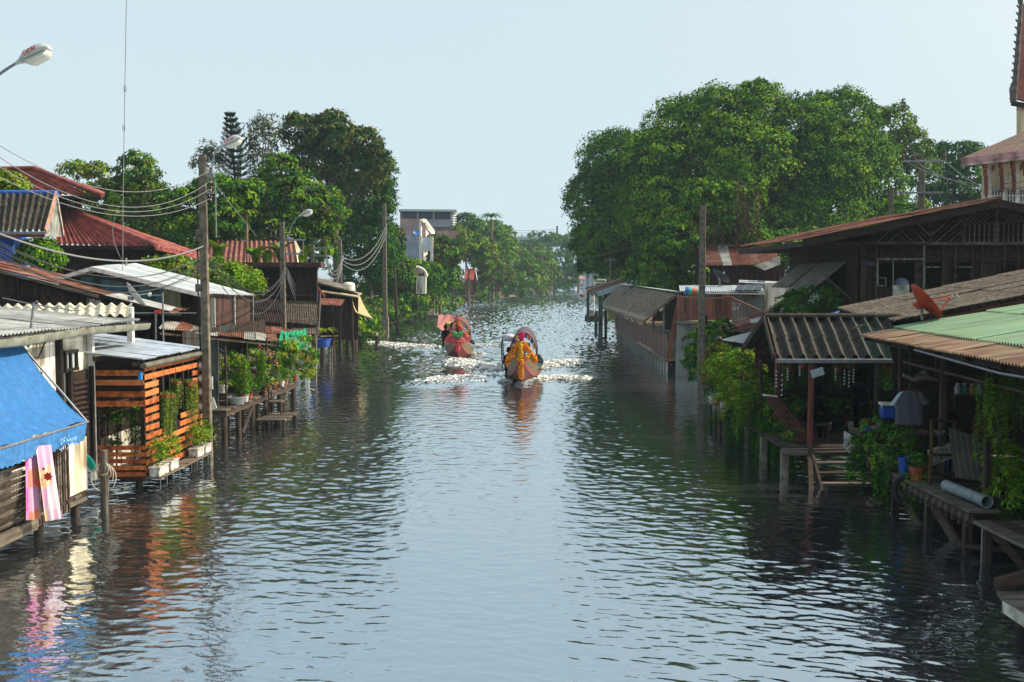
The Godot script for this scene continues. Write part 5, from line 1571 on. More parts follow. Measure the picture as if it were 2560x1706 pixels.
	# plant tables
	for q in [[845, 838, 60, "square dark planter table with dry brown grass beside the canopy house"], [905, 842, 66, "low plank table with pots beside the tall slim pole"]]:
		var c := U(q[0] + 15, q[1], q[2])
		var tb := thing("plant_table", q[3], "table", Vector3(c.x, 0, c.z), "plant tables over the water")
		p_box(tb, "tabletop", Vector3(c.x, c.y, c.z), Vector3(1.5, 0.1, 1.0), M.wood_dark)
		if q[0] == 845: p_box(tb, "trough", Vector3(c.x, c.y + 0.22, c.z), Vector3(1.3, 0.4, 0.9), M.wood_board)
		for sx in [-1, 1]:
			for sz in [-1, 1]: p_tube(tb, "leg", [Vector3(c.x + sx * 0.6, -0.6, c.z + sz * 0.4), Vector3(c.x + sx * 0.6, c.y, c.z + sz * 0.4)], 0.09, M.wood_post)
		for k in 4:
			var at := Vector3(c.x - 0.5 + k * 0.34, c.y + (0.42 if q[0] == 845 else 0.05), c.z + 0.1)
			pot(at, 0.13, 0.22, [M.plastic_white, M.terracotta, M.black][k % 3], "small potted plant on a plant table over the water", blades(at + Vector3.UP * 0.2, 18, 0.55, 0.03, [YL, OL, Color(0.2, 0.14, 0.06), LT], k + int(q[0])), "foliage", null, "pots on the plant tables")
	var bl := thing("blue_tub", "round blue plastic tub on a pole rack beside the corrugated awning", "tub", U(805, 868, 50))
	var bc := U(806, 868, 50)
	p_lathe(bl, "tub", bc, [[0, 0], [0.34, 0], [0.42, 0.36], [0.45, 0.38], [0.45, 0.41], [0.38, 0.41], [0.3, 0.05], [0, 0.05]], M.plastic_blue, 20)
	for k in 4: p_tube(bl, "rack_pole", [Vector3(bc.x + [-0.4, 0.4, -0.4, 0.4][k], -0.6, bc.z + [-0.3, -0.3, 0.3, 0.3][k]), Vector3(bc.x + [-0.4, 0.4, -0.4, 0.4][k], bc.y + 0.05, bc.z + [-0.3, -0.3, 0.3, 0.3][k])], 0.05, M.wood_grey, 6)
	var ft := thing("arching_plant", "yellow-green arching plant on the edge beside the blue tub", "plant", U(812, 845, 48.5))
	part(ft, "foliage", blades(U(808, 830, 48.5), 30, 0.9, 0.06, [YL, LT], 55), M.leaf, true)
	# tiled gable roof behind the bananas
	var gr := thing("tiled_gable_house", "house with faded red tiled roof and cream gable behind the banana plants", "house", Vector3(-14, 0.5, -58))
	var rf := Node3D.new(); rf.name = "roof"; gr.add_child(rf)
	roof(rf, U(505, 660, 54), U(745, 665, 54), U(520, 602, 57), U(735, 602, 57), 9, 2, 2, 0.05, [mat("faded_tile", "8a5a50", 0.75, "mottle", 0.5), mat("faded_tile2", "7d5049", 0.75, "mottle", 0.5)], "roof_tile", 0.01, "roman", 6)
	p_slab(gr, "gable", U(733, 606, 57), U(736, 606, 57.2), U(772, 690, 58), U(700, 690, 54.5), 0.08, M.cream)
	p_beam(gr, "barge_board", U(735, 602, 57), U(778, 690, 57.5), 0.06, 0.16, M.cream)
	p_slab(gr, "wall", U(505, 664, 55.5), U(745, 668, 55.5), U(745, 800, 55.5), U(505, 800, 55.5), 0.1, M.wood_dark)
	# pale green water wall
	var ww := thing("garden_wall", "pale green and white waterside wall behind the tall slim pole", "wall", G(980, 800))
	var A := G(925, 806); var B := G(1000, 800)
	for k in 7:
		var p := A.lerp(B, k / 7.0); var q := A.lerp(B, (k + 0.96) / 7.0)
		p_slab(ww, "wall_panel", Vector3(p.x, 2.6, p.z), Vector3(q.x, 2.6, q.z), Vector3(q.x, -0.2, q.z), Vector3(p.x, -0.2, p.z), 0.15, mat("mint_wall", "9fc8b8", 0.8, "streak", 0.4) if k % 2 else M.white_wall)

# ---------- right bank ----------
func right_bank():
	wooden_house()
	pale_house()
	green_roof_house()
	tile_porch()
	porch_things()
	walkway()
	vine_garden()
	bank_clutter()
	restaurant()
	rusty_houses()
	var b := G(1752, 1012)
	var p := utility_pole("shaded concrete pole with small plates beside the vine garden", b, U(1762, 514, 36).y, 0.26)
	for i in 4: p_box(p, "number_plate", U(1757, 835 + i * 18, 35.85), Vector3(0.09, 0.16, 0.03), M.steel)
	p_box(p, "strap", U(1760, 555, 36), Vector3(0.26, 0.3, 0.24), M.black)
	p_box(p, "strap", U(1757, 800, 36), Vector3(0.3, 0.3, 0.26), M.black)
	# double pole with insulators behind the wooden house
	var d := 62.0
	var q := utility_pole("pale power pole with two cross arms and brown insulators behind the wooden house", Vector3(U(2303, 520, d).x, 0.4, -d), U(2303, 395, d).y, 0.42)
	p_box(q, "crossarm", U(2310, 403, d - 0.2), Vector3(2.5, 0.12, 0.1), M.steel)
	p_box(q, "crossarm", U(2305, 482, d - 0.2), Vector3(2.5, 0.1, 0.1), M.steel)
	for px in [2258, 2287, 2362]:
		for k in 3: p_lathe(q, "insulator", U(px, 402, d - 0.25) + Vector3.UP * (0.1 + 0.12 * k), [[0, -0.05], [0.1, -0.04], [0.12, 0.0], [0.05, 0.05], [0, 0.06]], mat("porcelain", "5a4238"), 10)
	for i in 3: wire("power line leaving the pale cross-armed pole towards the bracketed house", sag(U([2265, 2290, 2365][i], 404, d), U(2620, 440 + i * 18, 48), 0.8, 14), 0.02, "power lines behind the wooden house", M.wire_pale)
	utility_pole("shorter plain concrete post left of the cross-armed power pole", Vector3(U(2228, 520, 58).x, 0.4, -58), U(2228, 475, 58).y, 0.3)

func wooden_house():
	var t := thing("wooden_house", "large dark wooden house with rusty roof and lattice gable", "house", C(11, 0.5, 34))
	var d0 := 30.0; var d1 := 40.9
	var rf := Node3D.new(); rf.name = "roof"; t.add_child(rf)
	roof(rf, C(7.1, 5.56, d0), C(7.1, 5.66, d1), C(12.77, 6.72, d0), C(12.77, 6.85, d1), 12, 3, 6, 0.014, [M.rust_red, M.rust_red2, M.rust_red], "roof_sheet", 0.015)
	roof(rf, C(18.4, 5.56, d0), C(18.4, 5.56, d1), C(12.77, 6.72, d0), C(12.77, 6.72, d1), 6, 2, 9, 0.014, [M.rust_red, M.rust_red2], "roof_sheet", 0.015)
	p_tube(rf, "ridge_cap", [C(12.77, 6.74, d0), C(12.77, 6.74, d1)], 0.09, M.rust_red, 8)
	p_beam(rf, "rake_flashing", C(7.6, 5.69, d0 - 0.02), C(12.77, 6.76, d0 - 0.02), 0.14, 0.025, mat("flashing", "b39a72", 0.6, "rust", 0.6))
	p_beam(rf, "barge_board", C(7.1, 5.44, d0 + 0.03), C(12.77, 6.6, d0 + 0.03), 0.05, 0.22, M.wood_dark)
	p_beam(rf, "barge_board", C(18.4, 5.44, d0 + 0.03), C(12.77, 6.6, d0 + 0.03), 0.05, 0.22, M.wood_dark)
	p_beam(rf, "eave_board", C(7.12, 5.44, d0), C(7.12, 5.44, d1), 0.05, 0.16, M.wood_dark)
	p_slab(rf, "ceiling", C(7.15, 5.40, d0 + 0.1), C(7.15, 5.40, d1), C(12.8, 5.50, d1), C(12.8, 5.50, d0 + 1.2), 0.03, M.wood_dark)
	# gable screen
	var y0 := 5.47
	var gz := d0 + 0.9
	var gx := func(px: float) -> float: return U(px, 600, gz).x
	var top := func(x: float) -> float: return 5.50 + (1.0 - absf(x - (12.77 + 0.047 * gz)) / 5.67) * 1.1
	p_beam(t, "gable_sill", Vector3(gx.call(2045), y0, -gz), Vector3(gx.call(2700), y0, -gz), 0.08, 0.09, M.wood_grey)
	for px in [2108, 2180, 2253, 2325, 2405, 2490, 2575]:
		var x: float = gx.call(px)
		p_beam(t, "gable_post", Vector3(x, y0, -gz + 0.02), Vector3(x, top.call(x), -gz + 0.02), 0.07, 0.07, M.wood_grey if px == 2490 else M.wood_old, Vector3(0, 0, 1))
	# slanting laths, panel by panel
	for pn in [[2180, 2253, 1], [2253, 2325, -1], [2325, 2405, 1]]:
		var xa: float = gx.call(pn[0]); var xb: float = gx.call(pn[1])
		for k in 9:
			var f := (k - 4) / 5.0
			var pts := []
			for s in 25:
				var u := s / 24.0
				var x := lerpf(xa, xb, u)
				var y: float = y0 + 0.05 + (u * pn[2] + f + (0.0 if pn[2] > 0 else 1.0)) * 0.85
				if y > y0 + 0.03 and y < top.call(x) - 0.05: pts.append(Vector3(x, y, -gz + 0.03))
			if pts.size() > 2: p_beam(t, "gable_lath", pts[0], pts[-1], 0.035, 0.03, M.wood_grey if k % 2 else M.wood_old, Vector3(0, 0, 1))
	for pn in [[2405, 2490], [2490, 2575]]:
		var xa: float = gx.call(pn[0]); var xb: float = gx.call(pn[1])
		p_beam(t, "gable_rail", Vector3(xa, 6.08, -gz + 0.03), Vector3(xb, 6.08, -gz + 0.03), 0.04, 0.05, M.wood_old)
		for k in 7:
			var x := lerpf(xa, xb, (k + 0.5) / 7.0)
			p_beam(t, "gable_lath", Vector3(x, y0, -gz + 0.03), Vector3(x, 6.06, -gz + 0.03), 0.03, 0.03, M.wood_grey, Vector3(0, 0, 1))
			if k < 5:
				var sgn := 1.0 if pn[0] == 2405 else -1.0
				var xs := lerpf(xa, xb, (k + 0.2) / 7.0) if sgn > 0 else lerpf(xb, xa, (k + 0.2) / 7.0)
				var xe := xs + sgn * 0.5
				p_beam(t, "gable_lath", Vector3(xs, 6.1, -gz + 0.03), Vector3(xe, minf(6.55, top.call(xe) - 0.04), -gz + 0.03), 0.03, 0.03, M.wood_grey, Vector3(0, 0, 1))
	for px in [2060, 2072, 2084, 2096, 2118, 2135, 2155]:
		var x: float = gx.call(px)
		p_beam(t, "gable_lath", Vector3(x, y0, -gz + 0.03), Vector3(x, top.call(x), -gz + 0.03), 0.035, 0.03, M.wood_old, Vector3(0, 0, 1))
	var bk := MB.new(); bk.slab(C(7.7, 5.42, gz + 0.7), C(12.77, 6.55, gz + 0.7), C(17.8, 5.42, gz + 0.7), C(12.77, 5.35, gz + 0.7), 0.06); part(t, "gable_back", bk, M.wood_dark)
	# walls in boards
	var wz := 31.2
	for i in 12:
		var y := 5.42 - i * 0.17
		if i > 2: break
		p_beam(t, "wall_board", C(9.08, y - 0.08, wz), C(18, y - 0.08, wz), 0.03, 0.165, [M.wood_dark, M.wood_board][i % 2])
	# front: posts, openings with frames, panels between
	var yb := 2.6
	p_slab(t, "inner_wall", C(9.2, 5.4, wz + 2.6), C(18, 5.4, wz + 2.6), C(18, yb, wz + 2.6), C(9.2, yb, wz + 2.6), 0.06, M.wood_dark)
	p_slab(t, "floor", C(9.0, 3.35, wz), C(18, 3.35, wz), C(18, 3.35, 40.5), C(9.0, 3.35, 40.5), 0.12, M.wood_dark)
	for px in [2157, 2190, 2310, 2358, 2388, 2430, 2454, 2510, 2545]:
		p_beam(t, "wall_post", U(px, 610, wz), U(px, 800, wz), 0.14 if px == 2157 else 0.07, 0.1, M.wood_old if px != 2310 else mat("pale_post", "8d9290", 0.8, "grain_v", 0.8), Vector3(0, 0, 1))
	for pn in [[2160, 2190, 645, 800], [2288, 2310, 648, 800], [2358, 2387, 645, 800], [2430, 2453, 648, 800], [2455, 2510, 640, 800], [2190, 2232, 715, 770], [2388, 2430, 705, 800]]:
		p_slab(t, "wall_panel", U(pn[0], pn[2], wz + 0.06), U(pn[1], pn[2], wz + 0.06), U(pn[1], pn[3], wz + 0.06), U(pn[0], pn[3], wz + 0.06), 0.03, [M.wood_old, M.wood_dark, M.wood_board][rng.randi() % 3])
	p_slab(t, "blue_pane", U(2166, 648, wz + 0.02), U(2187, 648, wz + 0.02), U(2187, 664, wz + 0.02), U(2166, 664, wz + 0.02), 0.02, mat("blue_pane", "2b3560", 0.3))
	var wn := p_beam(t, "window_frame", U(2192, 648, wz - 0.03), U(2310, 648, wz - 0.03), 0.05, 0.05, M.pale_post)
	p_beam(wn, "frame_bar", U(2194, 648, wz - 0.03), U(2194, 715, wz - 0.03), 0.05, 0.05, M.pale_post, Vector3(0, 0, 1))
	p_beam(wn, "frame_bar", U(2233, 648, wz - 0.03), U(2233, 715, wz - 0.03), 0.03, 0.04, M.pale_post, Vector3(0, 0, 1))
	for e in [[2194, 695, 2216, 695], [2194, 715, 2216, 715], [2195, 695, 2195, 715], [2215, 695, 2215, 715], [2388, 668, 2430, 668], [2315, 668, 2358, 668]]:
		p_beam(wn, "frame_bar", U(e[0], e[1], wz - 0.05), U(e[2], e[3], wz - 0.05), 0.03, 0.03, M.pale_post, Vector3(0, 0, 1))
	var pc := p_slab(t, "pale_counter", U(2233, 714, wz - 0.05), U(2274, 712, wz - 0.05), U(2274, 745, wz - 0.05), U(2233, 747, wz - 0.05), 0.05, mat("dull_white", "b0b4ae", 0.7, "mottle", 0.6))
	p_lathe(pc, "round_vessel", U(2254, 714, wz + 0.3), [[0, 0], [0.22, 0.0], [0.21, 0.12], [0.12, 0.22], [0, 0.24]], mat("vessel", "6a7488", 0.4), 16)
	# canal side wall with propped shutters
	var x := 9.05
	boards(t, "side_board", C(x, 3.3, wz), C(x, 3.3, 40.5), Vector3(0, 2.15, 0), 34, 0.03, 0.03, [M.wood_dark, M.wood_board])
	p_slab(t, "shutter", C(x - 0.05, 4.95, 36.0), C(x - 0.05, 4.95, 38.6), C(x - 1.1, 4.1, 38.6), C(x - 1.1, 4.1, 36.0), 0.04, mat("shutter_grey", "8a8c88", 0.7, "streak", 0.5))
	p_slab(t, "shutter", C(x - 0.05, 4.95, 32.4), C(x - 0.05, 4.95, 35.6), C(x - 1.2, 4.0, 35.6), C(x - 1.2, 4.0, 32.4), 0.04, M.shutter_grey)
	p_tube(t, "shutter_prop", [U(2053, 682, 32.6), U(2128, 748, 31.6)], 0.025, M.wood_grey, 6)
	p_tube(t, "shutter_prop", [C(x - 1.1, 4.0, 35.4), C(x, 3.5, 35.2)], 0.025, M.wood_grey, 6)
	for q in [32, 35, 38, 40.4]: p_tube(t, "stilt", [C(9.2, 0.2, q), C(9.2, 3.3, q)], 0.12, M.wood_post)
	# white-flowered bush at the near corner
	var bs := thing("flowering_bush", "green bush with white flower sprays below the propped shutters", "bush", C(8.2, 2.4, 34))
	part(bs, "foliage", foliage([[U(2010, 760, 33), Vector3(0.85, 0.5, 0.8)], [U(2060, 745, 32.5), Vector3(0.6, 0.5, 0.6)], [U(1975, 780, 34), Vector3(0.6, 0.45, 0.7)], [U(2020, 790, 33), Vector3(0.8, 0.4, 0.7)]], 6500, 0.11, [DK, MD, MD], 301), M.leaf, true)
	part(bs, "blossom", foliage([[U(2005, 790, 32.6), Vector3(0.25, 0.4, 0.2)], [U(1965, 790, 33.6), Vector3(0.2, 0.3, 0.2)], [U(2035, 748, 32.2), Vector3(0.16, 0.25, 0.2)]], 500, 0.06, [Color(0.55, 0.6, 0.55), Color(0.4, 0.5, 0.4)], 302, {"per": 6, "hollow": 0.1}), M.petal, true)

func pale_house():
	var d := 52.0
	var t := thing("bracketed_house", "tall pale house with carved brackets and barred windows behind the wooden house", "house", Vector3(26, 0.5, -55))
	p_slab(t, "front_wall", U(2468, 400, d), U(2700, 400, d), U(2700, 620, d), U(2468, 620, d), 0.2, M.cream)
	var a := U(2468, 400, d)
	p_slab(t, "side_wall", a, a + Vector3(4.2, 0, -8), Vector3(a.x + 4.2, 3, a.z - 8), Vector3(a.x, 3, a.z), 0.2, M.cream)
	roof(t, U(2404, 398, d - 1.6), U(2700, 358, d - 1.6), U(2560, 330, d + 3), U(2760, 250, d + 3), 7, 3, 3, 0.03, [mat("brown_tile", "5a4038", 0.8, "mottle", 0.6), mat("brown_tile2", "4e3832", 0.8, "mottle", 0.5)], "roof_tile", 0.01, "roman", 6)
	p_slab(t, "soffit", U(2404, 404, d - 1.6), U(2700, 372, d - 1.6), U(2700, 405, d + 0.2), U(2450, 412, d + 0.2), 0.06, mat("soffit_cream", "cfc4b8", 0.8, "mottle", 0.4))
	p_beam(t, "fascia", U(2404, 402, d - 1.62), U(2700, 368, d - 1.62), 0.06, 0.3, mat("pink_fascia", "b98f94", 0.7, "mottle", 0.4))
	p_beam(t, "fascia", U(2404, 412, d - 1.6), U(2700, 380, d - 1.6), 0.05, 0.16, mat("pale_fascia", "c8b6b4", 0.7, "mottle", 0.4))
	for px in [2462, 2502, 2532, 2562]:
		var s := MB.new()
		var p0 := U(px, 412, d - 1.3); var p1 := U(px + 4, 480, d - 0.1)
		for k in 6:
			var f := k / 5.0
			var q := p0.lerp(p1, f) + Vector3(0, 0.28 * sin(PI * f) * -0.6, 0.1 * sin(PI * f))
			s.box(q, Vector3(0.11, 0.34, 0.26 - f * 0.1), Basis())
		part(t, "bracket", s, mat("bracket_red", "8a4e38", 0.8, "mottle", 0.8))
	for px in [2480, 2518, 2550, 2590]:
		var w := p_slab(t, "window", U(px, 474, d - 0.12), U(px + 22, 472, d - 0.12), U(px + 22, 520, d - 0.12), U(px, 520, d - 0.12), 0.04, mat("pane_blue", "56667a", 0.2))
		for k in 4: p_beam(w, "window_bar", U(px + k * 7.3, 473, d - 0.18), U(px + k * 7.3, 520, d - 0.18), 0.04, 0.04, M.white_paint, Vector3(0, 0, 1))
		for k in 3: p_beam(w, "window_bar", U(px, 474 + k * 16, d - 0.18), U(px + 22, 473 + k * 16, d - 0.18), 0.04, 0.04, M.white_paint)
	for px in [2474, 2510, 2543]: p_beam(t, "pilaster", U(px, 405, d - 0.15), U(px, 620, d - 0.15), 0.16, 0.1, M.white_paint, Vector3(0, 0, 1))
	# temple roof at the corner of the picture
	var e := 60.0
	var tr := thing("temple_roof", "steep red temple roof with toothed gable edge and carved finial", "temple", Vector3(32, 0.5, -62))
	p_slab(tr, "roof_slope", U(2542, 246, e), U(2600, 262, e), U(2600, -60, e + 1), U(2556, 20, e + 0.6), 0.2, mat("temple_red", "7a2f28", 0.6, "mottle", 0.5))
	var sp := [U(2534, 256, e - 0.1), U(2540, 190, e - 0.1), U(2546, 110, e - 0.1), U(2552, 30, e - 0.1), U(2556, -30, e - 0.1)]
	p_tube(tr, "barge_spine", sp, [0.2, 0.16, 0.14, 0.12, 0.1], mat("temple_grey", "6f6566", 0.7, "mottle", 0.6), 8)
	for i in 16:
		var f := i / 16.0
		var q: Vector3 = sp[0].lerp(sp[4], f)
		p_beam(tr, "tooth", q, q + Vector3(-0.22, 0.25, 0), 0.06, 0.08, M.temple_grey)
	p_beam(tr, "eave_beam", U(2530, 258, e - 0.1), U(2600, 270, e - 0.1), 0.2, 0.26, M.wood_dark)
	p_tube(tr, "finial", [U(2533, 245, e - 0.1), U(2529, 222, e - 0.1), U(2533, 202, e - 0.1)], [0.16, 0.12, 0.02], M.temple_grey, 7)
	p_tube(tr, "finial", [U(2550, 10, e - 0.1), U(2545, -4, e - 0.1)], [0.08, 0.03], M.temple_grey, 6)
	p_slab(tr, "gable_wall", U(2548, 262, e + 1), U(2620, 275, e + 1), U(2620, 620, e + 1), U(2548, 620, e + 1), 0.3, M.cream)

func green_roof_house():
	var t := thing("green_roof_house", "open waterside house under a faded green corrugated roof with rusty eave", "house", C(8, 0.7, 17))
	var rf := Node3D.new(); rf.name = "roof"; t.add_child(rf)
	# two rows: rusty lower sheets, green upper sheets; corrugations run away from the canal
	var pitch := 0.17
	var rowm := [[M.rust_green, M.rust_green2], [M.green_roof, M.green_roof2], [M.green_roof, M.green_roof2], [M.green_roof2]]
	var xs := [6.2, 7.0, 8.9, 11.0, 13.4]
	for k in 4:
		roof(rf, C(xs[k] - (0.08 if k else 0.0), 3.30 + (xs[k] - 6.2) * pitch + 0.02 * k, 11.0), C(xs[k] - (0.08 if k else 0.0), 3.27 + (xs[k] - 6.2) * pitch + 0.02 * k, 21.2), C(xs[k + 1], 3.30 + (xs[k + 1] - 6.2) * pitch + 0.02 * k, 11.0), C(xs[k + 1], 3.27 + (xs[k + 1] - 6.2) * pitch + 0.02 * k, 21.2), 12, 1, 8, 0.022, rowm[k], "roof_sheet", 0.01)
	p_beam(rf, "eave_beam", C(6.45, 3.2, 11), C(6.45, 3.2, 21.1), 0.08, 0.12, M.wood_dark)
	p_tube(rf, "eave_pipe", [C(6.25, 3.2, 11), C(6.25, 3.12, 14.5), C(6.25, 3.2, 18)], 0.02, M.steel, 6)
	for i in 8: p_beam(rf, "rafter", C(6.3, 3.2, 12 + i * 1.3), C(13.2, 4.35, 12 + i * 1.3), 0.06, 0.1, M.wood_dark)
	p_beam(rf, "loose_stick", U(2124, 826, 21.4), U(2158, 812, 21.4), 0.03, 0.03, M.wood_grey)
	# back wall, posts
	boards(t, "back_board", C(9.6, 0.7, 12), C(9.6, 0.7, 22), Vector3(0, 3.1, 0), 40, 0.02, 0.03, [M.wood_dark, M.wood_board])
	p_slab(t, "end_wall", C(6.9, 3.3, 21.6), C(12, 4.1, 21.6), C(12, 0.7, 21.6), C(7.6, 0.7, 21.6), 0.05, M.wood_dark)
	for d in [16.6, 18.6, 20.9]: p_beam(t, "post", C(7.0, 0.7, d), C(7.0, 3.3, d), 0.1, 0.1, M.wood_post)
	p_beam(t, "hanging_rail", C(7.0, 2.75, 14), C(7.0, 2.75, 20.8), 0.04, 0.05, M.wood_old)
	# deck boards
	boards(t, "floor_board", C(6.62, 0.66, 16.35), C(6.5, 0.66, 21.4), Vector3(4.0, 0, 0), 34, 0.03, 0.05, [M.wood_dark, M.wood_old])
	# asbestos roof behind
	var a := thing("grey_roof_house", "house under a weathered grey corrugated roof behind the red dish", "house", C(9, 0.5, 27))
	var ar := Node3D.new(); ar.name = "roof"; a.add_child(ar)
	roof(ar, C(7.8, 3.46, 23.6), C(7.8, 3.56, 29), C(15.5, 5.0, 23.6), C(15.5, 5.15, 29), 6, 5, 6, 0.026, [M.asb, M.asb2], "roof_sheet", 0.014)
	p_beam(ar, "rake_board", C(8.4, 3.4, 23.7), C(15.5, 4.85, 23.7), 0.05, 0.16, mat("rake_brown", "5c3a2a", 0.8, "grain_h", 0.8))
	p_slab(a, "front_wall", C(8.3, 3.45, 24.2), C(15, 4.6, 24.2), C(15, 0.6, 24.2), C(8.3, 0.6, 24.2), 0.06, M.wood_dark)
	p_slab(a, "side_wall", C(8.3, 3.45, 24.2), C(8.3, 3.5, 28.6), C(8.3, 0.6, 28.6), C(8.3, 0.6, 24.2), 0.06, M.wood_dark)
	# red dish
	var ds := thing("satellite_dish", "large red satellite dish on a short mast between the grey and green roofs", "satellite dish", U(2285, 800, 21.4))
	var red := mat("dish_red", "b8432a", 0.5, "mottle", 0.8)
	var c := U(2305, 762, 21.2)
	dish(ds, c, Vector3(0.74, 0.62, 0.06).normalized(), 0.445, red, red, U(2385, 740, 21.4))
	p_box(ds, "bracket", U(2300, 762, 21.25), Vector3(0.26, 0.08, 0.1), red)
	p_tube(ds, "mast", [U(2306, 800, 21.3), U(2304, 765, 21.3)], 0.03, M.steel, 8)
	p_tube(ds, "feed_stay", [U(2345, 785, 21.3), U(2378, 742, 21.4)], 0.018, red, 6)
	p_tube(ds, "feed_stay", [U(2390, 735, 21.4), U(2406, 752, 21.4), U(2385, 752, 21.4)], 0.012, M.plastic_white, 5)

func tile_porch():
	var t := thing("tiled_porch", "open porch with dark roman-tiled roof and reddish posts over the water", "porch", C(5.6, 0.7, 23))
	var rf := Node3D.new(); rf.name = "roof"; t.add_child(rf)
	var dk := [M.grey_tile, mat("grey_tile3", "6a665e", 0.85, "lichen", 0.6), mat("grey_tile_green", "4f7a66", 0.8, "lichen", 0.5)]
	# eleven columns of tiles, two rows; two of the columns are green
	var e0 := V(5.84, 2.72, 22.5); var e1 := V(9.0, 2.72, 22.5)
	var r0 := V(6.05, 3.5, 24.3); var r1 := V(9.2, 3.5, 24.3)
	for k in 11:
		var u0 := k / 11.0; var u1 := (k + 1) / 11.0
		var gm: Array = [dk[2]] if k in [7, 8] else [dk[0], dk[1]]
		roof(rf, e0.lerp(e1, u0), e0.lerp(e1, u1), r0.lerp(r1, u0), r0.lerp(r1, u1), 1, 2, 1, 0.06, gm, "roof_tile", 0.006, "roman", 10)
	p_tube(rf, "ridge_cap", [r0 + Vector3(-0.05, 0.04, 0), r1 + Vector3(0, 0.04, 0)], 0.075, M.grey_tile3, 8)
	p_beam(rf, "gutter", e0 + Vector3(-0.02, -0.09, 0.02), e1 + Vector3(0, -0.09, 0.02), 0.1, 0.09, M.steel)
	p_beam(rf, "barge_board", e0 + Vector3(-0.07, -0.02, 0), r0 + Vector3(-0.07, 0.0, 0), 0.04, 0.16, M.wood_dark)
	p_beam(rf, "barge_board", r0 + Vector3(-0.07, 0, 0), V(5.95, 2.6, 26.4), 0.04, 0.16, M.wood_dark)
	roof(rf, V(6.0, 2.65, 26.3), V(9, 2.65, 26.3), r0, r1, 6, 1, 2, 0.045, [dk[0], dk[1]], "roof_tile", 0.006, "roman", 6)
	var red := mat("post_red", "6e3a30", 0.75, "grain_v", 0.8)
	for q in [[6.65, 22.65], [6.35, 24.4], [6.3, 26.2], [8.9, 22.7]]: p_beam(t, "post", V(q[0], 0.65, q[1]), V(q[0], 2.68, q[1]), 0.11, 0.11, red)
	p_beam(t, "tie_beam", V(5.95, 2.62, 22.65), V(9.0, 2.62, 22.65), 0.08, 0.1, M.wood_dark)
	boards(t, "floor_board", V(6.0, 0.68, 22.6), V(6.0, 0.68, 26.5), Vector3(3.4, 0, 0), 22, 0.03, 0.05, [M.wood_dark, M.wood_old])
	p_beam(t, "edge_beam", V(6.0, 0.6, 22.55), V(8.2, 0.6, 22.55), 0.1, 0.16, M.wood_grey)
	p_slab(t, "back_wall", V(6.4, 2.7, 26.45), V(9.4, 2.7, 26.45), V(9.4, 0.7, 26.45), V(6.4, 0.7, 26.45), 0.05, M.wood_dark)
	for q in [[6.1, 22.7], [6.1, 24.6], [6.1, 26.3], [8.0, 22.7]]: p_beam(t, "stilt", V(q[0], -0.6, q[1]), V(q[0], 0.62, q[1]), 0.16, 0.16, M.concrete)
	# leaning slatted bench back
	for k in 5: p_beam(t, "rail_slat", V(6.08 + k * 0.055, 1.62, 24.3 - k * 0.05), V(6.42 + k * 0.09, 0.75, 23.0 - k * 0.04), 0.06, 0.03, mat("slat_red", "5a322a", 0.8, "grain_h", 0.8))
	p_beam(t, "rail_cap", V(6.0, 1.66, 24.35), V(6.35, 1.62, 24.35), 0.06, 0.04, M.white_paint)
	# stairs to the water
	var st := thing("water_stairs", "dark wooden steps leading from the tiled porch down to the water", "stairs", V(7.1, 0, 22))
	for i in 5: p_beam(st, "tread", V(6.62, 0.62 - i * 0.19, 22.35 - i * 0.2), V(7.75, 0.62 - i * 0.19, 22.35 - i * 0.2), 0.24, 0.05, [M.wood_old, M.wood_grey][i % 2])
	for x in [6.6, 7.78]: p_beam(st, "stringer", V(x, 0.7, 22.5), V(x, -0.35, 21.3), 0.06, 0.2, M.wood_old)
	p_beam(st, "landing_board", V(6.6, 0.06, 21.25), V(8.3, 0.06, 21.25), 0.3, 0.12, M.wood_dark)
	p_beam(st, "landing_board", V(6.62, -0.08, 21.0), V(8.25, -0.08, 21.0), 0.3, 0.12, M.wood_dark)
	p_beam(st, "slanting_brace", V(6.55, 0.55, 22.3), V(6.15, -0.5, 20.7), 0.1, 0.08, M.wood_old)

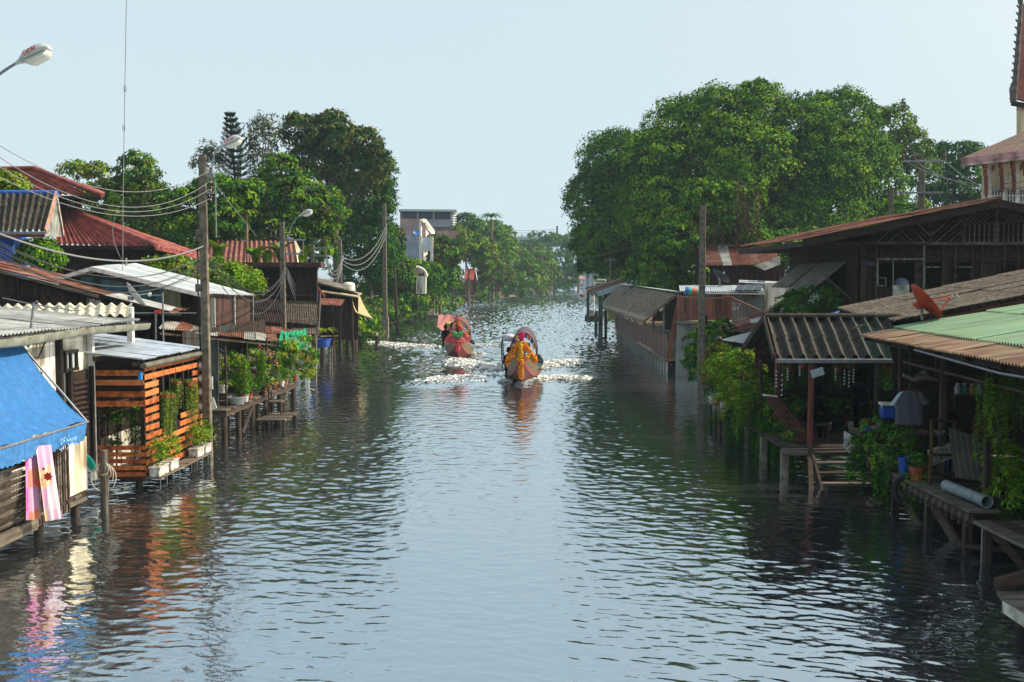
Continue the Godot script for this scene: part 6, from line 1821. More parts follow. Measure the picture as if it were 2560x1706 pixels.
func porch_things():
	# hanging notice
	var nb := thing("notice_board", "small pale notice board hung askew on the reddish porch post", "sign", U(2046, 930, 22.4))
	var s := MB.new(); s.box(U(2044, 932, 22.4), Vector3(0.28, 0.17, 0.02), Basis(Vector3(0, 0, 1), 0.3)); part(nb, "board", s, mat("notice", "a9bcc0", 0.6, "soft", 1.2))
	for k in 3:
		p_beam(nb, "print_line", U(2032, 927 + k * 6 + 3, 22.385), U(2056, 919 + k * 6 + 3, 22.385), 0.012, 0.004, mat("print_grey", "7c8c90", 0.7))
	# bead curtain and wind chimes under the eave
	var r := RandomNumberGenerator.new(); r.seed = 6
	for q in [[1942, 0.55], [1956, 0.75], [1970, 0.4], [2000, 0.3], [2112, 0.5], [2124, 0.55], [2135, 0.45], [2090, 0.4]]:
		var top := U(q[0], 905, 22.75)
		var w := thing("wind_chime", "wind chime of small pale shells under the tiled porch eave", "wind chime", top, "wind chimes under the porch eave")
		p_tube(w, "string", [top, top - Vector3.UP * q[1]], 0.004, M.wire_pale, 4)
		for k in 5: p_lathe(w, "shell", top - Vector3.UP * q[1] * (0.4 + k * 0.15), [[0, -0.02], [0.022, -0.005], [0.02, 0.012], [0, 0.02]], mat("shell", "b8bcba", 0.4), 8)
	# table with cloths, cooler, baskets
	var tb := thing("side_table", "long wooden table with clutter at the edge of the porch", "table", V(8.0, 0.7, 19.6))
	p_box(tb, "tabletop", V(7.65, 1.36, 20.4), Vector3(1.5, 0.05, 0.8), M.wood_old)
	for sx in [-0.7, 0.7]:
		for sz in [-0.35, 0.35]: p_beam(tb, "leg", V(7.75 + sx, 0.7, 20.4 + sz), V(7.75 + sx, 1.34, 20.4 + sz), 0.06, 0.06, M.wood_old)
	var co := thing("cool_box", "blue cool box with cream lid on the cluttered table", "cool box", V(8.05, 1.38, 20))
	p_box(co, "box", U(2222, 1030, 20.2), Vector3(0.30, 0.24, 0.26), M.plastic_blue)
	p_box(co, "lid", U(2222, 1010, 20.2), Vector3(0.32, 0.05, 0.28), mat("cooler_lid", "b8b49a", 0.5))
	p_tube(co, "handle", [U(2204, 1022, 20.05), U(2204, 1006, 20.0), U(2240, 1006, 20.0), U(2240, 1022, 20.05)], 0.01, M.plastic_white, 6)
	for q in [[2180, 1045, "white crumpled sheet on the cluttered table", "9aa2a8"], [2140, 1052, "lilac plastic bag on the table's end", "6e70a0"], [2140, 1036, "red plastic bag behind the lilac bag", "5a1512"], [2130, 1072, "bright blue folded cloth at the table's corner", "1d4298"]]:
		var bc := U(q[0], q[1] + 6, 20.3)
		bc.y = 1.58 if q[1] == 1036 else 1.45
		bc.x = maxf(bc.x, 7.08)
		var o := foldy(bc, 0.12, int(q[0] + q[1]))
		single("cloth_bundle", o, mat("bundle" + q[3], q[3], 0.6), q[2], "cloth", "bundles on the table")
	# white fence-like rack and plastic crate edge
	var rk := thing("white_rack", "small white slatted rack on the porch edge beside the stairs", "rack", U(2118, 1120, 20.6))
	for k in 5: p_beam(rk, "slat", U(2112 + k * 3.5, 1078 + k * 2, 20.6), U(2112 + k * 3.5, 1122 + k * 3, 20.6), 0.022, 0.02, M.plastic_white, Vector3(0, 0, 1))
	p_beam(rk, "rail", U(2110, 1080, 20.62), U(2130, 1090, 20.62), 0.02, 0.03, M.plastic_white)
	p_beam(rk, "rail", U(2110, 1112, 20.62), U(2130, 1126, 20.62), 0.02, 0.03, M.plastic_white)
	# shirt on a hanger
	var sh := thing("hanging_shirt", "grey short-sleeved shirt on a hanger below the driftwood", "shirt", U(2275, 1060, 18.6))
	var c := U(2275, 975, 18.6)
	var g := []
	for i in 11:
		var v := i / 10.0
		var w := lerpf(0.14, 0.23, minf(1.0, v * 5.0)) + 0.03 * v
		var ring := []
		for j in 22:
			var a := TAU * j / 22
			ring.append(c + Vector3(cos(a) * w, -v * 0.64 - (0.05 * absf(cos(a)) if v < 0.15 else 0.0), sin(a) * (0.045 + 0.012 * sin(a * 7 + v * 3))))
		g.append(ring)
	var ms := MB.new(); loft(ms, g); part(sh, "shirt_body", ms, mat("shirt_grey", "5a5e66", 0.9, "fine", 2.0))
	for sgn in [-1, 1]:
		var rr := []
		for i in 5:
			var v := i / 4.0
			rr.append(ellipse(c + Vector3(sgn * (0.17 + 0.13 * v), -0.06 - 0.2 * v, 0), Vector3(0.05 + 0.02 * v, 0.03, 0), Vector3(0, 0, 0.05), 10))
		var ss := MB.new(); loft(ss, rr); part(sh, "sleeve", ss, mat("shirt_pale", "8a94a0", 0.9) if sgn < 0 else M.shirt_grey)
	p_tube(sh, "hanger", [c + Vector3(-0.18, -0.04, 0), c + Vector3(0, 0.05, 0), c + Vector3(0.18, -0.04, 0)], 0.008, mat("hanger", "7a2a24", 0.5), 5)
	p_tube(sh, "hook", [c + Vector3(0, 0.05, 0), c + Vector3(0, 0.12, 0)], 0.005, M.steel, 5)
	# driftwood with air plant
	var dw := thing("driftwood", "bleached driftwood branch with an air plant hung under the green roof", "driftwood", U(2310, 945, 18.5))
	p_tube(dw, "branch", [U(2258, 938, 18.5), U(2285, 950, 18.5), U(2320, 943, 18.4), U(2345, 952, 18.5)], [0.03, 0.04, 0.035, 0.02], M.wood_grey, 8)
	p_tube(dw, "branch", [U(2290, 942, 18.5), U(2330, 948, 18.45), U(2372, 951, 18.5)], [0.03, 0.03, 0.012], M.wood_grey, 8)
	p_tube(dw, "cord", [U(2275, 945, 18.5), U(2275, 860, 18.5)], 0.006, M.wire, 4)
	p_tube(dw, "cord", [U(2340, 950, 18.5), U(2340, 860, 18.5)], 0.006, M.wire, 4)
	part(dw, "air_plant", blades(U(2310, 938, 18.45), 16, 0.2, 0.008, [Color(0.2, 0.24, 0.18), MD], 3, 1.4), M.leaf, true)
	# shelf frame with patterned cushion, leaning corrugated sheets
	var sf := thing("wooden_shelf_frame", "tall dark wooden shelf frame holding a bowl on the walkway", "shelf", V(7.0, 0.7, 15.9))
	for q in [[2330, 18.4], [2388, 18.6]]: p_beam(sf, "upright", U(q[0], 1050, q[1]), Vector3(U(q[0], 1050, q[1]).x, 0.7, -q[1]), 0.05, 0.05, mat("upright_red", "6a4a34", 0.8, "grain_v", 0.8))
	for y in [1052, 1085, 1138, 1185]: p_beam(sf, "crosspiece", U(2325, y, 18.4), U(2392, y, 18.6), 0.05, 0.04, M.wood_old)
	var bw := thing("metal_bowl", "dull metal bowl on the wooden shelf frame", "bowl", U(2345, 1086, 18.5))
	p_lathe(bw, "bowl", U(2345, 1088, 18.5), [[0, 0], [0.08, 0.0], [0.13, 0.07], [0.135, 0.07], [0.12, 0.075], [0.07, 0.015], [0, 0.015]], M.steel, 16)
	var cu := thing("patterned_cushion", "pale cushion with dark flower pattern lying on the shelf frame", "cushion", U(2355, 1140, 18.5))
	var cs := MB.new(); cs.box(U(2355, 1135, 18.6), Vector3(0.44, 0.28, 0.12), Basis(Vector3(0, 0, 1), 0.35), 0.03); part(cu, "cushion", cs, mat("cushion", "8a8c84", 0.9, "mottle", 4.0))
	for k in 7:
		var fs := MB.new(); var fc := U(2330 + k * 9, 1150 - k * 6 + (k % 2) * 14, 18.5)
		for j in 5: fs.leaf(fc, Vector3(cos(TAU * j / 5), sin(TAU * j / 5), 0), Vector3(0, 0, 1), 0.022, 0.016)
		part(cu, "flower_print", fs, mat("cushion_print", "4a4440", 0.9))
	var ls := thing("leaning_sheet", "dark corrugated roofing sheet leaning on the walkway wall", "roofing sheet", V(7.9, 0.7, 17.6))
	roof(ls, U(2392, 1195, 17.9), U(2470, 1205, 17.2), U(2374, 1070, 18.4), U(2450, 1094, 17.7), 1, 1, 5, 0.03, [mat("sheet_dark", "46413e", 0.8, "mottle", 0.5)], "sheet", 0.004, "sine", 8)
	# hanging mass of vines at the right
	var hv := thing("hanging_vine", "thick curtain of light green trailing leaves hanging under the green roof", "vine", U(2500, 945, 13.8))
	part(hv, "trailing_leaf", hanging(U(2505, 950, 16.4), Vector3(0.33, 0.16, 0.3), 80, 1.05, 0.046, [LT, Color(0.11, 0.19, 0.05), MD], 88), M.leaf, true)
	p_beam(hv, "support_pole", U(2440, 942, 16.4), U(2600, 942, 16.0), 0.03, 0.03, M.wood_old)
	var rv := thing("dry_vine", "brown dried trailing plant below the light green curtain", "vine", U(2465, 1060, 13.9))
	part(rv, "trailing_leaf", hanging(U(2470, 1040, 16.6), Vector3(0.24, 0.06, 0.2), 40, 0.5, 0.04, [BR, OL], 89), M.leaf_thick, true)
	# pots on the walkway
	pot(V(7.5, 0.72, 18.75), 0.15, 0.26, M.terracotta, "round clay pot with low green plant on the walkway edge", tuft(V(7.5, 1.1, 18.75), Vector3(0.2, 0.16, 0.2), 300, 0.05, [DK, MD], 61))
	pot(V(7.48, 0.72, 19.3), 0.13, 0.34, M.plastic_blue, "tall blue plastic pot with thin stems on the walkway edge", tuft(V(7.48, 1.35, 19.3), Vector3(0.22, 0.3, 0.22), 350, 0.055, [DK, MD], 62))
	pot(U(1967, 1118, 24.2), 0.2, 0.34, M.terracotta, "clay pot hanging from the vine garden's near edge", tuft(U(1960, 1070, 24.2), Vector3(0.35, 0.3, 0.3), 500, 0.07, [DK, MD], 63))
	pot(V(7.5, 0.70, 20.0), 0.18, 0.26, M.plastic_white, "white tub with a spreading shrub on the walkway", foliage([[V(7.45, 1.2, 19.9), Vector3(0.5, 0.4, 0.35)], [V(7.2, 1.45, 20.1), Vector3(0.35, 0.3, 0.3)], [V(7.75, 0.95, 19.7), Vector3(0.4, 0.3, 0.3)]], 2600, 0.07, [DK, MD, MD], 64, {"per": 12}))
	pot(V(8.3, 0.70, 16.7), 0.2, 0.25, M.black, "low pot with fern fronds at the walkway's near end", blades(V(8.3, 0.95, 16.7), 36, 0.5, 0.03, [MD, LT, DK], 65, 1.0))
	pot(V(8.0, 0.70, 16.55), 0.2, 0.25, M.black, "low pot with broad green leaves beside the fern", blades(V(8.0, 0.95, 16.55), 30, 0.45, 0.04, [MD, LT], 66, 1.1))
	pot(V(8.2, 0.70, 17.2), 0.25, 0.5, M.black, "tall pot with light green bushy plant by the hanging curtain", foliage([[U(2500, 1135, 16.8), Vector3(0.42, 0.25, 0.3)], [U(2520, 1190, 16.7), Vector3(0.4, 0.3, 0.3)], [U(2545, 1235, 16.5), Vector3(0.35, 0.25, 0.3)]], 3600, 0.05, [LT, MD, LT], 67, {"per": 12}))

func bank_clutter():
	# greenery trailing from the porch and deck edges down to the water, and more household things in the shade
	var r := RandomNumberGenerator.new(); r.seed = 91
	for q in [[1905, 1010, 25.6, 1.5], [1930, 1040, 25.0, 1.4], [1955, 1075, 24.3, 1.1], [1985, 1105, 23.4, 0.9], [1870, 1020, 26.4, 1.5], [1840, 1010, 27.4, 1.3], [2215, 1165, 19.75, 0.7], [2160, 1130, 20.4, 0.7], [2300, 1215, 18.9, 0.5], [2545, 1265, 16.3, 0.6]]:
		var at := U(q[0], q[1], q[2])
		var t := thing("trailing_plant", ["dark trailing creeper spilling over the porch edge towards the water", "leafy trailing plant hanging below the shaded plank edge"][0 if q[2] > 21 else 1], "plant", at, "creepers spilling over the right bank edge")
		part(t, "trailing_leaf", hanging(at, Vector3(0.28, 0.14, 0.3), 46, q[3], 0.06, [DK, MD, DK], int(q[0])), M.leaf, true)
		part(t, "foliage", tuft(at + Vector3.UP * 0.12, Vector3(0.34, 0.26, 0.32), 420, 0.07, [DK, MD, LT], int(q[0]) + 1), M.leaf, true)
	for i in 12:
		var at := V(6.5 + i * 0.22, 0.72, 25.6 - (i % 3) * 0.5)
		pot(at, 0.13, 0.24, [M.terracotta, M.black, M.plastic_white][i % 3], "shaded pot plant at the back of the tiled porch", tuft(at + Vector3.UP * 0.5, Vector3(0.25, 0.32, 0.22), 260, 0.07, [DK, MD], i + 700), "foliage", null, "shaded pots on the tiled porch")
	for i in 5:
		var top := V(6.2 + i * 0.55, 2.5, 22.9 + (i % 2) * 0.8)
		var h := thing("hanging_plant", "small dark plant hanging in a pot under the tiled porch roof", "plant", top, "plants hanging under the tiled porch")
		p_tube(h, "hook", [top, top + Vector3.UP * 0.12], 0.006, M.wire, 4)
		p_lathe(h, "pot", top, [[0, -0.16], [0.06, -0.16], [0.09, -0.02], [0.08, -0.02], [0, -0.04]], M.terracotta, 12)
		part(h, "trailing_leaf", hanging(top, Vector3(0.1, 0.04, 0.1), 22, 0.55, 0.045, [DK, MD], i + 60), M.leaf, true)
	for q in [[2395, 985, "lidded jar with pale cap on the back shelf", "8a8f8c"], [2412, 985, "green tin on the back shelf", "2f6a58"], [2430, 986, "yellow tin on the back shelf", "8f7a3a"], [2448, 987, "white jug on the back shelf", "9aa0a0"], [2464, 988, "red canister on the back shelf", "6a2622"]]:
		var c := U(q[0], q[1], 20.6)
		var j := thing("storage_jar", q[2], "jar", c, "jars on the back shelf")
		p_lathe(j, "jar", c, [[0, 0], [0.06, 0], [0.065, 0.02], [0.065, 0.14], [0.045, 0.17], [0.045, 0.19], [0, 0.19]], mat("jar" + q[3], q[3], 0.5), 14)
		p_lathe(j, "lid", c + Vector3.UP * 0.19, [[0, 0.03], [0.048, 0.03], [0.05, 0.0], [0, 0]], M.steel, 12)
	var sh := thing("back_shelf", "plank shelf with jars in the shade of the green roofed house", "shelf", U(2430, 990, 20.6))
	p_beam(sh, "plank", U(2385, 989, 20.6), U(2475, 992, 20.6), 0.24, 0.03, M.wood_old)
	for px in [2390, 2470]: p_beam(sh, "upright", U(px, 990, 20.62), Vector3(U(px, 990, 20.62).x, 0.7, -20.62), 0.05, 0.05, M.wood_post)

func foldy(c: Vector3, r: float, seed_: int) -> MB:
	var nz := FastNoiseLite.new(); nz.seed = seed_; nz.frequency = 4.0
	var g := []
	for i in 9:
		var ring := []
		var v := i / 8.0
		for j in 16:
			var a := TAU * j / 16
			var dir := Vector3(cos(a) * sin(PI * (0.03 + v * 0.94)), cos(PI * (0.03 + v * 0.94)) * 0.55, sin(a) * sin(PI * (0.03 + v * 0.94)))
			ring.append(c + dir * r * (1 + 0.45 * nz.get_noise_3d(dir.x, dir.y * 2, dir.z)))
		g.append(ring)
	var s := MB.new(); loft(s, g)
	return s

func walkway():
	var t := thing("plank_walkway", "weathered plank walkway on posts along the right bank", "walkway", V(6.4, 0.7, 16))
	var A := V(7.28, 0.70, 19.5); var B := V(7.36, 0.70, 16.3)
	for k in 3: p_beam(t, "plank", A + Vector3(0.13 + k * 0.27, 0, 0), B + Vector3(0.13 + k * 0.27, 0, 0), 0.25, 0.045, [M.wood_grey, mat("wood_wet", "6f6a62", 0.6, "grain_h", 0.7)][k % 2])
	p_beam(t, "joist", A + Vector3(0.1, -0.12, 0), B + Vector3(0.1, -0.12, 0), 0.08, 0.16, M.wood_old)
	for i in 14: p_beam(t, "cleat", A.lerp(B, i / 13.0) + Vector3(-0.02, -0.03, 0), A.lerp(B, i / 13.0) + Vector3(-0.02, -0.24, 0), 0.02, 0.05, M.wood_grey)
	for q in [[7.35, 19.4], [7.38, 17.9], [7.42, 16.45]]: p_beam(t, "post", V(q[0], -0.6, q[1]), V(q[0], 0.6, q[1]), 0.13, 0.13, M.wood_post)
	p_beam(t, "brace", V(7.38, 0.55, 17.8), V(7.55, -0.25, 16.6), 0.06, 0.2, M.wood_old)
	p_beam(t, "brace", V(7.36, 0.45, 19.2), V(7.45, -0.3, 18.0), 0.06, 0.2, M.wood_old)
	var l := thing("lower_landing", "lower plank landing with steel-edged post at the walkway's near end", "landing", V(7.9, 0.5, 15.5))
	for k in 4: p_beam(l, "plank", V(7.42 + k * 0.3, 0.62, 15.95), V(7.5 + k * 0.3, 0.62, 13.4), 0.28, 0.05, [M.wood_grey, M.wood_old][k % 2])
	p_beam(l, "post", V(7.48, -0.6, 15.85), V(7.48, 0.6, 15.85), 0.09, 0.12, M.wood_post)
	p_beam(l, "post_edge", V(7.42, -0.3, 15.9), V(7.42, 0.58, 15.9), 0.03, 0.04, M.steel)
	p_beam(l, "rail", V(7.3, 0.12, 16.5), V(8.4, 0.12, 15.8), 0.2, 0.05, M.wood_old)
	p_beam(l, "brace", V(7.5, 0.55, 15.8), V(8.1, -0.35, 15.0), 0.06, 0.14, M.wood_old)
	var b := thing("boat_step", "pale grey plank step with white edge board near the water", "step", V(6.4, 0.3, 13.0))
	p_slab(b, "plank", G(2492, 1478, 0.45), G(2640, 1480, 0.45), G(2640, 1580, 0.45), G(2512, 1502, 0.45), 0.05, M.wood_grey)
	p_slab(b, "edge_board", G(2506, 1504, 0.43), G(2640, 1588, 0.43), G(2640, 1588, 0.43) - Vector3.UP * 0.16, G(2506, 1504, 0.43) - Vector3.UP * 0.14, 0.03, mat("edge_pale", "c4c2b4", 0.8, "mottle", 0.8))
	p_tube(b, "post", [V(6.55, -0.6, 12.9), V(6.55, 0.42, 12.9)], 0.08, M.wood_post)
	p_beam(b, "side_log", G(2492, 1462, 0.5), G(2640, 1420, 0.6), 0.1, 0.16, M.wood_old)
	# pipe
	var pp := thing("grey_pipe", "thick grey plastic pipe lying on the plank walkway", "pipe", V(6.4, 0.73, 14.4))
	var P := U(2349, 1216, 17.7); var Q := U(2450, 1252, 16.4)
	P.y = 0.84; Q.y = 0.84; P.x += 0.12; Q.x += 0.12
	var ax := (Q - P).normalized()
	var bb := Basis(Quaternion(Vector3.UP, ax))
	p_lathe(pp, "pipe", P, [[0.085, 0.02], [0.105, 0.0], [0.105, 0.06], [0.098, 0.08], [0.098, P.distance_to(Q) - 0.1], [0.11, P.distance_to(Q) - 0.09], [0.11, P.distance_to(Q)], [0.09, P.distance_to(Q)], [0.085, P.distance_to(Q) - 0.3], [0.085, 0.02]], mat("pvc", "7e8a92", 0.45, "soft", 1.0), 24, bb)
	# tyre fender
	var ty := thing("tyre_fender", "old black tyre hanging below the plank walkway", "tyre", U(2270, 1225, 18.9))
	var pts := []
	for i in 25:
		var a := TAU * i / 24.0
		pts.append(U(2266, 1226, 18.9) + Vector3(cos(a) * 0.20, sin(a) * 0.24, cos(a) * 0.05))
	p_tube(ty, "tyre", pts, 0.055, mat("rubber", "1a1a1a", 0.8), 10)
	p_tube(ty, "rope", [U(2266, 1226, 18.9) + Vector3(0, 0.24, 0), V(7.32, 0.72, 18.9)], 0.01, M.wire_pale, 5)
	var lp := thing("round_lantern", "pale ribbed ceramic jar by the walkway beside the water spray of leaves", "jar", U(2225, 1170, 19.6))
	p_lathe(lp, "jar", V(7.4, 0.70, 19.9), [[0, 0], [0.12, 0], [0.2, 0.1], [0.21, 0.2], [0.14, 0.3], [0.15, 0.33], [0, 0.33]], mat("jar", "8e9890", 0.5, "soft", 1.0), 18)
	var sp := thing("water_spray_plant", "spray of thin leaves reaching out over the water below the steps", "plant", U(2140, 1195, 19.5))
	part(sp, "foliage", blades(U(2140, 1192, 19.6), 14, 0.35, 0.02, [LT, MD], 21, 0.6), M.leaf, true)
	p_tube(sp, "stem", [U(2140, 1192, 19.6), U(2200, 1170, 19.3)], 0.01, M.wood_old, 5)

func vine_garden():
	# a mass of climbers and flowers on the bank edge between the pole and the porch
	var t := thing("vine_garden", "tall leafy climbers with yellow-green sunlit tops at the water's edge", "vine", V(6.3, 0.5, 28))
	part(t, "climber", foliage([[U(1850, 900, 27), Vector3(0.45, 0.3, 0.7)], [U(1810, 915, 28), Vector3(0.5, 0.35, 0.7)], [U(1870, 960, 26.5), Vector3(0.5, 0.7, 0.6)], [U(1830, 1000, 27.5), Vector3(0.45, 0.6, 0.6)], [U(1900, 1000, 26), Vector3(0.45, 0.7, 0.5)]], 9000, 0.085, [LT, MD, YL, MD], 401, {"per": 16}), M.leaf, true)
	part(t, "trailing_leaf", hanging(U(1880, 960, 25.8), Vector3(0.4, 0.2, 0.5), 90, 1.3, 0.06, [Color(0.10, 0.13, 0.05), MD, LT], 402), M.leaf, true)
	part(t, "trailing_leaf", hanging(U(1930, 1050, 25.0), Vector3(0.35, 0.2, 0.4), 80, 1.1, 0.06, [DK, MD], 403), M.leaf, true)
	p_tube(t, "trellis_pole", [V(6.1, -0.5, 27), V(6.1, 2.6, 27)], 0.04, M.wood_post, 6)
	p_tube(t, "trellis_pole", [V(6.2, -0.5, 25.4), V(6.2, 2.4, 25.4)], 0.04, M.wood_post, 6)
	for k in 5: p_tube(t, "bare_branch", [U(1880, 870, 26.5), U(1900 - k * 18, 850 + k * 9, 26.5 + k * 0.2), U(1912 - k * 26, 862 + k * 12, 26.4)], [0.014, 0.01, 0.005], M.wood_grey, 5)
	var y := thing("yellow_shrub", "shrub with golden yellow leaves in front of the white lean-to roof", "shrub", V(6.9, 0.5, 31))
	part(y, "foliage", foliage([[U(1800, 885, 31), Vector3(0.4, 0.35, 0.5)], [U(1785, 930, 31), Vector3(0.45, 0.4, 0.5)]], 2600, 0.09, [YL, Color(0.22, 0.17, 0.03), LT], 404), M.leaf, true)
	p_tube(y, "stem", [V(6.7, 0.3, 31), U(1795, 900, 31)], [0.04, 0.02], M.wood_post, 6)
	var g := thing("pole_shrub", "dark green shrub crowding round the shaded concrete pole", "shrub", V(7.0, 0.5, 37))
	part(g, "foliage", foliage([[U(1760, 860, 37.5), Vector3(0.75, 0.7, 0.7)], [U(1740, 900, 37.5), Vector3(0.5, 0.7, 0.6)], [U(1800, 830, 37), Vector3(0.6, 0.5, 0.6)], [U(1770, 930, 37), Vector3(0.7, 0.8, 0.6)], [U(1790, 970, 36.8), Vector3(0.6, 0.6, 0.5)]], 9000, 0.11, [DK, MD, MD, LT], 405), M.leaf, true)
	p_tube(g, "stem", [V(6.9, 0.2, 37.3), U(1765, 880, 37.3)], [0.06, 0.03], M.wood_post, 6)
	# red heliconia-like spikes, pots with pink flowers on a small deck
	var d := thing("flower_deck", "narrow grey plank deck crowded with flower pots beside the vine garden", "deck", V(6.2, 0.6, 28))
	for k in 3: p_beam(d, "plank", V(6.0 + k * 0.24, 0.58, 27.0), V(6.25 + k * 0.24, 0.58, 32.0), 0.22, 0.04, M.wood_grey)
	for i in 6: p_tube(d, "post", [V(6.05 + 0.03 * i, -0.6, 27.2 + i * 0.9), V(6.05 + 0.03 * i, 0.56, 27.2 + i * 0.9)], 0.035, M.wood_post, 6)
	var r := RandomNumberGenerator.new(); r.seed = 17
	for i in 12:
		var at := V(6.12 + r.randf() * 0.5, 0.6, 27.3 + i * 0.4)
		var top := at + Vector3.UP * 0.24
		pot(at, 0.1, 0.2, [M.terracotta, M.plastic_white, M.black][i % 3], ["pot of pink flowers on the narrow flower deck", "pot of purple flowers on the narrow flower deck", "pot of red flowers on the narrow flower deck"][i % 3], tuft(top + Vector3.UP * 0.16, Vector3(0.18, 0.2, 0.18), 220, 0.06, [DK, MD], i + 500), "foliage", tuft(top + Vector3.UP * 0.22, Vector3(0.19, 0.2, 0.19), 36, 0.05, [[Color(0.5, 0.14, 0.2)], [Color(0.26, 0.06, 0.3)], [Color(0.5, 0.04, 0.03)]][i % 3], i + 540), "pots on the flower deck")
	# moored red kayak-like thing: a red plastic rooster-shaped watering can in the photo reads as red bent shapes
	var rd := thing("red_garden_ornament", "bright red curved plastic garden ornament among the flower pots", "ornament", U(1812, 980, 33))
	p_tube(rd, "body", [U(1800, 985, 33), U(1804, 972, 33), U(1814, 964, 33), U(1819, 975, 33), U(1820, 990, 33)], [0.06, 0.13, 0.12, 0.08, 0.04], mat("orn_red", "a8201c", 0.45), 10)
	p_tube(rd, "neck", [U(1816, 966, 33), U(1819, 948, 33), U(1818, 935, 33), U(1819, 928, 33)], [0.04, 0.06, 0.05, 0.01], M.orn_red, 8)

func restaurant():
	var d0 := 47.5; var d1 := 73.0
	var t := thing("waterside_restaurant", "long open restaurant terrace with brown panel fence on white piles", "restaurant", V(8.5, 0.7, 58))
	# fence panels along the water
	for i in 26:
		var a := lerpf(d0, d1, i / 26.0); var b := lerpf(d0, d1, (i + 0.93) / 26.0)
		p_slab(t, "fence_panel", V(7.2 + 0.008 * (a - d0), 1.72, a), V(7.2 + 0.008 * (b - d0), 1.72, b), V(7.2 + 0.008 * (b - d0), 0.72, b), V(7.2 + 0.008 * (a - d0), 0.72, a), 0.04, M.brown_metal)
		p_beam(t, "fence_post", V(7.17 + 0.008 * (a - d0), 0.6, a), V(7.17 + 0.008 * (a - d0), 1.8, a), 0.06, 0.05, M.steel)
		p_beam(t, "pile", V(7.2 + 0.008 * (a - d0), -0.6, a), V(7.2 + 0.008 * (a - d0), 0.55, a), 0.09, 0.09, mat("pile_pale", "b4b6b0", 0.8, "streak", 0.6))
	p_beam(t, "deck_edge", V(7.18, 0.6, d0), V(7.4, 0.6, d1), 0.1, 0.14, M.concrete)
	p_slab(t, "deck", V(7.25, 0.66, d0), V(7.45, 0.66, d1), V(13, 0.66, d1), V(13, 0.66, d0), 0.12, M.concrete)
	p_slab(t, "back_wall", V(11, 3.4, d0 + 3), V(11, 3.4, d1), V(11, 0.7, d1), V(11, 0.7, d0 + 3), 0.1, M.wood_dark)
	for i in 7:
		p_beam(t, "roof_post", V(7.35, 0.7, 49.5 + i * 3.6), V(7.35, 3.0, 49.5 + i * 3.6), 0.1, 0.1, mat("post_grey2", "7c8284", 0.7, "streak", 0.6))
	# thatch: layered sloping bundles
	var th := Node3D.new(); th.name = "thatch_roof"; t.add_child(th)
	var e0 := V(6.6, 2.35, 49.6); var e1 := V(6.45, 2.4, 73.5); var r0 := V(8.05, 3.6, 49.6); var r1 := V(7.8, 3.8, 73.5)
	for row in 7:
		var g := []
		var nz := FastNoiseLite.new(); nz.seed = 50 + row; nz.frequency = 0.9
		for i in 5:
			var line := []
			for j in 91:
				var u := j / 90.0
				var v: float = (row + i / 4.0 * 1.35) / 7.0 - 0.05
				v = minf(v, 1.0) + (0.03 * nz.get_noise_1d(j * 0.8) if i == 0 else 0.0)
				var p := e0.lerp(e1, u).lerp(r0.lerp(r1, u), v)
				p += Vector3(-0.6, 0.75, 0) * (0.05 * (1.0 - i / 4.0) + 0.035 * nz.get_noise_2d(j * 1.4, i * 0.7) + 0.05)
				line.append(p)
			g.append(line)
		var s := MB.new(); s.thick(g, 0.05); part(th, "thatch_layer", s, M.thatch if row % 2 else M.thatch2)
	var strawm := MB.new()
	var r := RandomNumberGenerator.new(); r.seed = 3
	for i in 9000:
		var u := r.randf(); var v := r.randf() if i > 2500 else r.randf() * 0.06
		var p := e0.lerp(e1, u).lerp(r0.lerp(r1, u), v) + Vector3(-0.06, 0.1, 0)
		strawm.col = Color(0.30, 0.26, 0.21) * r.randf_range(0.5, 1.5)
		strawm.leaf(p, Vector3(-0.75, -0.65, r.randfn() * 0.25).normalized(), Vector3(-0.6, 0.75, 0.1), r.randf_range(0.2, 0.45), 0.03)
	part(th, "straw", strawm, M.matte_v, true)
	p_slab(th, "ridge_sheet", r0 + Vector3(-0.1, 0.14, 0.3), r1 + Vector3(-0.1, 0.14, 0), r1 + Vector3(0.5, 0.1, 0), r0 + Vector3(0.5, 0.1, 0.3), 0.02, M.zinc)
	p_slab(th, "gable_cover", V(6.7, 2.3, 49.7), V(8.05, 3.55, 49.7), V(9.4, 2.6, 49.7), V(8.0, 2.3, 49.7), 0.05, M.wood_dark)
	# slanting brown end panel, balcony fence, grey block below
	p_slab(t, "end_panel", U(1694, 742, 47.4), U(1712, 742, 47.4), U(1672, 908, 47.3), U(1664, 905, 47.3), 0.05, M.brown_metal)
	p_slab(t, "end_wall", U(1692, 812, 46.5), U(1800, 815, 45), U(1800, 950, 45), U(1688, 945, 46.5), 0.15, mat("grey_block", "8a8f8e", 0.85, "streak", 0.4))
	p_slab(t, "balcony_slab", U(1690, 803, 45.5), U(1806, 806, 43.5), U(1830, 800, 47), U(1700, 800, 48.5), 0.12, M.concrete)
	var fx := []
	for i in 15:
		var u := i / 14.0
		fx.append([lerpf(1693, 1830, u), 742 + 6 * sin(PI * u * 0.9), 803 - 4 * u, lerpf(46.5, 43.5, sin(PI * u * 0.5))])
	for i in 14:
		var a: Array = fx[i]; var b: Array = fx[i + 1]
		p_slab(t, "balcony_sheet", U(a[0] + 0.4, a[1], a[3]), U(b[0] - 0.4, b[1], b[3]), U(b[0] - 0.4, b[2], b[3]), U(a[0] + 0.4, a[2], a[3]), 0.02, M.brown_metal)
		p_tube(t, "balcony_rail", [U(a[0], a[1] - 2, a[3]), U(b[0], b[1] - 2, b[3])], 0.03, mat("rail_brown", "7c5242", 0.6), 6)
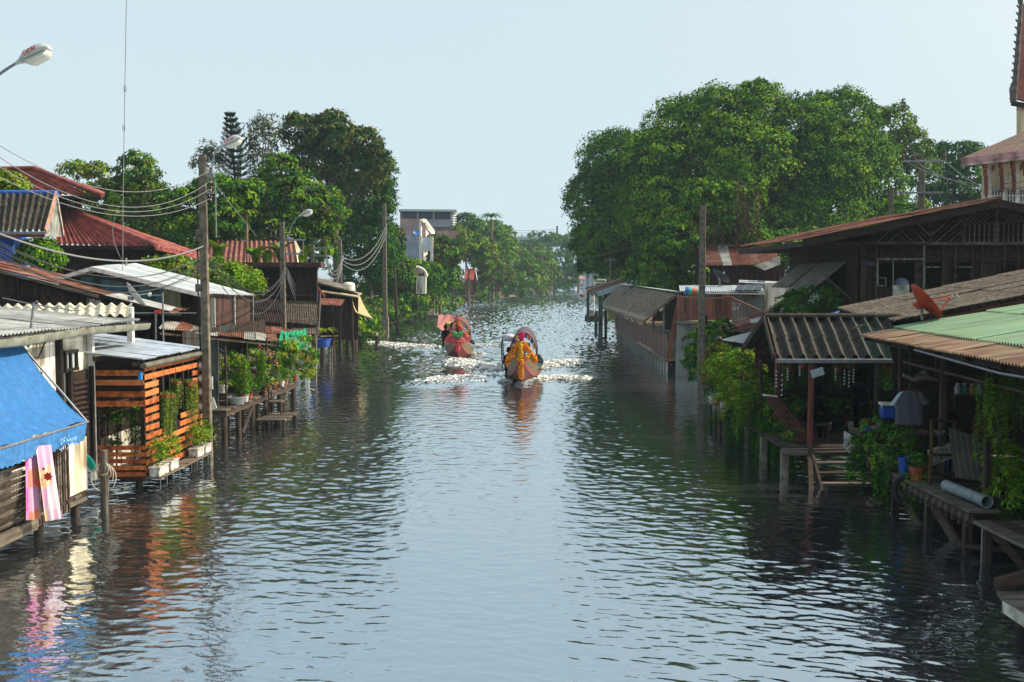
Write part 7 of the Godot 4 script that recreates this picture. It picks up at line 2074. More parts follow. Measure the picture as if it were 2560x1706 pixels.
	for i in 7:
		var u := i / 6.0
		p_tube(t, "stair_bar", [U(1832 + u * 60, 746 + u * 28, 43.5), U(1832 + u * 60, 800 - u * 14, 43.5)], 0.02, M.rail_brown, 5)
	p_tube(t, "stair_rail", [U(1830, 744, 43.5), U(1900, 776, 43.5)], 0.03, M.rail_brown, 6)
	# white metal building with solar collectors behind
	var w := thing("white_metal_building", "grey-walled building with white metal roof carrying dark collector panels", "building", V(11, 0.5, 50))
	p_slab(w, "front_wall", U(1752, 731, 48), U(1910, 731, 48), U(1910, 830, 48), U(1752, 830, 48), 0.1, mat("grey_green", "6e7a7a", 0.8, "streak", 0.4))
	p_slab(w, "side_wall", U(1912, 708, 47.6), U(1970, 705, 47.6), U(1970, 800, 47.6), U(1912, 800, 47.6), 0.1, M.white_wall)
	roof(w, U(1700, 728, 47.6), U(1912, 731, 47.6), U(1698, 714, 53), U(1905, 714, 53), 8, 1, 5, 0.016, [M.zinc, M.zinc_blue], "roof_sheet", 0.008)
	p_beam(w, "fascia", U(1752, 733, 47.6), U(1912, 735, 47.6), 0.04, 0.08, M.white_paint)
	for q in [[1846, 1866], [1868, 1888], [1890, 1910]]:
		p_slab(w, "collector_panel", U(q[0] + 4, 702, 48.6), U(q[1] + 4, 703, 48.6), U(q[1] - 8, 726, 47.4), U(q[0] - 8, 725, 47.4), 0.05, mat("collector", "141c28", 0.1))
	p_slab(w, "awning", U(1848, 700, 49), U(1945, 704, 49), U(1945, 710, 48.2), U(1848, 706, 48.2), 0.03, M.zinc)
	var mk := mat("chalk", "b8c2c0", 0.8)
	letters(w, "C111", U(1838, 762, 47.85), 0.17, mk, Basis(), "lettering")
	letters(w, "JOP", U(1838, 772, 47.85), 0.17, mk, Basis(), "lettering")
	var br := thing("striped_barrel", "rainbow-striped rolled barrel lying on the white metal roof", "barrel", U(1735, 728, 47))
	var cols := ["1f6ab0", "2a9a8a", "a84838", "7a5a3a", "2a8a78", "1f4a90"]
	for k in 6:
		var p := U(1714 + k * 7, 727 + k * 1.5, 47.2); var q := U(1721 + k * 7, 728.5 + k * 1.5, 47.2)
		p_tube(br, "stripe", [p, q], 0.2, mat("stripe" + cols[k], cols[k], 0.6), 14)
	# lean-to white roof and rusty roofs between the vine garden and the house
	var lt := thing("lean_to", "low lean-to with white and rusty sheets beside the vine garden", "shed", V(8, 0.6, 33))
	roof(lt, U(1805, 850, 33), U(1925, 870, 29.5), U(1895, 826, 36), U(1960, 832, 33), 4, 1, 5, 0.016, [M.zinc, mat("zinc2", "d3dade")], "roof_sheet", 0.012)
	roof(lt, U(1812, 812, 40), U(1830, 832, 36), U(1990, 755, 41), U(2010, 792, 36), 3, 3, 6, 0.018, [M.rust, M.rust_red2, M.galva], "roof_sheet", 0.02)
	p_slab(lt, "wall", U(1830, 830, 37), U(1960, 830, 35), U(1960, 1000, 35), U(1830, 1000, 37), 0.06, M.wood_dark)
	p_slab(lt, "blue_scrap", U(2045, 792, 28), U(2100, 776, 28), U(2096, 782, 28.5), U(2050, 798, 27.5), 0.02, mat("scrap_blue", "5a7cc0", 0.5))
	# yellow lantern, posts in the water
	for q in [[1502, 860, "thick grey-green mooring pile before the thatched terrace", 745, 0.24], [1470, 803, "slender dark mooring pile further out in the canal", 722, 0.28], [1490, 835, "short mooring pile behind the thick grey-green one", 780, 0.24]]:
		var b := G(q[0], q[1])
		var mp := thing("mooring_pile", q[2], "pile", b, "mooring piles on the right")
		var s := MB.new(); frustum(s, b - Vector3.UP * 0.6, Vector3(b.x, U(q[0], q[3], -b.z).y, b.z), q[4], q[4]); part(mp, "shaft", s, mat("pile_teal", "4a5a5c", 0.8, "streak", 0.5))
	single("yellow_drape", cloth(U(1520, 772, 74), U(1541, 775, 72), Vector3(0, -0.75, 0), null, 0.06), mat("yellow_cloth", "7e7a30", 0.8), "faded yellow cloth hanging at the far end of the thatched roof", "cloth")

func rusty_houses():
	var a := thing("gabled_pavilion", "brown gabled pavilion with pale bargeboard beyond the thatched terrace", "pavilion", V(8, 0.6, 78))
	roof(a, U(1480, 740, 74), U(1462, 722, 92), U(1650, 680, 74), U(1590, 684, 92), 6, 3, 6, 0.03, [mat("shingle", "5e4a40", 0.9, "mottle", 0.6), mat("shingle2", "6a554a", 0.9, "mottle", 0.5)], "roof_sheet", 0.02)
	p_beam(a, "bargeboard", U(1493, 736, 73.8), U(1648, 686, 73.8), 0.08, 0.35, mat("barge_pale", "9fb0bc", 0.7, "soft", 0.4))
	roof(a, U(1648, 735, 73), U(1765, 740, 73), U(1650, 684, 76), U(1770, 690, 76), 6, 1, 6, 0.03, [M.rust_red, M.rust, M.rust_red2], "roof_sheet", 0.012)
	p_slab(a, "front_wall", U(1520, 735, 75), U(1650, 695, 75), U(1650, 790, 75), U(1520, 790, 75), 0.1, M.wood_dark)
	for px in [1500, 1515]: p_beam(a, "post", U(px, 735, 75), V(U(px, 735, 75).x, -0.4, 75), 0.2, 0.2, M.wood_post)
	p_slab(a, "peak_roof", U(1612, 690, 80), U(1660, 690, 80), U(1638, 636, 81), U(1634, 636, 81), 0.1, mat("peak_brown", "5a3228", 0.8, "mottle", 0.5))
	var b := thing("rusty_roof_house", "reddish wooden house with rusty striped metal roof below the dead vines", "house", V(14, 0.5, 64))
	roof(b, U(1762, 664, 60), U(1945, 662, 60), U(1742, 613, 64), U(1945, 613, 64), 8, 1, 6, 0.03, [M.rust_red, M.rust, M.rust_red2, M.galva, M.rust_red], "roof_sheet", 0.012)
	boards(b, "wall_board", U(1775, 790, 61), U(1960, 790, 61), Vector3(0, 3.0, 0), 26, 0.03, 0.04, [mat("red_board", "5a342c", 0.8, "grain_v", 0.5), mat("red_board2", "4a2c26", 0.8, "grain_v", 0.5)])
	p_slab(b, "gable_end", U(1742, 615, 64), U(1762, 666, 60), U(1745, 740, 62), U(1735, 740, 64), 0.08, M.wood_dark)
	p_slab(b, "sheet_awning", U(1885, 664, 57), U(1950, 640, 59), U(1952, 660, 56), U(1912, 676, 55.5), 0.03, mat("dull_sheet", "6a6c6a", 0.7, "streak", 0.4))
	var ae := thing("mesh_dish", "dark mesh satellite dish with white feed behind the shaded pole", "satellite dish", U(1790, 710, 52))
	dish(ae, U(1800, 695, 52), Vector3(0.6, 0.7, -0.2).normalized(), 0.5, mat("mesh_dark", "2a2e30", 0.7), M.steel, U(1812, 680, 51.5))
	p_tube(ae, "mast", [U(1800, 740, 52.2), U(1800, 700, 52.2)], 0.06, M.steel, 6)
	for q in [[1526, 660, 700, 76, "thin television aerial above the brown gabled pavilion"], [1673, 668, 728, 70, "small white aerial on a pole before the rusty corrugated slope"]]:
		var an := thing("tv_aerial", q[4], "antenna", U(q[0], q[2], q[3]))
		p_tube(an, "mast", [U(q[0], q[2] + 10, q[3]), U(q[0], q[1] - 10, q[3])], 0.03, M.wire_pale, 5)
		p_tube(an, "boom", [U(q[0] - 14, q[1] - 10, q[3]), U(q[0] + 14, q[1] - 10, q[3])], 0.025, M.wire_pale, 5)
		for k in 5: p_tube(an, "element", [U(q[0] - 12 + k * 6, q[1] - 14, q[3]), U(q[0] - 12 + k * 6, q[1] - 6, q[3])], 0.015, M.wire_pale, 4)

# ---------- boats ----------
func boat(label: String, bow: Vector3, turn: float, pal: Dictionary) -> Node3D:
	var t := thing("longtail_boat", label, "boat", bow, "longtail boats on the canal")
	var B := Basis(Vector3.UP, turn)
	var at := func(s: float, x: float, y: float) -> Vector3: return bow + B * Vector3(x, y, -s)
	# station: distance behind the stem, half beam, gunwale height, chine half beam, chine height, keel height
	var st := [[0.0, 0.05, 1.62, 0.03, 1.52, 1.44], [0.5, 0.20, 1.38, 0.10, 1.12, 0.95], [1.2, 0.42, 1.12, 0.24, 0.72, 0.45], [2.2, 0.64, 0.90, 0.42, 0.40, 0.02], [3.4, 0.80, 0.74, 0.56, 0.22, -0.15], [5.0, 0.90, 0.62, 0.66, 0.14, -0.2], [8.0, 0.90, 0.54, 0.68, 0.12, -0.2], [11.0, 0.74, 0.56, 0.58, 0.16, -0.15]]
	var line := func(k: float, side: float) -> Array:   # k 0 keel .. 1 chine .. 2 gunwale
		var out := []
		for q in st:
			if k <= 1.0: out.append(at.call(q[0], side * lerpf(0.015, q[3], k), lerpf(q[5], q[4], k)))
			else: out.append(at.call(q[0], side * lerpf(q[3], q[1], k - 1), lerpf(q[4], q[2], k - 1)))
		return out
	var bands := [[0.0, 1.0, "bottom", pal.bottom], [1.0, 1.1, "rubbing_strake", pal.line], [1.1, 1.42, "strake", pal.side], [1.42, 1.5, "strake", pal.stripe], [1.5, 1.8, "strake", pal.side2], [1.8, 1.88, "strake", pal.stripe], [1.88, 2.0, "gunwale", pal.rail]]
	for bd in bands:
		for side in [-1.0, 1.0]:
			var s := MB.new()
			var g := [line.call(bd[0], side), line.call((bd[0] + bd[1]) * 0.5, side), line.call(bd[1], side)]
			if side > 0: g.reverse()
			s.thick(g, 0.02)
			part(t, bd[2], s, mat("boat" + bd[3], bd[3], 0.45, "soft", 1.0))
	var fl := []
	for q in st.slice(1): fl.append([at.call(q[0], -q[3] * 0.95, maxf(q[4] + 0.1, 0.2)), at.call(q[0], q[3] * 0.95, maxf(q[4] + 0.1, 0.2))])
	var fs := MB.new(); fs.thick(fl, 0.03); part(t, "floor", fs, M.wood_old)
	p_slab(t, "transom", at.call(11.0, -0.74, 0.56), at.call(11.0, 0.74, 0.56), at.call(11.0, 0.5, -0.1), at.call(11.0, -0.5, -0.1), 0.05, M.wood_old)
	p_beam(t, "stem_post", at.call(0.25, 0, 1.35), at.call(-0.12, 0, 1.98), 0.09, 0.07, mat("stem", "6a3a20", 0.6, "grain_v", 1.0))
	for s in [3.5, 5.0, 6.5, 8.0]: p_beam(t, "thwart", at.call(s, -0.8, 0.5), at.call(s, 0.8, 0.5), 0.24, 0.04, M.wood_old)
	# arched canopy
	for s in [4.6, 6.2, 7.8, 9.4]:
		var pts := []
		for i in 15:
			var a := PI * i / 14.0
			pts.append(at.call(s, -cos(a) * 0.62, 0.6 + pow(sin(a), 0.75) * 1.42))
		p_tube(t, "canopy_hoop", pts, 0.022 if s > 5 else 0.03, mat("hoop", "3a2a24", 0.5), 7)
	var cg := []
	for i in 11:
		var a := PI * (0.12 + 0.76 * i / 10.0)
		var row := []
		for k in 5: row.append(at.call(4.6 + k * 1.25, -cos(a) * 0.63, 0.61 + pow(sin(a), 0.75) * 1.43 + (0.03 * sin(k * 2.0) if pal.ragged else 0.0)))
		cg.append(row)
	var cs := MB.new(); cs.thick(cg, 0.012); part(t, "canopy", cs, mat("canopy" + pal.canopy, pal.canopy, 0.6, "soft", 0.8))
	# coloured valance under the front hoop
	for i in 9:
		var a := PI * (0.14 + 0.08 * i)
		var a2 := a + PI * 0.072
		var P := func(an, k): return at.call(4.57, -cos(an) * 0.61 * k, 0.6 + pow(sin(an), 0.75) * 1.41 * k)
		p_slab(t, "valance_flag", P.call(a, 1.0), P.call(a2, 1.0), P.call(a2, 0.86), P.call(a, 0.86), 0.008, mat("flag" + pal.flags[i % pal.flags.size()], pal.flags[i % pal.flags.size()], 0.7))
	# poles on the side and engine shaft
	for k in 3: p_tube(t, "side_pole", [at.call(5.0 + k * 0.9, -0.92 - 0.04 * (k % 2), 0.4), at.call(5.0 + k * 0.9, -0.98, 1.55 + 0.1 * k)], 0.026, mat("pole_dark", "3c4448", 0.4), 6)
	part(t, "cloth_bundle", foldy(at.call(5.8, -0.62, 1.72), 0.3, 7), mat("bundle" + pal.bundle, pal.bundle, 0.7))
	p_box(t, "engine", at.call(10.6, 0, 0.95), Vector3(0.5, 0.5, 0.8), M.steel, B)
	p_tube(t, "tail_shaft", [at.call(10.9, 0, 1.0), at.call(15.0, 0.3, 0.1)], 0.03, M.steel, 6)
	# garlands round the stem: a collar, a hanging tail, and two swags
	var beads := func(pts: Array, r: float, n: int, col: Array, sd: int) -> MB:
		var rr := RandomNumberGenerator.new(); rr.seed = sd
		var s := MB.new()
		for i in n:
			var f := rr.randf() * (pts.size() - 1)
			var k := int(f)
			var p: Vector3 = pts[k].lerp(pts[mini(k + 1, pts.size() - 1)], f - k)
			var w := Vector3(rr.randfn(), rr.randfn(), rr.randfn()).normalized()
			p += w * r * rr.randf_range(0.75, 1.0)
			s.col = col[rr.randi() % col.size()] * rr.randf_range(0.8, 1.15)
			for z in 3:
				var dd := w.cross(Vector3(rr.randfn(), rr.randfn(), rr.randfn())).normalized()
				s.leaf(p - dd * 0.03, dd, w, 0.075, 0.06)
		return s
	for gl in pal.garlands:
		var pts := []
		for q in gl.pts: pts.append(at.call(q[0], q[1], q[2]))
		part(t, gl.name, beads.call(pts, gl.r, gl.n, gl.col, int(gl.n)), M.petal, true)
	return t

func boats():
	var O := [Color(0.78, 0.30, 0.02), Color(0.80, 0.40, 0.03), Color(0.72, 0.22, 0.02)]
	var Y := [Color(0.80, 0.48, 0.05), Color(0.8, 0.4, 0.03)]
	var P := [Color(0.70, 0.08, 0.14), Color(0.72, 0.16, 0.12), Color(0.72, 0.22, 0.20)]
	var Gn := [Color(0.10, 0.42, 0.16), Color(0.16, 0.5, 0.22)]
	var yellow := [
		{"name": "garland", "pts": [[0.0, -0.06, 1.9], [0.25, -0.22, 1.6], [0.5, -0.48, 1.25], [0.55, -0.55, 1.0]], "r": 0.14, "n": 420, "col": O},
		{"name": "garland", "pts": [[0.0, 0.06, 1.9], [0.25, 0.24, 1.62], [0.5, 0.5, 1.25], [0.55, 0.56, 1.1]], "r": 0.14, "n": 421, "col": O},
		{"name": "garland", "pts": [[-0.12, 0.0, 1.85], [-0.16, 0.0, 1.55], [-0.1, 0.0, 1.3]], "r": 0.11, "n": 260, "col": Y},
		{"name": "garland", "pts": [[-0.05, -0.3, 1.32], [-0.2, 0.0, 1.15], [-0.05, 0.3, 1.32]], "r": 0.09, "n": 200, "col": O},
		{"name": "garland_tail", "pts": [[-0.2, 0.0, 1.15], [-0.12, 0.0, 0.8], [-0.05, 0.02, 0.52]], "r": 0.13, "n": 300, "col": O},
		{"name": "flower_crown", "pts": [[-0.1, 0.02, 2.05], [-0.1, 0.05, 2.2]], "r": 0.13, "n": 160, "col": [Color(0.7, 0.02, 0.14), Color(0.75, 0.05, 0.2)]}]
	boat("longtail boat with orange marigold garlands on its bow and a dark arched canopy", Vector3(U(1302, 870, 40).x, 0.0, -40.2), -0.03, {"bottom": "6e1a18", "line": "b04058", "side": "8a5a34", "stripe": "1e6a70", "side2": "8c6038", "rail": "2a5c66", "canopy": "5a4a58", "flags": ["b0553a", "2a3f6e", "c08a40", "7a2a30", "c8b8a0", "2a3f6e"], "bundle": "b8aab8", "ragged": false, "garlands": yellow})
	var pink := [
		{"name": "garland", "pts": [[0.0, -0.08, 1.9], [0.25, -0.3, 1.5], [0.5, -0.6, 1.05]], "r": 0.18, "n": 430, "col": P},
		{"name": "garland", "pts": [[0.0, 0.08, 1.9], [0.25, 0.3, 1.55], [0.5, 0.55, 1.15]], "r": 0.18, "n": 431, "col": P},
		{"name": "ribbon_swag", "pts": [[-0.1, -0.25, 1.6], [-0.15, 0.0, 1.45], [-0.1, 0.25, 1.6]], "r": 0.13, "n": 260, "col": Gn},
		{"name": "garland", "pts": [[-0.05, -0.3, 1.15], [-0.2, 0.0, 1.05], [-0.05, 0.3, 1.2]], "r": 0.15, "n": 300, "col": P},
		{"name": "garland_tail", "pts": [[-0.15, 0.0, 1.0], [-0.1, 0.0, 0.7]], "r": 0.14, "n": 180, "col": P},
		{"name": "flower_crown", "pts": [[-0.1, 0.0, 1.95], [-0.1, 0.02, 2.3]], "r": 0.11, "n": 200, "col": [Color(0.8, 0.25, 0.05), Color(0.75, 0.12, 0.1)]}]
	var far := boat("longtail boat with pink and green garlands and a torn pink awning", Vector3(U(1143, 850, 52).x, 0.0, -52.5), 0.035, {"bottom": "7a2420", "line": "b0605a", "side": "8a6a44", "stripe": "5a8088", "side2": "8c6a40", "rail": "8aa0a4", "canopy": "7a4a48", "flags": ["c06a50", "5a7a80", "c89a60"], "bundle": "9a9a5a", "ragged": true, "garlands": pink})
	var tb := U(1112, 800, 58)
	var g := []
	for i in 7:
		var row := []
		for j in 9: row.append(tb + Vector3(-0.4 + j * 0.11, 0.24 - i * 0.1 - 0.07 * j * (i / 6.0) + 0.05 * sin(j * 1.7 + i), -1.2 + i * 0.35))
		g.append(row)
	var s := MB.new(); s.thick(g, 0.008); part(far, "awning", s, mat("pink_awning", "945c5c", 0.7))
	# foam of the wakes
	foam([[1068, 960, 0.8, 0.06], [1130, 952, 1.6, 0.14], [1185, 948, 1.5, 0.16], [1245, 946, 0.6, 0.1]], -0.1, 61)
	foam([[1095, 896, 0.5, 0.1], [1150, 908, 1.1, 0.2], [1205, 922, 1.2, 0.22], [1250, 932, 0.8, 0.14]], -0.2, 62)
	foam([[1346, 925, 0.4, 0.1], [1390, 912, 1.2, 0.18], [1440, 905, 0.9, 0.1]], -0.15, 63)
	foam([[1335, 955, 0.4, 0.08], [1390, 948, 1.4, 0.12], [1475, 950, 0.7, 0.05]], -0.12, 64)
	foam([[930, 858, 0.5, 0.06], [1000, 866, 1.3, 0.15], [1090, 872, 0.9, 0.16]], -0.15, 65)
	foam([[1170, 868, 0.5, 0.16], [1220, 868, 1.0, 0.16], [1255, 866, 0.6, 0.08]], -0.18, 66)
	foam([[1160, 888, 0.4, 0.06], [1212, 886, 0.5, 0.05]], 0.05, 67)
	foam([[1258, 956, 0.25, 0.08], [1300, 962, 0.25, 0.04], [1335, 955, 0.25, 0.08]], 0.0, 68)

# ---------- far bank ----------
func far_bank():
	# white modern house with blue dish
	var t := thing("modern_house", "white modern house with blue dish on its terrace beyond the trees", "house", U(1050, 720, 112))
	var d := 112.0
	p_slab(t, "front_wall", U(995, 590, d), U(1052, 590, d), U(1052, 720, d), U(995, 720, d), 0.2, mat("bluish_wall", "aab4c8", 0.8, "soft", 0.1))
	p_slab(t, "side_wall", U(1052, 548, d), U(1085, 575, d + 6), U(1085, 720, d + 6), U(1052, 720, d), 0.2, M.white_paint)
	p_slab(t, "parapet", U(1000, 547, d + 0.5), U(1064, 547, d + 0.5), U(1064, 600, d + 0.5), U(1000, 600, d + 0.5), 0.2, mat("pink_wall", "b09a98", 0.8, "soft", 0.1))
	p_slab(t, "roof_wedge", U(1055, 547, d - 0.2), U(1064, 547, d), U(1086, 576, d + 6), U(1086, 590, d + 6), 0.3, M.white_paint)
	p_slab(t, "terrace_box", U(1052, 594, d - 1.5), U(1082, 594, d - 1.5), U(1082, 628, d - 1.5), U(1052, 628, d - 1.5), 1.6, mat("pale_box", "c4ccd4", 0.7))
	for px in [1051, 1079]: p_beam(t, "column", U(px, 592, d - 1.6), U(px, 700, d - 1.6), 0.3, 0.3, M.white_paint)
	p_slab(t, "window", U(1079, 600, d - 0.2), U(1084, 600, d + 1), U(1084, 625, d + 1), U(1079, 625, d - 0.2), 0.1, M.glass_dark)
	var ds := thing("satellite_dish", "blue satellite dish on the white modern house", "satellite dish", U(1040, 590, d - 1))
	dish(ds, U(1040, 583, d - 1), Vector3(0.3, 0.5, 0.8).normalized(), 0.32, mat("dish_blue", "1f6ab0", 0.5), M.steel, U(1046, 574, d - 1.4))
	p_tube(ds, "mast", [U(1040, 600, d - 1), U(1040, 585, d - 1)], 0.05, M.steel, 6)
	# grey flat-roofed block behind
	var e := 150.0
	var b := thing("grey_block_building", "grey flat-roofed building with dark window band and louvred corner", "building", U(1070, 640, e))
	p_slab(b, "wall", U(1000, 528, e), U(1132, 528, e), U(1132, 660, e), U(1000, 660, e), 6, mat("slate_wall", "77808e", 0.8, "soft", 0.1))
	p_slab(b, "roof_slab", U(996, 523, e - 1.5), U(1142, 524, e - 1.5), U(1146, 527, e + 8), U(1000, 527, e + 8), 0.3, mat("pale_slab", "a8b0b0", 0.7))
	for q in [[1008, 1042], [1046, 1082], [1086, 1126]]:
		var w := p_slab(b, "window", U(q[0], 531, e - 0.1), U(q[1], 531, e - 0.1), U(q[1], 548, e - 0.1), U(q[0], 548, e - 0.1), 0.1, mat("dim_glass", "2f3c50", 0.2))
		p_beam(w, "frame", U(q[1] + 2, 530, e - 0.2), U(q[1] + 2, 550, e - 0.2), 0.2, 0.2, M.pale_slab)
	p_slab(b, "sill_band", U(1000, 549, e - 0.3), U(1128, 549, e - 0.3), U(1128, 568, e - 0.3), U(1000, 568, e - 0.3), 0.2, mat("band", "8a949c", 0.8))
	for k in 6: p_beam(b, "louvre", U(1130, 532 + k * 6, e - 0.2), U(1140, 533 + k * 6, e + 1), 0.2, 0.1, M.white_paint)
	p_slab(b, "pink_annex", U(1085, 577, e - 4), U(1150, 577, e - 4), U(1150, 660, e - 4), U(1085, 660, e - 4), 3, mat("pink_annex", "a88a80", 0.8, "soft", 0.1))
	# arched white pavilion
	var v := thing("arched_house", "small white house with rounded roof gable among the shore trees", "house", U(1055, 720, 100))
	var ar := []
	for i in 9:
		var a := PI * 0.5 * i / 8.0
		ar.append(U(1040 + sin(a) * 26, 692 - cos(a) * 24, 100))
	p_tube(v, "arch_rib", ar, 0.14, M.white_paint, 8)
	p_slab(v, "wall", U(1040, 690, 100.2), U(1064, 692, 100.2), U(1064, 735, 100.2), U(1040, 735, 100.2), 1, M.white_wall)
	p_slab(v, "roof", U(1030, 672, 101), U(1052, 676, 101), U(1056, 684, 101), U(1030, 684, 101), 0.3, M.pink_annex)
	# leafy pavilion at the water
	var g := G(1055, 796)
	var pv := thing("creeper_pavilion", "waterside pavilion overgrown with creepers above a white balustrade", "pavilion", g)
	var pd := -g.z
	for px in [1018, 1068, 1082]: p_beam(pv, "column", Vector3(U(px, 740, pd).x, -0.4, -pd), U(px, 738, pd), 0.35, 0.35, M.white_wall)
	p_slab(pv, "terrace", G(1012, 788, 0.35), G(1095, 788, 0.35), G(1100, 770, 0.35), G(1020, 770, 0.35), 0.7, M.concrete)
	for i in 12: p_beam(pv, "baluster", U(1020 + i * 4.2, 768, pd), U(1020 + i * 4.2, 785, pd), 0.1, 0.1, M.white_wall)
	p_beam(pv, "balustrade_rail", U(1018, 767, pd), U(1068, 767, pd), 0.14, 0.12, M.white_wall)
	part(pv, "creeper", foliage([[U(1035, 725, pd), Vector3(1.6, 0.75, 1.4)], [U(1070, 722, pd), Vector3(1.3, 0.7, 1.4)], [U(1000, 740, pd), Vector3(0.8, 1.0, 1.0)], [U(1086, 755, pd), Vector3(0.4, 1.2, 0.8)]], 7000, 0.24, [MD, OL, LT, DK], 801), M.leaf, true)
	p_slab(pv, "back_wall", U(1018, 735, pd + 2), U(1070, 735, pd + 2), U(1070, 790, pd + 2), U(1018, 790, pd + 2), 0.2, M.wood_dark)
	# red-roofed hut and piers
	var h := thing("red_hut", "small waterside hut with red tiled gable roof", "hut", U(1175, 745, 155))
	roof(h, U(1160, 698, 153), U(1185, 700, 153), U(1166, 672, 156), U(1188, 671, 156), 4, 2, 3, 0.06, [mat("hut_red", "b0564a", 0.6), mat("hut_red2", "a04a40", 0.6)], "roof_sheet", 0.01)
	p_beam(h, "barge_board", U(1188, 671, 156), U(1193, 700, 153), 0.1, 0.2, M.white_paint)
	p_slab(h, "wall", U(1163, 698, 154), U(1190, 698, 154), U(1190, 745, 154), U(1163, 745, 154), 0.2, mat("hut_wall", "7a5a48", 0.8, "streak", 0.2))
	for q in [[1125, 1188, 742, 150, "long low plank pier below the red-roofed hut"], [1205, 1250, 731, 203, "short plank pier with brown screen near the trees"], [1325, 1380, 728, 226, "low landing stage under the light green tree"]]:
		var A := U(q[0], q[2], q[3]); var B := U(q[1], q[2] - 2, q[3])
		var p := thing("plank_pier", q[4], "pier", Vector3(A.x, 0, A.z), "piers on the far left shore")
		for k in 6: p_beam(p, "plank", A.lerp(B, k / 6.0) + Vector3(0, 0, -0.8), A.lerp(B, (k + 0.95) / 6.0) + Vector3(0, 0, -0.8), 1.8, 0.12, M.wood_grey)
		for k in 6: p_tube(p, "post", [Vector3(lerpf(A.x, B.x, (k + 0.4) / 6.0), -0.5, A.z), A.lerp(B, (k + 0.4) / 6.0)], 0.12, M.wood_grey, 6)
	var sc := thing("brown_screen", "brown corrugated metal screen standing on the short pier", "screen", U(1240, 730, 204))
	roof(sc, U(1234, 730, 204), U(1250, 730, 204), U(1234, 690, 204.2), U(1248, 690, 204.2), 2, 1, 4, 0.05, [M.rust_red], "sheet", 0.01)
	p_slab(sc, "orange_panel", U(1222, 715, 203.5), U(1236, 715, 203.5), U(1236, 731, 203.5), U(1222, 731, 203.5), 0.05, mat("orange_panel", "b0703c", 0.7))
	for q in [[1131, 762, 700, "thin mooring pole beside the long low pier", 0.13], [1386, 741, 660, "tall thin pole beside the far landing stage", 0.2]]:
		var p := G(q[0], q[1])
		var mp := thing("mooring_pole", q[3], "pole", p, "mooring poles on the far left shore")
		p_tube(mp, "shaft", [p - Vector3.UP * 0.5, Vector3(p.x, U(q[0], q[2], -p.z).y, p.z)], q[4], M.wood_post, 6)
	# road bridge
	var br := thing("road_bridge", "concrete road bridge with railing posts crossing far down the canal", "bridge", V(12, 0.5, 345))
	p_slab(br, "deck", U(1220, 600, 345), U(1500, 598, 345), U(1500, 598, 357), U(1220, 600, 357), 2.4, mat("bridge_grey", "7c8692", 0.9, "concrete", 0.05))
	p_slab(br, "parapet", U(1220, 592, 344.8), U(1500, 590, 344.8), U(1500, 598, 344.8), U(1220, 600, 344.8), 0.4, mat("bridge_pale", "9aa4ac", 0.9))
	for k in 16: p_beam(br, "railing_post", U(1225 + k * 16, 592, 344.6), U(1225 + k * 16, 585, 344.6), 0.35, 0.35, M.bridge_pale)
	for px in [1260, 1420]: p_beam(br, "pier", U(px, 612, 350), Vector3(U(px, 612, 350).x, 0, -350), 2.0, 2.0, M.bridge_grey)
	p_slab(br, "sign_panel", U(1292, 620, 340), U(1320, 620, 340), U(1320, 630, 340), U(1292, 630, 340), 0.3, M.white_paint)
	var bp := thing("distant_mast", "thin dark mast beyond the road bridge", "mast", U(1393, 610, 340))
	p_tube(bp, "mast", [U(1393, 612, 340), U(1393, 565, 340)], 0.3, M.wire, 5)
	for k in 3: wire("faint power line above the distant road bridge", sag(U(1250, 573 + k * 6, 350), U(1393, 573 + k * 6, 340), 0.5, 8), 0.06, "faint lines above the bridge", M.wire_pale)
	# pale blue building on the right with a pink-roofed landing
	var f := thing("pale_blue_building", "pale blue-white building on columns at the far right bend", "building", U(1475, 720, 292))
	p_slab(f, "upper_wall", U(1456, 612, 292), U(1510, 612, 292), U(1510, 667, 292), U(1456, 667, 292), 4, mat("pale_blue_wall", "b4bece", 0.8, "soft", 0.05))
	p_slab(f, "ochre_strip", U(1457, 618, 291.7), U(1463, 618, 291.7), U(1463, 660, 291.7), U(1457, 660, 291.7), 0.2, mat("ochre", "c09a68", 0.8))
	p_slab(f, "window", U(1464, 640, 291.7), U(1470, 640, 291.7), U(1470, 646, 291.7), U(1464, 646, 291.7), 0.1, M.dim_glass)
	for px in [1462, 1476, 1492]: p_beam(f, "column", U(px, 667, 292), Vector3(U(px, 667, 292).x, 0, -292), 0.8, 0.8, M.pale_blue_wall)
	p_slab(f, "lower_wall", U(1462, 680, 294), U(1510, 680, 294), U(1510, 725, 294), U(1462, 725, 294), 0.4, mat("grey_blue", "8a98a8", 0.8))
	var pl := thing("pink_landing", "landing stage with flat pink roof on posts before the pale blue building", "landing", U(1440, 725, 285))
	p_slab(pl, "roof", U(1420, 691, 287), U(1462, 692, 287), U(1462, 697, 283), U(1420, 696, 283), 0.4, mat("pink_roof", "c08a84", 0.7))
	for px in [1426, 1436, 1450, 1458]: p_beam(pl, "post", U(px, 697, 284.5), Vector3(U(px, 697, 284.5).x, -0.3, -284.5), 0.35, 0.35, M.grey_blue)
	# moored boat at the right with white rails
	var mb := thing("moored_boat", "small dark moored boat with white rails behind the slender pile", "boat", G(1490, 790))
	p_slab(mb, "hull", G(1462, 790, 0.45), G(1500, 792, 0.45), G(1510, 778, 0.45), G(1470, 775, 0.45), 0.6, M.wood_dark)
	for k in 3: p_tube(mb, "rail", [U(1485, 700 + k * 7, 108), U(1515, 700 + k * 7, 108)], 0.07, M.white_paint, 5)
	for px in [1485, 1514]: p_tube(mb, "rail_post", [U(px, 700, 108), U(px, 790, 108)], 0.07, M.white_paint, 5)
	part(mb, "red_float", foldy(U(1456, 739, 104), 0.28, 5), mat("float_red", "7a2420", 0.6))

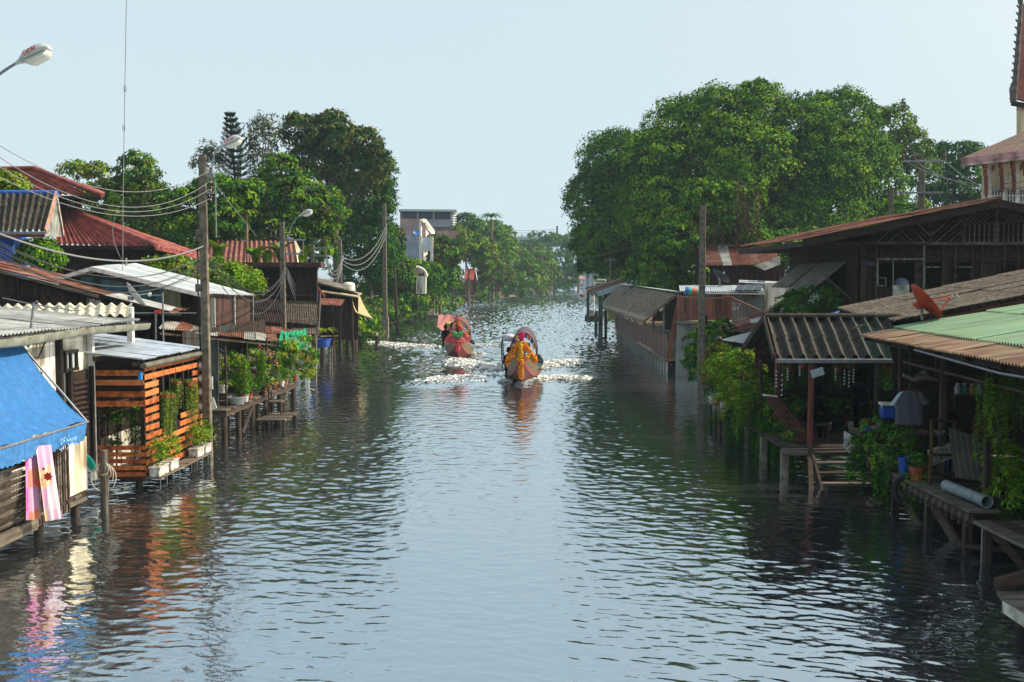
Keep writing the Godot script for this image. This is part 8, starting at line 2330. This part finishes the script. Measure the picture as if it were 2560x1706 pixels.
# ---------- people ----------
func seat_person(o: Vector3, turn: float, shirt: Color, trousers: Color, hair: Color, lean := 0.15, arm := "knee") -> Array:
	# o: point on the seat under the hips; faces -z turned by turn
	var B := Basis(Vector3.UP, turn)
	var P := func(x: float, y: float, z: float) -> Vector3: return o + B * Vector3(x, y, -z)
	var skin := Color(0.28, 0.16, 0.10)
	var bones := []
	bones.append([P.call(-0.07, 0.1, 0.0), P.call(0.07, 0.1, 0.0), 0.13, 0.13, trousers])
	bones.append([P.call(0, 0.12, 0.02), P.call(0, 0.35, lean * 0.5), 0.13, 0.135, shirt])
	bones.append([P.call(-0.1, 0.45, lean * 0.9), P.call(0.1, 0.45, lean * 0.9), 0.105, 0.105, shirt])
	bones.append([P.call(0, 0.5, lean), P.call(0, 0.6, lean * 1.15), 0.055, 0.05, skin])
	bones.append([P.call(0, 0.68, lean * 1.3), P.call(0, 0.74, lean * 1.25), 0.08, 0.09, skin])
	bones.append([P.call(0, 0.76, lean * 1.15), P.call(0, 0.79, lean * 1.1), 0.095, 0.09, hair])
	bones.append([P.call(0, 0.68, lean * 1.3 + 0.08), P.call(0, 0.7, lean * 1.3 + 0.08), 0.014, 0.01, skin])
	for s in [-1.0, 1.0]:
		bones.append([P.call(s * 0.085, 0.7, lean * 1.25), P.call(s * 0.085, 0.72, lean * 1.25), 0.018, 0.02, skin])
		var sh: Vector3 = P.call(s * 0.17, 0.45, lean * 0.9)
		var el: Vector3 = P.call(s * 0.22, 0.2, lean + 0.08)
		var ha: Vector3 = P.call(s * 0.14, 0.16, lean + 0.32) if arm == "knee" else P.call(s * 0.1, 0.3, lean + 0.36)
		bones.append([sh, sh.lerp(el, 0.5), 0.06, 0.052, shirt])
		bones.append([sh.lerp(el, 0.5), el, 0.046, 0.04, skin])
		bones.append([el, ha, 0.04, 0.028, skin])
		var hd := (ha - el).normalized()
		bones.append([ha, ha + hd * 0.06, 0.03, 0.032, skin])
		var sd := B * Vector3(1, 0, 0)
		for f in 4: bones.append([ha + hd * 0.07 + sd * (f - 1.5) * 0.019, ha + hd * (0.13 - absf(f - 1.5) * 0.012) + sd * (f - 1.5) * 0.021 - Vector3.UP * 0.03, 0.011, 0.009, skin])
		bones.append([ha + hd * 0.02 - sd * s * 0.03, ha + hd * 0.06 - sd * s * 0.055, 0.012, 0.01, skin])
		var kn: Vector3 = P.call(s * 0.11, 0.08, 0.42)
		var an: Vector3 = P.call(s * 0.11, -0.36, 0.40)
		bones.append([P.call(s * 0.09, 0.09, 0.02), kn, 0.09, 0.062, trousers])
		bones.append([kn, an, 0.06, 0.042, trousers])
		bones.append([an, an + B * Vector3(0, -0.05, -0.16), 0.04, 0.032, skin])
	return bones
func stand_person(o: Vector3, turn: float, shirt: Color, trousers: Color, hair: Color, long_hair := true) -> Array:
	var b := seat_person(o + Vector3.UP * 0.78, turn, shirt, trousers, hair, 0.03)
	var B := Basis(Vector3.UP, turn)
	var out := []
	for q in b:
		if q[4] == trousers and q[0].distance_to(q[1]) > 0.2: continue
		if q[0].y < o.y + 0.7: continue
		out.append(q)
	for s in [-1.0, 1.0]:
		var hp := o + B * Vector3(s * 0.08, 0.86, 0)
		var kn := o + B * Vector3(s * 0.09, 0.47, -0.03)
		var an := o + B * Vector3(s * 0.09, 0.08, 0.02)
		out.append([hp, kn, 0.09, 0.06, trousers]); out.append([kn, an, 0.058, 0.04, trousers])
		out.append([an, an + B * Vector3(0, -0.04, -0.15), 0.038, 0.03, Color(0.28, 0.16, 0.10)])
	if long_hair: out.append([o + B * Vector3(0, 1.5, 0.06), o + B * Vector3(0, 1.28, 0.1), 0.08, 0.05, hair])
	return out

func people():
	var hair := Color(0.012, 0.010, 0.010)
	var m1 := body(seat_person(V(6.9, 1.1, 23.6), -1.2, Color(0.03, 0.035, 0.07), Color(0.02, 0.02, 0.025), hair, 0.2, "hold"))
	single("person", m1, M.skinless, "person in dark shirt sitting on the porch bench beside the reddish post", "person")
	var bn := thing("porch_bench", "low wooden bench on the tiled porch under the sitting person", "bench", V(6.9, 0.7, 23.6))
	p_box(bn, "seat", V(6.9, 1.08, 23.65), Vector3(0.9, 0.05, 0.45), M.wood_old)
	for sx in [-0.4, 0.4]:
		for sz in [-0.18, 0.18]: p_beam(bn, "leg", V(6.9 + sx, 0.7, 23.65 + sz), V(6.9 + sx, 1.07, 23.65 + sz), 0.06, 0.06, M.wood_old)
	var m2 := body(stand_person(V(7.95, 0.72, 23.2), 2.6, Color(0.20, 0.21, 0.32), Color(0.015, 0.014, 0.02), hair))
	single("person", m2, M.skinless, "person in pale lilac top and dark trousers standing on the tiled porch", "person")
	var m3 := body(seat_person(V(8.5, 1.05, 19.3), 2.2, Color(0.035, 0.045, 0.09), Color(0.03, 0.03, 0.04), hair, 0.2))
	single("person", m3, M.skinless, "person in dark blue shirt sitting behind the leaning corrugated sheet", "person")
	var st := thing("plastic_stool", "low stool under the person behind the leaning sheet", "stool", V(8.5, 0.7, 19.3))
	p_box(st, "seat", V(8.5, 1.02, 19.3), Vector3(0.34, 0.04, 0.34), M.plastic_blue)
	for sx in [-0.13, 0.13]:
		for sz in [-0.13, 0.13]: p_beam(st, "leg", V(8.5 + sx, 0.69, 19.3 + sz), V(8.5 + sx, 1.01, 19.3 + sz), 0.04, 0.04, M.plastic_blue)
	for q in [[Vector3(U(1290, 870, 45.2).x, 0.85, -45.2), PI, Color(0.03, 0.03, 0.035), "person in dark clothes seated under the canopy of the marigold boat"], [Vector3(U(1272, 880, 43.7).x, 0.6, -43.7), PI, Color(0.10, 0.07, 0.05), "person in brown shirt seated at the side of the marigold boat"], [Vector3(U(1114, 850, 56.5).x, 0.95, -56.5), PI, Color(0.02, 0.02, 0.022), "person in black clothes at the side of the pink garlanded boat"], [Vector3(U(1130, 850, 58).x, 1.0, -58), PI, Color(0.05, 0.04, 0.04), "person in dark shirt under the canopy of the pink garlanded boat"]]:
		single("person", body(seat_person(q[0], q[1], q[2], Color(0.03, 0.03, 0.04), hair, 0.1), 0.02), M.skinless, q[3], "person")

func _ready():
	rng.seed = 4711
	set_view()
	make_materials()
	print("materials")
	make_ground()
	boats()
	make_water()
	print("water")
	make_trees()
	print("trees")
	left_bank()
	right_bank()
	far_bank()
	print("banks")
	people()
